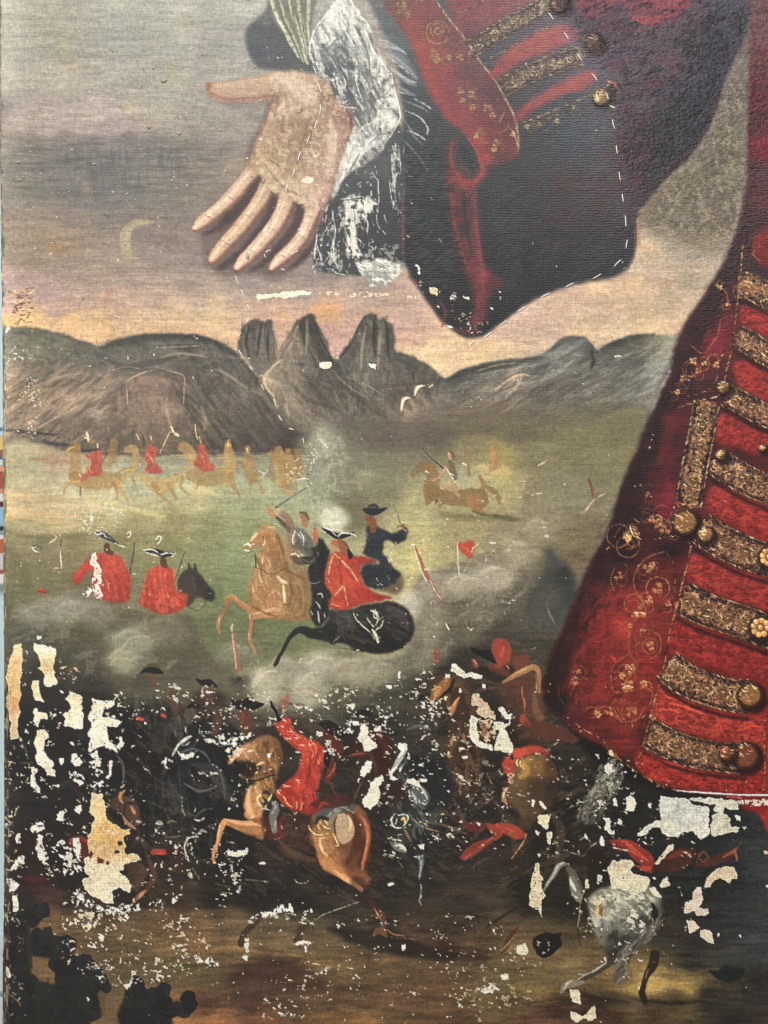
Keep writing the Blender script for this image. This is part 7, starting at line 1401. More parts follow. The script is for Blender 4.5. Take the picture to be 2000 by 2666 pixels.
LL(B_, '1480 520 1530 500 1540 570 1560 630 1600 640 1600 680 1540 710 1510 700 1500 650 1470 610 1490 570', rough=8, holes=.16); LL(B_, '1350 540 1430 540 1440 580 1360 580', rough=9, holes=.3); LL(B_, '1410 490 1480 490 1470 540 1410 520', rough=8, holes=.3); LL(B_, '1570 510 1630 520 1640 560 1590 560', rough=7, holes=.25); LL(B_, '1390 370 1440 370 1420 440 1390 430', rough=7, holes=.28); LL(B_, '1210 320 1250 290 1270 310 1230 370', rough=7, holes=.35); LL(B_, '1170 560 1210 540 1220 600 1180 620', rough=8, holes=.3)
LL(B_, '1540 780 1570 770 1570 820 1540 870 1510 900 1490 880 1500 820', rough=5, holes=.05, weave=.2); LL(B_, '1600 900 1650 880 1650 930 1620 960 1630 1050 1600 1090 1560 1120 1510 1110 1505 1060 1540 1020 1560 980 1550 940', rough=6, holes=.1, weave=.5); LL(B_, '525 1420 560 1440 680 1410 680 1450 600 1470 530 1470', rough=9, holes=.3)
LL(C_, '755 225 790 220 830 250 870 290 900 270 960 290 985 300 980 330 940 330 900 310 860 310 800 290 760 260', rough=5, holes=.06, weave=.9); LL(C_, '920 430 950 430 960 460 1010 490 1040 540 1080 580 1080 620 1030 600 980 590 940 560 950 520 905 510', rough=6, holes=.1, weave=.9, col='cdb596')
LL(C_, '900 590 960 620 940 660 960 720 960 770 1000 790 1060 800 1060 840 960 820 920 790 890 740 900 680 890 640', rough=7, holes=.12, weave=.8); LL(C_, '1060 640 1120 640 1160 650 1190 600 1180 640 1150 690 1180 750 1215 840 1150 860 1070 840 1090 740 1110 700 1080 690', rough=7, holes=.12, weave=.8); LL(C_, '960 620 1040 610 1090 660 1060 780 1000 780 960 700', rough=8, holes=.3, col='c9ad8c', weave=.9); LL(C_, '1100 530 1130 520 1160 590 1200 580 1190 620 1140 620', rough=6, holes=.15)
part('painted_tan_horse'); MT(C_, '6a3a28 20/50/60/20 3 .6 | 970 640 1000 690 980 750; 1040 720 1060 770')
LL(C_, '980 360 1010 365 1005 395 985 390', rough=3); LL(C_, '720 285 755 290 745 320 725 315', rough=4); LL(C_, '820 390 838 400 830 430 815 420', rough=3); LL(C_, '710 450 735 450 730 480 710 475', rough=3); LL(C_, '810 820 870 830 830 845', rough=3); LL(C_, '830 875 880 880 875 900 840 895', rough=3)
LL(C_, '530 490 560 490 580 530 550 530', rough=4, holes=.2); LL(C_, '0 510 60 510 50 580 20 570 10 550', rough=9, holes=.28); LL(C_, '290 370 330 370 325 400 300 390', rough=4); LL(C_, '380 270 400 270 395 330 380 310', rough=5, holes=.2)
LL(C_, '440 1060 500 1030 540 1080 550 1110 500 1100 460 1080', rough=7, holes=.12); LL(C_, '535 1045 590 1045 580 1070 545 1065', rough=3, holes=0.02); LL(C_, '100 1370 110 1360 112 1380', rough=3); LL(C_, '300 990 330 1010 370 1060 320 1050', rough=7, holes=.2); LL(C_, '380 780 430 790 440 830 400 850 380 830', rough=6, holes=.15)
LL(C_, '1390 1210 1410 1200 1445 1260 1440 1270 1400 1240', rough=4); LL(C_, '1380 1320 1410 1310 1450 1330 1475 1290 1470 1350 1450 1400 1430 1400 1400 1370', rough=5, holes=.12); LL(C_, '1450 1420 1490 1440 1475 1510 1455 1510 1460 1460', rough=5, holes=.15); LL(C_, '1365 1420 1400 1425 1385 1455', rough=4); LL(C_, '525 1525 570 1530 560 1550 530 1545', rough=5, holes=.15); LL(C_, '1340 1200 1360 1200 1355 1250 1340 1240', rough=4); LL(C_, '1100 1240 1170 1240 1160 1290 1110 1280', rough=8, holes=.35, col='c4bc98')
LL(C_, '975 930 1010 915 1060 930 1060 960 1000 950', rough=5, holes=.25, col='6e6a60'); LL(C_, '1090 970 1140 1010 1120 1020', rough=4, col='8a8378'); LL(C_, '990 1100 1030 1100 1060 1200 1000 1220 980 1200', rough=9, holes=.35, col='5c4a42'); LL(C_, '880 1170 920 1190 900 1230', rough=6, holes=.3, col='5c4a42'); LL(C_, '810 1120 840 1130 820 1160', rough=4, holes=.2, col='6a5048'); LL(C_, '1160 1010 1220 1010 1210 1080 1170 1080', rough=7, holes=.3, col='c08a78'); LL(C_, '975 1520 1000 1510 995 1530', rough=3, col='dcae90'); LL(C_, '930 1360 980 1370 975 1390', rough=5, holes=.2)
CW = samples('1720 2090 cfcfc0;1760 2120 c4c4b6;1800 2130 d2d2c6;1830 2160 e4e0cc;1740 2160 d8d4c0;1900 2090 d0cab4;1880 2150 d2ccb2;1620 2260 d9c8a8;1640 2290 ded6b4;1600 2330 d8d4b4;1600 2300 e2d6b2')
LL(D_, '995 290 1060 300 1170 305 1200 340 1240 350 1290 350 1295 400 1290 460 1300 500 1290 530 1240 560 1210 530 1190 500 1130 520 1090 540 1040 540 1010 520 1000 480 950 490 900 530 850 545 855 520 900 480 960 450 1000 440 990 380', tone=CW, rough=5, holes=.08, weave=.75)
LL(D_, '1170 305 1250 300 1380 310 1470 315 1478 380 1420 380 1400 350 1380 400 1430 430 1430 480 1480 490 1470 510 1400 520 1330 545 1300 530 1310 470 1320 410 1360 400 1320 370 1340 340 1260 330 1200 320', tone=CW, rough=5, holes=.12, weave=.75)
LL(D_, '1455 410 1490 415 1490 440 1465 440', rough=3); LL(D_, '1470 320 1659 310 1659 345 1560 350 1480 345', rough=6, holes=.25, col='d9b8a8'); LL(D_, '1505 480 1530 475 1515 505', rough=4, holes=.2)
LL(D_, '780 300 810 290 845 330 830 385 775 380 790 350', rough=4, holes=.08); LL(D_, '700 310 720 300 730 350 700 350', rough=4, holes=.15); LL(D_, '920 335 942 335 938 360 922 358', rough=3); LL(D_, '730 435 760 440 755 470 730 460', rough=4); LL(D_, '625 545 640 540 650 600 630 600 618 575', rough=3, holes=.02, weave=.1); LL(D_, '640 420 680 430 700 470 710 520 690 530 650 500 660 460', rough=6, holes=.18)
LL(D_, '660 90 710 80 715 130 680 160 650 140', rough=9, holes=.25); LL(D_, '675 10 700 10 710 45 685 40', rough=3, holes=.02, col='dcb890'); LL(D_, '590 30 615 30 610 60', rough=4, holes=.2)
LL(D_, '240 410 300 405 305 480 280 500 245 460', rough=5, holes=.1, col='dcd0a4'); LL(D_, '245 320 265 320 295 375 270 370', rough=4, holes=.1, col='dcd0a4'); LL(D_, '290 510 330 515 310 590 295 580', rough=4, holes=.1, col='d4c8a0'); LL(D_, '220 500 245 505 240 535', rough=3); LL(D_, '225 710 245 700 255 760 265 850 285 900 260 940 260 1040 245 1000 185 970 190 900 205 850 205 780', rough=6, holes=.16, col='dcc8a0', weave=.8); LL(D_, '235 645 258 650 245 670', rough=3)
LL(D_, '670 740 700 690 780 685 820 690 830 720 800 750 860 780 920 790 925 830 900 880 860 890 760 870 690 860 680 800', tone=CW, rough=6, holes=.1, weave=.8); LL(D_, '640 900 760 880 880 890 900 920 760 940 640 940', tone=CW, rough=8, holes=.32, a=.85); LL(D_, '560 920 650 890 700 900 640 940 600 970', rough=7, holes=.28, col='cfc4a0'); LL(D_, '600 780 640 780 640 820 600 820', rough=6, holes=.2, col='bdbcae')
LL(D_, '960 700 1000 660 1040 600 1080 590 1080 620 1030 660 990 710 965 715', rough=5, holes=.14, col='d2c09c'); LL(D_, '990 840 1030 785 1050 830 1050 850 1010 855', rough=4, holes=.12, col='dccdb0'); LL(D_, '945 790 970 795 960 810', rough=3); LL(D_, '920 860 960 850 1005 920 960 910', rough=3, holes=.05); LL(D_, '530 810 550 810 555 860 530 860', rough=4, holes=.15, col='d6c89c')
LL(D_, '1340 740 1400 725 1450 730 1470 800 1430 800 1420 830 1370 800 1330 800 1300 850 1265 860 1280 800', rough=4, holes=.08, col='d9c0a0', weave=.7); LL(D_, '1215 860 1245 855 1250 900 1260 930 1230 980 1290 985 1300 1020 1220 1030 1210 1000 1140 1010 1145 950 1200 930 1195 890', rough=4, holes=.08, col='dcc8b0', weave=.7); LL(D_, '1150 1055 1200 1060 1235 1100 1200 1130 1180 1140', rough=4, holes=.08, col='dcc0a8'); LL(D_, '1240 1120 1270 1110 1310 1130 1325 1205 1280 1190 1240 1160', rough=4, holes=.08, col='e0ccb0'); LL(D_, '1340 1135 1365 1140 1350 1165', rough=3); LL(D_, '1475 1140 1500 1145 1490 1170', rough=3, col='d0a898'); LL(D_, '1630 630 1659 625 1659 650 1640 650', rough=3, col='d0a898'); LL(D_, '1645 845 1659 835 1659 865', rough=3); LL(D_, '1715 1180 1735 1185', rough=3)
LL(D_, '110 1215 160 1195 185 1240 170 1270 105 1265', rough=3, holes=.02, weave=.9, col='e6d8b4'); LL(D_, '430 1490 490 1485 500 1530 500 1575 450 1560', rough=3, holes=.02, weave=.9, col='e6d8b4'); LL(D_, '440 1620 480 1630 520 1650 590 1580 595 1660 560 1690 520 1660 480 1690 450 1670', rough=5, holes=.14, col='dcd0ac'); LL(D_, '5 1400 30 1385 60 1390 30 1425', rough=3, holes=.05); LL(D_, '780 1030 830 980 850 1000 860 1040 840 1070 830 1110 790 1110', rough=8, holes=.3, col='c9c4ac'); LL(D_, '860 1060 900 1070 890 1130 860 1140', rough=7, holes=.25, col='c9c4ac'); LL(D_, '240 1180 330 1170 320 1270 250 1350 300 1350 240 1330', rough=14, holes=.42, col='b8a48c', a=.8); LL(D_, '525 530 540 510 545 560 530 550', rough=3)
LL(G_, '100 640 180 610 240 600 300 570 350 560 370 600 330 620 270 610 220 640 150 640', rough=8, holes=.26); LL(G_, '350 790 420 770 490 785 450 800 400 798', rough=5, holes=.2); LL(G_, '425 800 440 800 440 845 430 840', rough=4, holes=.2); LL(G_, '420 600 475 590 470 605 430 608', rough=4, holes=.2); LL(G_, '80 760 110 760 110 830 90 840', rough=6, holes=.25); LL(G_, '65 860 95 850 100 885 70 880', rough=4, holes=.15); LL(G_, '905 445 935 435 945 450 910 460', rough=3, holes=.05)
LL(G_, '980 800 1010 800 1005 835 990 830', rough=5, holes=.25); LL(G_, '1555 985 1600 970 1600 995 1570 1000', rough=4, holes=.1); LL(G_, '1440 1040 1500 1010 1545 1060 1500 1080 1450 1070', rough=8, holes=.28); LL(G_, '1300 1120 1330 1140 1320 1160', rough=4, holes=.2); LL(G_, '530 940 555 930 560 970 540 965', rough=5, holes=.25); LL(G_, '1085 220 1120 220 1115 245 1090 245', rough=4, holes=.2); LL(G_, '155 320 205 320 200 335 165 335', rough=4, holes=.2); LL(G_, '340 1190 380 1190 370 1215 340 1210', rough=5, holes=.35)
# upper losses
LL((500, 0, 2.37), '395 1815 440 1810 470 1805 500 1815 560 1800 640 1790 680 1785 740 1805 720 1820 660 1815 640 1830 560 1835 500 1830 410 1855', rough=5, holes=.1)
LL((500, 0, 2.37), '780 1800 880 1800 960 1810 1100 1800 1220 1810 1380 1820 1380 1840 1200 1830 1000 1835 800 1825', rough=6, holes=.34, col='d2b8a0')
LL((500, 0, 2.37), '680 1105 700 1098 745 1095 750 1120 720 1130 690 1125', rough=3, holes=.04); LL((0, 750, 1.659), '1380 320 1430 318 1440 335 1400 350 1382 345', rough=3, holes=.05); LL((0, 750, 1.659), '1590 325 1625 328 1622 350 1600 342', rough=3, holes=.05)
LL((1000, 0, 2.458), '200 1690 215 1690 235 1750 220 1750', rough=4, holes=.2); LL((1000, 0, 2.458), '290 1830 350 1850 340 1890 300 1870', rough=5, holes=.2, col='d8b890'); LL((1000, 0, 2.458), '420 1890 460 1880 460 1920 430 1920', rough=5, holes=.2); LL((1000, 0, 2.458), '335 1950 355 1960 350 1975', rough=3); LL((1000, 0, 2.458), '395 2080 440 2085 430 2100 405 2095', rough=3, holes=.1); LL((1000, 0, 2.458), '730 1860 760 1880 750 1910', rough=6, holes=.35); LL((1000, 0, 2.458), '675 1965 700 1970 695 1985', rough=4, holes=.2); LL((1000, 0, 2.458), '500 1890 550 1900 545 1915 510 1905', rough=4, holes=.3)
LL((0, 1150, 2.074), '490 600 520 595 530 640 545 700 540 800 555 830 520 850 500 800 495 760 505 700 490 640', rough=7, holes=.22); LL((0, 1150, 2.074), '440 820 480 790 500 800 470 840', rough=5, holes=.25); LL((0, 1150, 2.074), '70 1100 110 1090 120 1141 75 1141', rough=4, col='e6cf98'); LL((0, 1150, 2.074), '185 1080 230 1100 300 1110 300 1141 200 1141', rough=6, holes=.12); LL((0, 1150, 2.074), '480 400 510 400 495 450 475 440', rough=5, holes=.3)
loss('12 857 24 852 30 856 16 868 10 866', rough=3, holes=.02, col='e6dcb8')
# scattered specks
SP = ('efe6cc', 'e0d4b0', 'f2ecd8')
specks('560 1820 1000 1780 1060 1700 1150 1800 1140 2000 1000 2100 900 2000 700 1900', 330, (1.6, 6), SP, 1)
specks('280 1820 460 1780 620 1860 600 1940 400 1900', 150, (1.6, 6), SP, 2); specks('20 1700 330 1850 400 2200 300 2300 20 2260', 300, (1.6, 6), SP, 3); specks('130 2330 380 2330 560 2480 420 2560 250 2560 150 2460', 420, (1.8, 7), SP, 4)
specks('360 2180 600 2180 620 2340 500 2460 380 2340', 240, (1.6, 6), SP, 5); specks('540 1880 800 1860 760 2160 520 2160', 160, (1.6, 5), SP, 6); specks('900 1850 1200 1850 1220 2200 960 2200', 260, (1.6, 6), SP, 7); specks('1200 1900 1500 1900 1500 2200 1240 2200', 120, (1.6, 6), ('a89c84', 'd8ccb0', '8a7a6c'), 8)
specks('620 2400 1300 2400 1350 2640 640 2640', 130, (1.6, 5), SP, 9); specks('1500 2000 1800 2080 1760 2500 1500 2480', 160, (1.6, 5), SP, 10); specks('1160 2480 1360 2520 1340 2620 1160 2620', 120, (1.6, 5), ('c8bc98', 'e0d8bc'), 11)
specks('12 900 100 960 90 1140 14 1100', 90, (1.6, 5), ('dfd3bb', 'cbbda0'), 12); specks('200 1310 360 1320 330 1430 220 1400', 60, (1.6, 5), SP, 13); specks('960 1480 1060 1400 1400 1250 1400 1500 1100 1700', 110, (1.6, 4.5), ('d8d4c0', 'c0bca8'), 14); specks('760 1130 900 1180 800 1270 740 1240', 50, (1.6, 5), SP, 15)
specks('14 1800 40 1900 60 2666 14 2666', 160, (2, 8), ('b79c70', 'e0d0a4', '8a6a48'), 16, stretch=2.); specks('10 100 1000 60 1000 900 20 860', 130, (1.6, 3.6), ('d4cdbb', 'e4dfd0'), 17); specks('860 180 930 270 900 340 840 260', 50, (1.6, 4), ('e4d4c0',), 18); specks('1060 700 1290 840 1240 870 1100 800', 50, (1.6, 4.5), ('d8b090', 'e0ccb0'), 19); specks('100 1240 560 1240 560 1560 60 1560', 60, (1.6, 4), ('d0c8a8',), 20); specks('1500 1960 1660 2080 1560 2120', 40, (1.6, 5), SP, 21)
specks('0 0 2000 0 2000 2666 0 2666', 260, (1.5, 3.2), ('c9bfa6', 'ded4ba'), 22)
part(None)
r = random.Random(9)
for k in range(130):     # dark fly spots and pinholes
    x, y = r.uniform(15, 1990), r.uniform(10, 2650); S('241f1c', r.uniform(2, 3.4), [x, y, x+1, y+.5], .8, .6, idt=9)
# worn edge of the canvas at the left
part('worn_edge')
xs = np.interp(gy, [-60, 400, 550, 700, 850, 1000, 1500, 1700, 2200, 2400, 2500, 2730], [-3, -2, 1, 2, 5, 6.5, 8, 10, 10, 9, 7, 5])
EDGE = xs+(N1[:, 10]*3)
w = 5+9*vnoise(77, 50, 24, octs=3)[:, 40]+np.interp(gy, [0, 1500, 1800, 2666], [0, 1, 4, 10])
d = gx[None]-EDGE[:, None]; m = np.clip((w[:, None]-d)/3, 0, 1)*np.clip(rnoise((slice(None), slice(None)), 78, 6, 30, 0)*3-.8, 0, 1)
rr = rnoise((slice(None), slice(0, 30)), 79, 5, 22, 0)
t_ = np.interp(gy, [0, 900, 1150, 1600, 1800, 2666], [0, 0, 1, 1, 2, 2])
cA = np.where(t_[:, None, None] < 1.5, np.array([.36, .32, .28]), np.array([.33, .23, .17])); cB = np.array([.62, .56, .46])
col_ = cA*(1-(rr > .58)[..., None]*1.)+cB*(rr > .58)[..., None]
IMG[:, :30] += (col_-IMG[:, :30])*(m[:, :30]*.75)[..., None]
IDS[:, :30] = np.where(m[:, :30] > .6, CUR[0], IDS[:, :30])
# ---- depth of tone by area, then the grain of the weave
contrast('painted_sky', .25, 30, (1.03, 1., .94)); contrast('painted_hills', .6, 24, (1.02, 1., .95)); contrast('painted_hand', .45, 16, (1., 1., .97), .90); contrast('painted_smoke', .28, 30, (1.04, 1., .93)); contrast('painted_field', .2, 30, (1.05, 1.0, .93), 1.09)
contrast(('painted_sleeve/red',), .1, 16, (.84, .93, .92)); contrast('painted_hills', 0, 10, (1.03, 1., .98), 1.09)
contrast('painted_coat', .25, 16, (1.02, .97, .92), 1.1)
contrast(('painted_ground', 'painted_dark', 'painted_white', 'painted_tan', 'painted_bay', 'painted_grey'), .5, 24, (1.02, .99, .94), .97)
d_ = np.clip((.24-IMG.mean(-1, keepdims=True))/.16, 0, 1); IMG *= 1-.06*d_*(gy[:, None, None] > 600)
IMG *= np.interp(gy, [-60, 100, 500, 800], [.87, .89, .95, 1.])[:, None, None]  # pigment darkened towards the top to offset the ceiling lamp's veil
IMG[:] = lift(IMG, 0, .9)
n_ = rnoise((slice(None), slice(None)), 95, 9, 4, 0, 3)*.5+rnoise((slice(None), slice(None)), 96, 4, 9, 0, 3)*.5
IMG *= (1+(GR-.5)*.06+(n_-.5)*.34+(vnoise(11, 26, 5, octs=2)-.5)*.08)[..., None]
IMG[:] = np.clip(IMG+.8*(IMG-np.stack([box(IMG[..., c], 1) for c in range(3)], -1)), .02, 1)
# ---------------------------------------------------------------- from pigment to geometry
def nd(nt, t, **k):
    n = nt.nodes.new(t)
    for a, b in k.items(): setattr(n, a, b)
    return n
def mathn(nt, op, a, b=None, clamp=False):
    n = nd(nt, 'ShaderNodeMath', operation=op, use_clamp=clamp)
    for i, v in enumerate((a, b)):
        if v is None: continue
        if isinstance(v, (int, float)): n.inputs[i].default_value = v
        else: nt.links.new(v, n.inputs[i])
    return n.outputs[0]
def paint_material():
    m = bpy.data.materials.new('oil_paint_on_linen'); m.use_nodes = True; nt = m.node_tree; L = nt.links.new
    bs = nt.nodes['Principled BSDF']
    at = nd(nt, 'ShaderNodeAttribute', attribute_name='pigment'); ar = nd(nt, 'ShaderNodeAttribute', attribute_name='surface')
    sp = nd(nt, 'ShaderNodeSeparateColor'); L(ar.outputs['Color'], sp.inputs[0])
    tc = nd(nt, 'ShaderNodeTexCoord')
    def wave(rot, scale, ph):
        mp = nd(nt, 'ShaderNodeMapping'); mp.inputs['Rotation'].default_value = rot; L(tc.outputs['Object'], mp.inputs[0])
        w = nd(nt, 'ShaderNodeTexWave', wave_type='BANDS', bands_direction='X'); w.inputs['Scale'].default_value = scale
        w.inputs['Distortion'].default_value = 5.5; w.inputs['Detail'].default_value = 3; w.inputs['Detail Scale'].default_value = .55; w.inputs['Phase Offset'].default_value = ph
        L(mp.outputs[0], w.inputs['Vector']); return w.outputs['Fac']
    wx = wave((0, 0, 0), 104, 0); wz = wave((0, math.radians(90), 0), 118, 1.3)
    def noise(scale, det=3, rough=.6, sc=None):
        n = nd(nt, 'ShaderNodeTexNoise'); n.inputs['Scale'].default_value = scale; n.inputs['Detail'].default_value = det; n.inputs['Roughness'].default_value = rough
        v = tc.outputs['Object']
        if sc:
            mp = nd(nt, 'ShaderNodeMapping'); mp.inputs['Scale'].default_value = sc; L(v, mp.inputs[0]); v = mp.outputs[0]
        L(v, n.inputs['Vector']); return n.outputs['Fac']
    nf = noise(900, 2); nh = noise(170, 3, .55, (1, 1, 3.4)); nv = noise(170, 3, .55, (3.4, 1, 1)); nc = noise(210, 3, .55, (1, 1, 1.7)); nl = noise(14, 3, .6)
    weave = mathn(nt, 'ADD', mathn(nt, 'MULTIPLY', mathn(nt, 'ADD', mathn(nt, 'MULTIPLY', wz, .6), mathn(nt, 'MULTIPLY', wx, .4)), .42), mathn(nt, 'MULTIPLY', mathn(nt, 'ADD', nh, nv), .95))
    weave = mathn(nt, 'MULTIPLY', weave, sp.outputs[0])
    coarse = mathn(nt, 'MULTIPLY', nc, mathn(nt, 'MULTIPLY', sp.outputs[1], 5.5))
    h = mathn(nt, 'ADD', mathn(nt, 'ADD', weave, coarse), mathn(nt, 'MULTIPLY', nf, .22))
    bp = nd(nt, 'ShaderNodeBump'); bp.inputs['Strength'].default_value = 1.; bp.inputs['Distance'].default_value = .00042
    L(h, bp.inputs['Height']); L(bp.outputs[0], bs.inputs['Normal'])
    # pigment slightly darker in the hollows between threads, plus fine grain
    v = mathn(nt, 'ADD', mathn(nt, 'MULTIPLY', mathn(nt, 'ADD', wz, wx), mathn(nt, 'MULTIPLY', sp.outputs[0], .06)), mathn(nt, 'ADD', mathn(nt, 'MULTIPLY', nf, .50), .72))
    mx = nd(nt, 'ShaderNodeVectorMath', operation='SCALE'); L(at.outputs['Color'], mx.inputs[0]); L(v, mx.inputs['Scale'])
    L(mx.outputs[0], bs.inputs['Base Color'])
    r = mathn(nt, 'ADD', sp.outputs[2], mathn(nt, 'MULTIPLY', mathn(nt, 'SUBTRACT', nl, .5), .22), True)
    L(r, bs.inputs['Roughness']); bs.inputs['Specular IOR Level'].default_value = .36
    return m
def plain(name, col, rough=.7, bump=0., scale=60, var=.12, stretch=(1, 1, 1)):
    m = bpy.data.materials.new(name); m.use_nodes = True; nt = m.node_tree; bs = nt.nodes['Principled BSDF']; bs.inputs['Roughness'].default_value = rough
    tc = nd(nt, 'ShaderNodeTexCoord'); mp = nd(nt, 'ShaderNodeMapping'); mp.inputs['Scale'].default_value = stretch; nt.links.new(tc.outputs['Object'], mp.inputs[0])
    n = nd(nt, 'ShaderNodeTexNoise'); n.inputs['Scale'].default_value = scale; n.inputs['Detail'].default_value = 5; nt.links.new(mp.outputs[0], n.inputs['Vector'])
    rp = nd(nt, 'ShaderNodeValToRGB'); rp.color_ramp.elements[0].position = .3; rp.color_ramp.elements[1].position = .7
    rp.color_ramp.elements[0].color = [c*(1-var) for c in col]+[1]; rp.color_ramp.elements[1].color = [min(1, c*(1+var)) for c in col]+[1]
    nt.links.new(n.outputs['Fac'], rp.inputs[0]); nt.links.new(rp.outputs[0], bs.inputs['Base Color'])
    if bump:
        b = nd(nt, 'ShaderNodeBump'); b.inputs['Distance'].default_value = bump; nt.links.new(n.outputs['Fac'], b.inputs['Height']); nt.links.new(b.outputs[0], bs.inputs['Normal'])
    return m
PM = paint_material()
def srgb2lin(c):
    c = np.clip(c, 0.003, .93); return np.where(c <= .04045, c/12.92, ((c+.055)/1.055)**2.4).astype(f4)
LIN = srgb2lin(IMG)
# how strongly the weave, the coarse lining glue and the varnish show, place by place
SURF = np.zeros((NH, NW, 3), f4); SURF[..., 0] = .55; SURF[..., 2] = .50
def surf(ch, pts, v, f):
    p = smooth(P(pts), True); sl, m = pmask(p, f, 10); m = np.clip(m, 0, 1); SURF[sl+(ch,)] += (v-SURF[sl+(ch,)])*m
surf(0, '960 -60 1100 200 1050 600 1200 880 1620 730 1660 560 1560 200 1500 -60', 1.0, 30)
surf(1, '1440 -60 2120 -60 2120 300 1960 420 1880 560 1760 560 1650 520 1615 420 1590 260 1530 100', 1., 30)
surf(1, '1600 560 1960 420 1960 700 1860 900 1700 640', .45, 40)
surf(1, '10 60 400 -60 1000 -60 1000 200 600 400 10 500', .12, 60)
surf(2, '1300 -100 2120 -100 2120 500 1900 700 1700 700 1500 500', .33, 120)
surf(2, '-40 1800 700 1750 1300 1800 2120 2100 2120 2780 -40 2780', .58, 120)
surf(0, '-40 1750 1300 1750 1500 2000 2120 2100 2120 2780 -40 2780', .42, 80)
YY = -(np.clip(HGT, -.16, .6)*.001*.8)
def mesh_from_grid(name, vi, quads, X, Y, Z, colr, srf):
    me = bpy.data.meshes.new(name); n = len(vi); q = len(quads)
    me.vertices.add(n); co_ = np.empty((n, 3), f4); co_[:, 0] = X; co_[:, 1] = Y; co_[:, 2] = Z
    me.vertices.foreach_set('co', co_.ravel())
    me.loops.add(q*4); me.loops.foreach_set('vertex_index', quads.astype(np.int32).ravel())
    me.polygons.add(q); me.polygons.foreach_set('loop_start', np.arange(0, q*4, 4, dtype=np.int32)); me.polygons.foreach_set('use_smooth', np.ones(q, bool))
    for nm, a in (('pigment', colr), ('surface', srf)):
        at = me.attributes.new(nm, 'FLOAT_COLOR', 'POINT'); b = np.ones((n, 4), f4); b[:, :3] = a; at.data.foreach_set('color', b.ravel())
    me.update(); me.materials.append(PM); return me
root = bpy.data.objects.new('oil_painting', None); COL.objects.link(root); root.location = (0, 0, 0); root.empty_display_size = .1
root['label'] = 'worn old oil painting of an open hand, red gold-braided coat and cavalry battle'; root['category'] = 'painting'
def link(name, me, parent, label=None, kind=None):
    o = bpy.data.objects.new(name, me); COL.objects.link(o); o.parent = parent
    if label: o['label'] = label
    if kind: o['kind'] = kind
    return o
LAB = {'painted_sky': 'dusky grey and rose sky with orange streaks', 'painted_crescent': 'pale crescent of thin paint in the dark cloud', 'painted_hills': 'grey rocky hills on the horizon', 'painted_field': 'olive green battlefield', 'painted_smoke': 'drifting grey gun smoke', 'painted_ground': 'dark earth of the foreground',
 'painted_hand': 'life-size open hand, palm facing out, fingers down', 'painted_cuff': 'pale shirt sleeve beside the wrist', 'painted_cuff/lace_ruffle': 'white lace ruffle', 'painted_cuff/lower_fold': 'dark gauze fold edged in white', 'painted_cuff/lace_end': 'bunched white end of the lace',
 'painted_sleeve': 'dark coat sleeve with a wide cuff', 'painted_sleeve/red_turnback': 'red turned-back edge of the cuff', 'painted_coat': 'dark red coat skirt', 'painted_coat/red_cloth': 'bright red cloth between the braid bars', 'painted_coat/front_braid': 'upright band of gold braid',
 'painted_middle_horseman': 'ochre horseman with a lance, right of the smoke', 'painted_dark_horse': 'shadowy rump of a horse in the smoke', 'painted_red_rider': 'red coated rider from behind, one arm out', 'painted_red_rider_on_dark_horse': 'red coated rider on a dark brown horse', 'painted_armoured_rider': 'armoured rider raising a sabre on a rearing pale horse',
 'painted_black_rider': 'rider in black at the centre of the melee', 'painted_black_rider/horse': 'black horse with pale trappings', 'painted_centre_red_rider': 'red coated rider in a black tricorn', 'painted_navy_rider': 'rider in navy blue with a thin sword', 'painted_lance': 'broken lances', 'painted_banner': 'small red pennant', 'painted_bush': 'black leafy bush in the corner', 'painted_dark_riders': 'riders lost in the dark foreground',
 'painted_grey_horse_head': 'grey horse head', 'painted_bay_horse': 'bay horse and fallen red coats', 'painted_bay_rider': 'red coated rider firing a pistol', 'painted_bay_rider/chestnut_horse': 'leaping chestnut horse', 'painted_white_horse': 'pale horse in the gloom', 'painted_tan_horse': 'tan horse and hatted men', 'painted_bay_rump': 'brown rump under a red saddlecloth', 'painted_grey_horse': 'grey horse seen from behind', 'painted_grey_horse/red_rider': 'rider in red thrown across the grey horse', 'painted_black_hat': 'black hats lying on the ground',
 'film_edge': 'thin shiny white crease under the coat hem', 'worn_edge': 'frayed brown left edge of the canvas', 'painted_coat/lower_edge': 'torn red hem', 'paint_losses': 'scattered white specks where paint has flaked'}
ids = IDS[:-1, :-1].copy(); ids[ids < 0] = 0
inside = gx[None, :-1] >= EDGE[:-1, None]
# tell the far horsemen apart
FH = IDL.index('painted_far_horseman'); jj, ii = np.nonzero(ids == FH); xs_ = gx[ii]
cuts = [330, 455, 580, 632, 700]
for k in range(len(cuts)):
    IDL.append('painted_far_horseman#%d' % (k+1)); lo = cuts[k]; hi = cuts[k+1] if k+1 < len(cuts) else 9999
    s_ = (xs_ >= lo) & (xs_ < hi); ids[jj[s_], ii[s_]] = len(IDL)-1
order = {}
cols_ = np.arange(NW)
made = {}
def get_parent(path):
    if path in made: return made[path]
    nm = path.split('#')[0].split('/')[-1]
    o = link(nm, None, root, LAB.get(path.split('#')[0])); made[path] = o; return o
flat = np.arange(NH*NW).reshape(NH, NW)
Xg = ((gx-1000.)*U)[None].repeat(NH, 0).ravel(); Zg = (ZC+(1333.-gy)*U)[:, None].repeat(NW, 1).ravel(); Yg = YY.ravel()
LF = LIN.reshape(-1, 3); SF = SURF.reshape(-1, 3)
sel = sorted(range(len(IDL)), key=lambda i: ('/' in IDL[i], i))
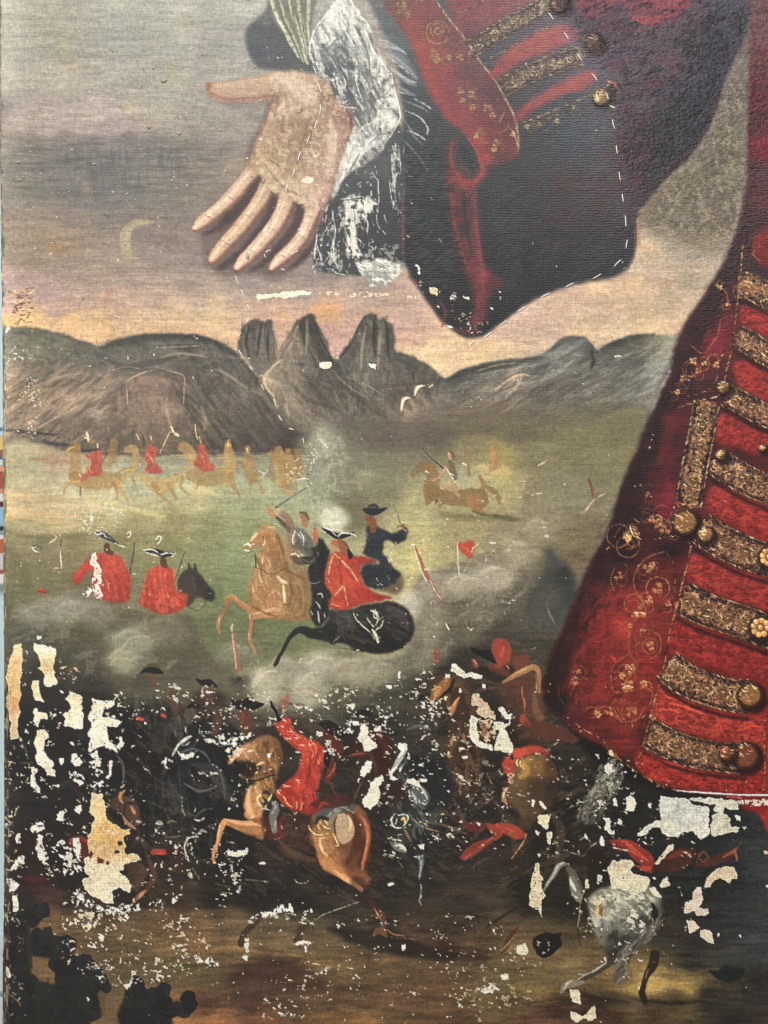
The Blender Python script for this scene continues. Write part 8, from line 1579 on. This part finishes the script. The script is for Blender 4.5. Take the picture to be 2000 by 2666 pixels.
for k in sel:
    name = IDL[k]
    j, i = np.nonzero((ids == k) & inside)
    if len(j) == 0: continue
    q = np.stack([flat[j, i], flat[j+1, i], flat[j+1, i+1], flat[j, i+1]], 1)
    vi, inv = np.unique(q, return_inverse=True); inv = inv.reshape(q.shape)
    base = name.split('#')[0]; leaf = base.split('/')[-1]
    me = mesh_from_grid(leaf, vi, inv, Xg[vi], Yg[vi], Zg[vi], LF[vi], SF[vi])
    par = root if '/' not in base else get_parent(base.split('/')[0])
    o = link(leaf, me, par, LAB.get(base), 'stuff' if leaf in ('paint_losses',) else None)
    made[name] = o
# tiny loose islands go back to the field of paint around them
# coarse margin of the picture beyond the frame
def margin(name, xa, xb, ya, yb, st=9.):
    nx, ny = int((xb-xa)/st)+2, int((yb-ya)/st)+2
    xs2 = np.linspace(xa, xb, nx); ys2 = np.linspace(ya, yb, ny)
    def mir(v, lo, hi, n):
        t = np.where(v < lo, 2*lo-v, np.where(v > hi, 2*hi-v, v)); return np.clip(((t-lo)*Q).astype(int), 0, n-1)
    I = mir(xs2, X0, X1-3, NW); J = mir(ys2, Y0, Y1-3, NH)
    c = LIN[J][:, I].reshape(-1, 3); s = SURF[J][:, I].reshape(-1, 3)
    XX, YY2 = np.meshgrid(xs2, ys2); f = np.arange(nx*ny).reshape(ny, nx)
    q = np.stack([f[:-1, :-1].ravel(), f[1:, :-1].ravel(), f[1:, 1:].ravel(), f[:-1, 1:].ravel()], 1)
    me = mesh_from_grid(name, f.ravel(), q, ((XX-1000)*U).ravel(), np.full(nx*ny, .00002), (ZC+(1333-YY2)*U).ravel(), c, s)
    link(name, me, root, 'rest of the picture beyond the view')
XR = gx[-1]; YT = gy[0]; YB = gy[-1]; XE, YU, YD = 2620., -560., 3120.
margin('outer_paint', XR, XE, YT, YB); margin('outer_paint', 0, XE, YU, YT); margin('outer_paint', 0, XE, YB, YD)
# linen turned over the stretcher at the left, and the wooden bars behind
def boxmesh(name, x0, x1, y0, y1, z0, z1, mat, parent, bev=.0008, label=None):
    import bmesh
    bm = bmesh.new(); bmesh.ops.create_cube(bm, size=1)
    for v in bm.verts: v.co = ((x0+x1)/2+v.co.x*(x1-x0), (y0+y1)/2+v.co.y*(y1-y0), (z0+z1)/2+v.co.z*(z1-z0))
    if bev: bmesh.ops.bevel(bm, geom=list(bm.edges), offset=bev, segments=2, affect='EDGES')
    me = bpy.data.meshes.new(name); bm.to_mesh(me); bm.free(); me.materials.append(mat); return link(name, me, parent, label)
linen = plain('bare_linen', (.30, .22, .15), .9, .0004, 900, .3); wood = plain('pine_stretcher', (.42, .28, .15), .7, .0003, 40, .25, (1, 1, 8))
# the turned edge follows the same uneven line as the paint
r_ = random.Random(4); js = list(range(0, NH, 6)); vs_, fs_ = [], []
prof = [(0, 0), (.0006, .0012), (.0008, .006), (.0006, .014), (.001, .022)]
for a, j in enumerate(js):
    xe = (EDGE[j]-1000+1.)*U
    for (dx, dy) in prof: vs_.append((xe-dx*.4+r_.uniform(-.0001, .0001), dy+.0001, ZC+(1333-gy[j])*U))
n_ = len(prof)
for a in range(len(js)-1):
    for b in range(n_-1): fs_.append((a*n_+b, a*n_+b+1, (a+1)*n_+b+1, (a+1)*n_+b))
me = bpy.data.meshes.new('turned_edge'); me.from_pydata(vs_, [], fs_); me.materials.append(linen)
for p_ in me.polygons: p_.use_smooth = True
link('turned_edge', me, root, 'brown linen folded back over the left side')
xl, xr, zt, zb = (12-1000)*U, (XE-1000)*U, ZC+(1333-YU)*U, ZC+(1333-YD)*U
boxmesh('canvas', xl+.001, xr, .0006, .0016, zb, zt, linen, root, 0, 'bare linen behind the paint')
boxmesh('stretcher_bar', xl+.001, xl+.05, .0018, .022, zb, zt, wood, root); boxmesh('stretcher_bar', xr-.05, xr, .0018, .022, zb, zt, wood, root)
boxmesh('stretcher_bar', xl+.0505, xr-.0505, .0018, .022, zt-.05, zt, wood, root); boxmesh('stretcher_bar', xl+.0505, xr-.0505, .0018, .022, zb, zb+.05, wood, root)
# basting stitches of white thread through the relining
thread = plain('white_thread', (.86, .85, .80), .6, .0002, 600, .08)
ST = '''1427 33 1440 50;1468 84 1480 102;1502 138 1515 158;1540 191 1554 210;1577 240 1584 259;1595 310 1601 335;1605 377 1608 400;1612 446 1615 470;1620 503 1623 525;1628 560 1630 590;1634 623 1630 647;1618 676 1599 694;1566 712 1543 726;1496 737 1472 748;1433 763 1408 775;1370 798 1346 814;1321 832 1300 849;1281 864 1258 881;1238 887 1222 901;1190 926 1184 931;
805 135 810 154;816 171 825 194;829 215 835 240;836 270 832 297;827 311 819 335;807 354 799 373;784 394 776 419;769 439 762 460;751 481 745 498;732 530 722 553;705 584 694 605;614 717 621 738;627 752 634 772;643 791 652 808;650 829 639 842;627 865 621 878;621 910 629 925;650 954 657 964;680 999 687 1015;713 1036 718 1053;725 1080 735 1095;752 1115 765 1119;788 1139 791 1154'''
def tube(name, pts, rad, mat, parent, k=6, label=None):
    import mathutils
    V = mathutils.Vector; pts = [V(p) for p in pts]; vs2, fs2 = [], []
    for i, p in enumerate(pts):
        d = (pts[min(i+1, len(pts)-1)]-pts[max(i-1, 0)]).normalized(); n = d.cross(V((0, 1, 0))).normalized(); b = V((0, -1, 0))
        rr = rad*(.35 if i in (0, len(pts)-1) else 1)
        for s in range(k): t = 6.2832*s/k; vs2.append(p+n*math.cos(t)*rr+b*math.sin(t)*rr)
    for i in range(len(pts)-1):
        for s in range(k): fs2.append((i*k+s, i*k+(s+1) % k, (i+1)*k+(s+1) % k, (i+1)*k+s))
    fs2.append(tuple(range(k))); fs2.append(tuple((len(pts)-1)*k+s for s in reversed(range(k))))
    me = bpy.data.meshes.new(name); me.from_pydata([tuple(v) for v in vs2], [], fs2); me.materials.append(mat)
    for p_ in me.polygons: p_.use_smooth = True
    me.validate(); return link(name, me, parent, label)
rs = random.Random(3)
for s in ST.replace('\n', '').split(';'):
    x0, y0, x1, y1 = [float(v) for v in s.split()]
    L = math.hypot(x1-x0, y1-y0); nx, ny = -(y1-y0)/L, (x1-x0)/L; b = rs.uniform(-.07, .07)*L
    pts = []
    for i in range(6):
        t = i/5; o_ = 4*t*(1-t); pts.append(W(x0+(x1-x0)*t+nx*b*o_, y0+(y1-y0)*t+ny*b*o_, .0002+.00045*min(1, o_*1.6)))
    tube('stitch', pts, (1.15+.25*rs.random())*U, thread, root)
# hardened drops standing on the surface
drop = plain('varnish_drop', (.34, .28, .19), .28, .0002, 300, .2)
def blobm(x, y, rx, ry, rot, h, mat=drop):
    vs2, fs2 = [], []; n, m = 10, 5
    for a in range(m):
        e = (a/m)*1.5708
        for s in range(n):
            t = 6.2832*s/n; px, py = rx*math.cos(t)*math.cos(e), ry*math.sin(t)*math.cos(e); c, s_ = math.cos(rot), math.sin(rot)
            vs2.append(W(x+px*c-py*s_, y+px*s_+py*c, h*U*math.sin(e)))
    vs2.append(W(x, y, h*U))
    for a in range(m-1):
        for s in range(n): fs2.append((a*n+s, (a+1)*n+s, (a+1)*n+(s+1) % n, a*n+(s+1) % n))
    for s in range(n): fs2.append(((m-1)*n+s, m*n, (m-1)*n+(s+1) % n))
    me = bpy.data.meshes.new('varnish_drop'); me.from_pydata(vs2, [], fs2); me.materials.append(mat)
    for p_ in me.polygons: p_.use_smooth = True
    link('varnish_drop', me, root)
for x, y, rx, ry, rt, h in [(291, 129, 10, 3, .9, 3), (399, 177, 4, 3.5, 0, 3), (427, 210, 9, 6, -.4, 5), (388, 330, 6, 5.5, 0, 4), (467, 347, 6, 5, .2, 3.5), (47, 422, 4.5, 4, 0, 3), (51, 469, 6, 3.5, -.1, 3.5), (431, 639, 4, 3.5, 0, 3), (245, 427, 5, 3.5, 0, 3), (665, 174, 5, 4, 0, 3), (735, 150, 3, 3, 0, 2), (700, 152, 3, 2.5, 0, 2), (785, 181, 4, 3, 0, 2), (777, 291, 9, 3, -.3, 2), (645, 667, 5, 8, .3, 2.5), (180, 500, 3, 3, 0, 2), (134, 452, 3, 3, 0, 2), (205, 470, 3, 2.5, 0, 2), (130, 620, 3, 3, 0, 2), (330, 505, 2.5, 6, .8, 2), (566, 332, 3, 3, 0, 2)]:
    blobm(x, y, rx, ry, rt, h)
# ---- what shows beyond the left edge: a pale wall with boards, a bright sheet leaning on it
def top(name, label=None, cat=None, kind=None):
    o = bpy.data.objects.new(name, None); COL.objects.link(o); o.empty_display_size = .1
    if label: o['label'] = label
    if cat: o['category'] = cat
    if kind: o['kind'] = kind
    return o
wallm = plain('pale_wall_paint', (.62, .80, .86), .8, .0005, 30, .05)
wall = boxmesh('wall', -3.2, 3.2, .62, .72, -.02, 3.2, wallm, None, .002); wall['kind'] = 'structure'
rowm = plain('white_board', (.66, .74, .80), .6, .0006, 8, .08, (1, 1, 12))
z = .02
k = 0
while z < .62:
    hgt = [.11, .10, .12, .105][k % 4]; boxmesh('board', -3.2, 3.2, .608-.002*(k % 2), .6195, z, z+hgt-.008, rowm, wall, .003); z += hgt; k += 1
floorm = plain('floor_boards', (.30, .25, .20), .6, .001, 3, .2, (1, 8, 1))
fl = boxmesh('floor', -3.5, 3.5, -4, .62, -.10, -.03, floorm, None, .002); fl['kind'] = 'structure'
sheet = top('colour_print', 'bright patchwork print seen as a sliver past the left edge of the canvas', 'print'); sheet.location = (0, 0, 0)
px0, px1 = -.72, -.505
bits = [(1112, 1122, '4a86b8'), (1122, 1136, 'c8e0ee'), (1136, 1172, 'e8c878'), (1172, 1190, '9a6a50'), (1190, 1196, '2f6fa0'), (1196, 1212, 'd4e8f4'), (1212, 1228, 'e0a888'), (1228, 1272, 'a8553a'), (1272, 1284, 'd89878'), (1284, 1306, 'eef2f4'), (1306, 1320, '5a2a28'), (1320, 1370, '8ec4e6'), (1370, 1382, '10141c'), (1382, 1392, '7aaed4'), (1392, 1404, 'f0f4f6'), (1404, 1440, 'c8683e'), (1440, 1484, 'd8ccd0'), (1484, 1494, 'b0584a'), (1494, 1520, 'eef0f4')]
pr = plain('print_backing', (.8, .8, .8), .6)
K = (1.30+.60)/1.30
def zk(y): return ZC+(1333-y)*U*K
boxmesh('backing', px0, px1, .600, .6035, zk(1522), zk(1110), pr, sheet, .0005)
for k, (a, b, c) in enumerate(bits):
    hm = plain('print_ink', tuple(float(v) for v in srgb2lin(hx(c))), .55, 0, 40, .08)
    boxmesh('colour_patch', px0+.004, px1-.004, .5985, .5998, zk(b)+.0004, zk(a)-.0004, hm, sheet, .0004)
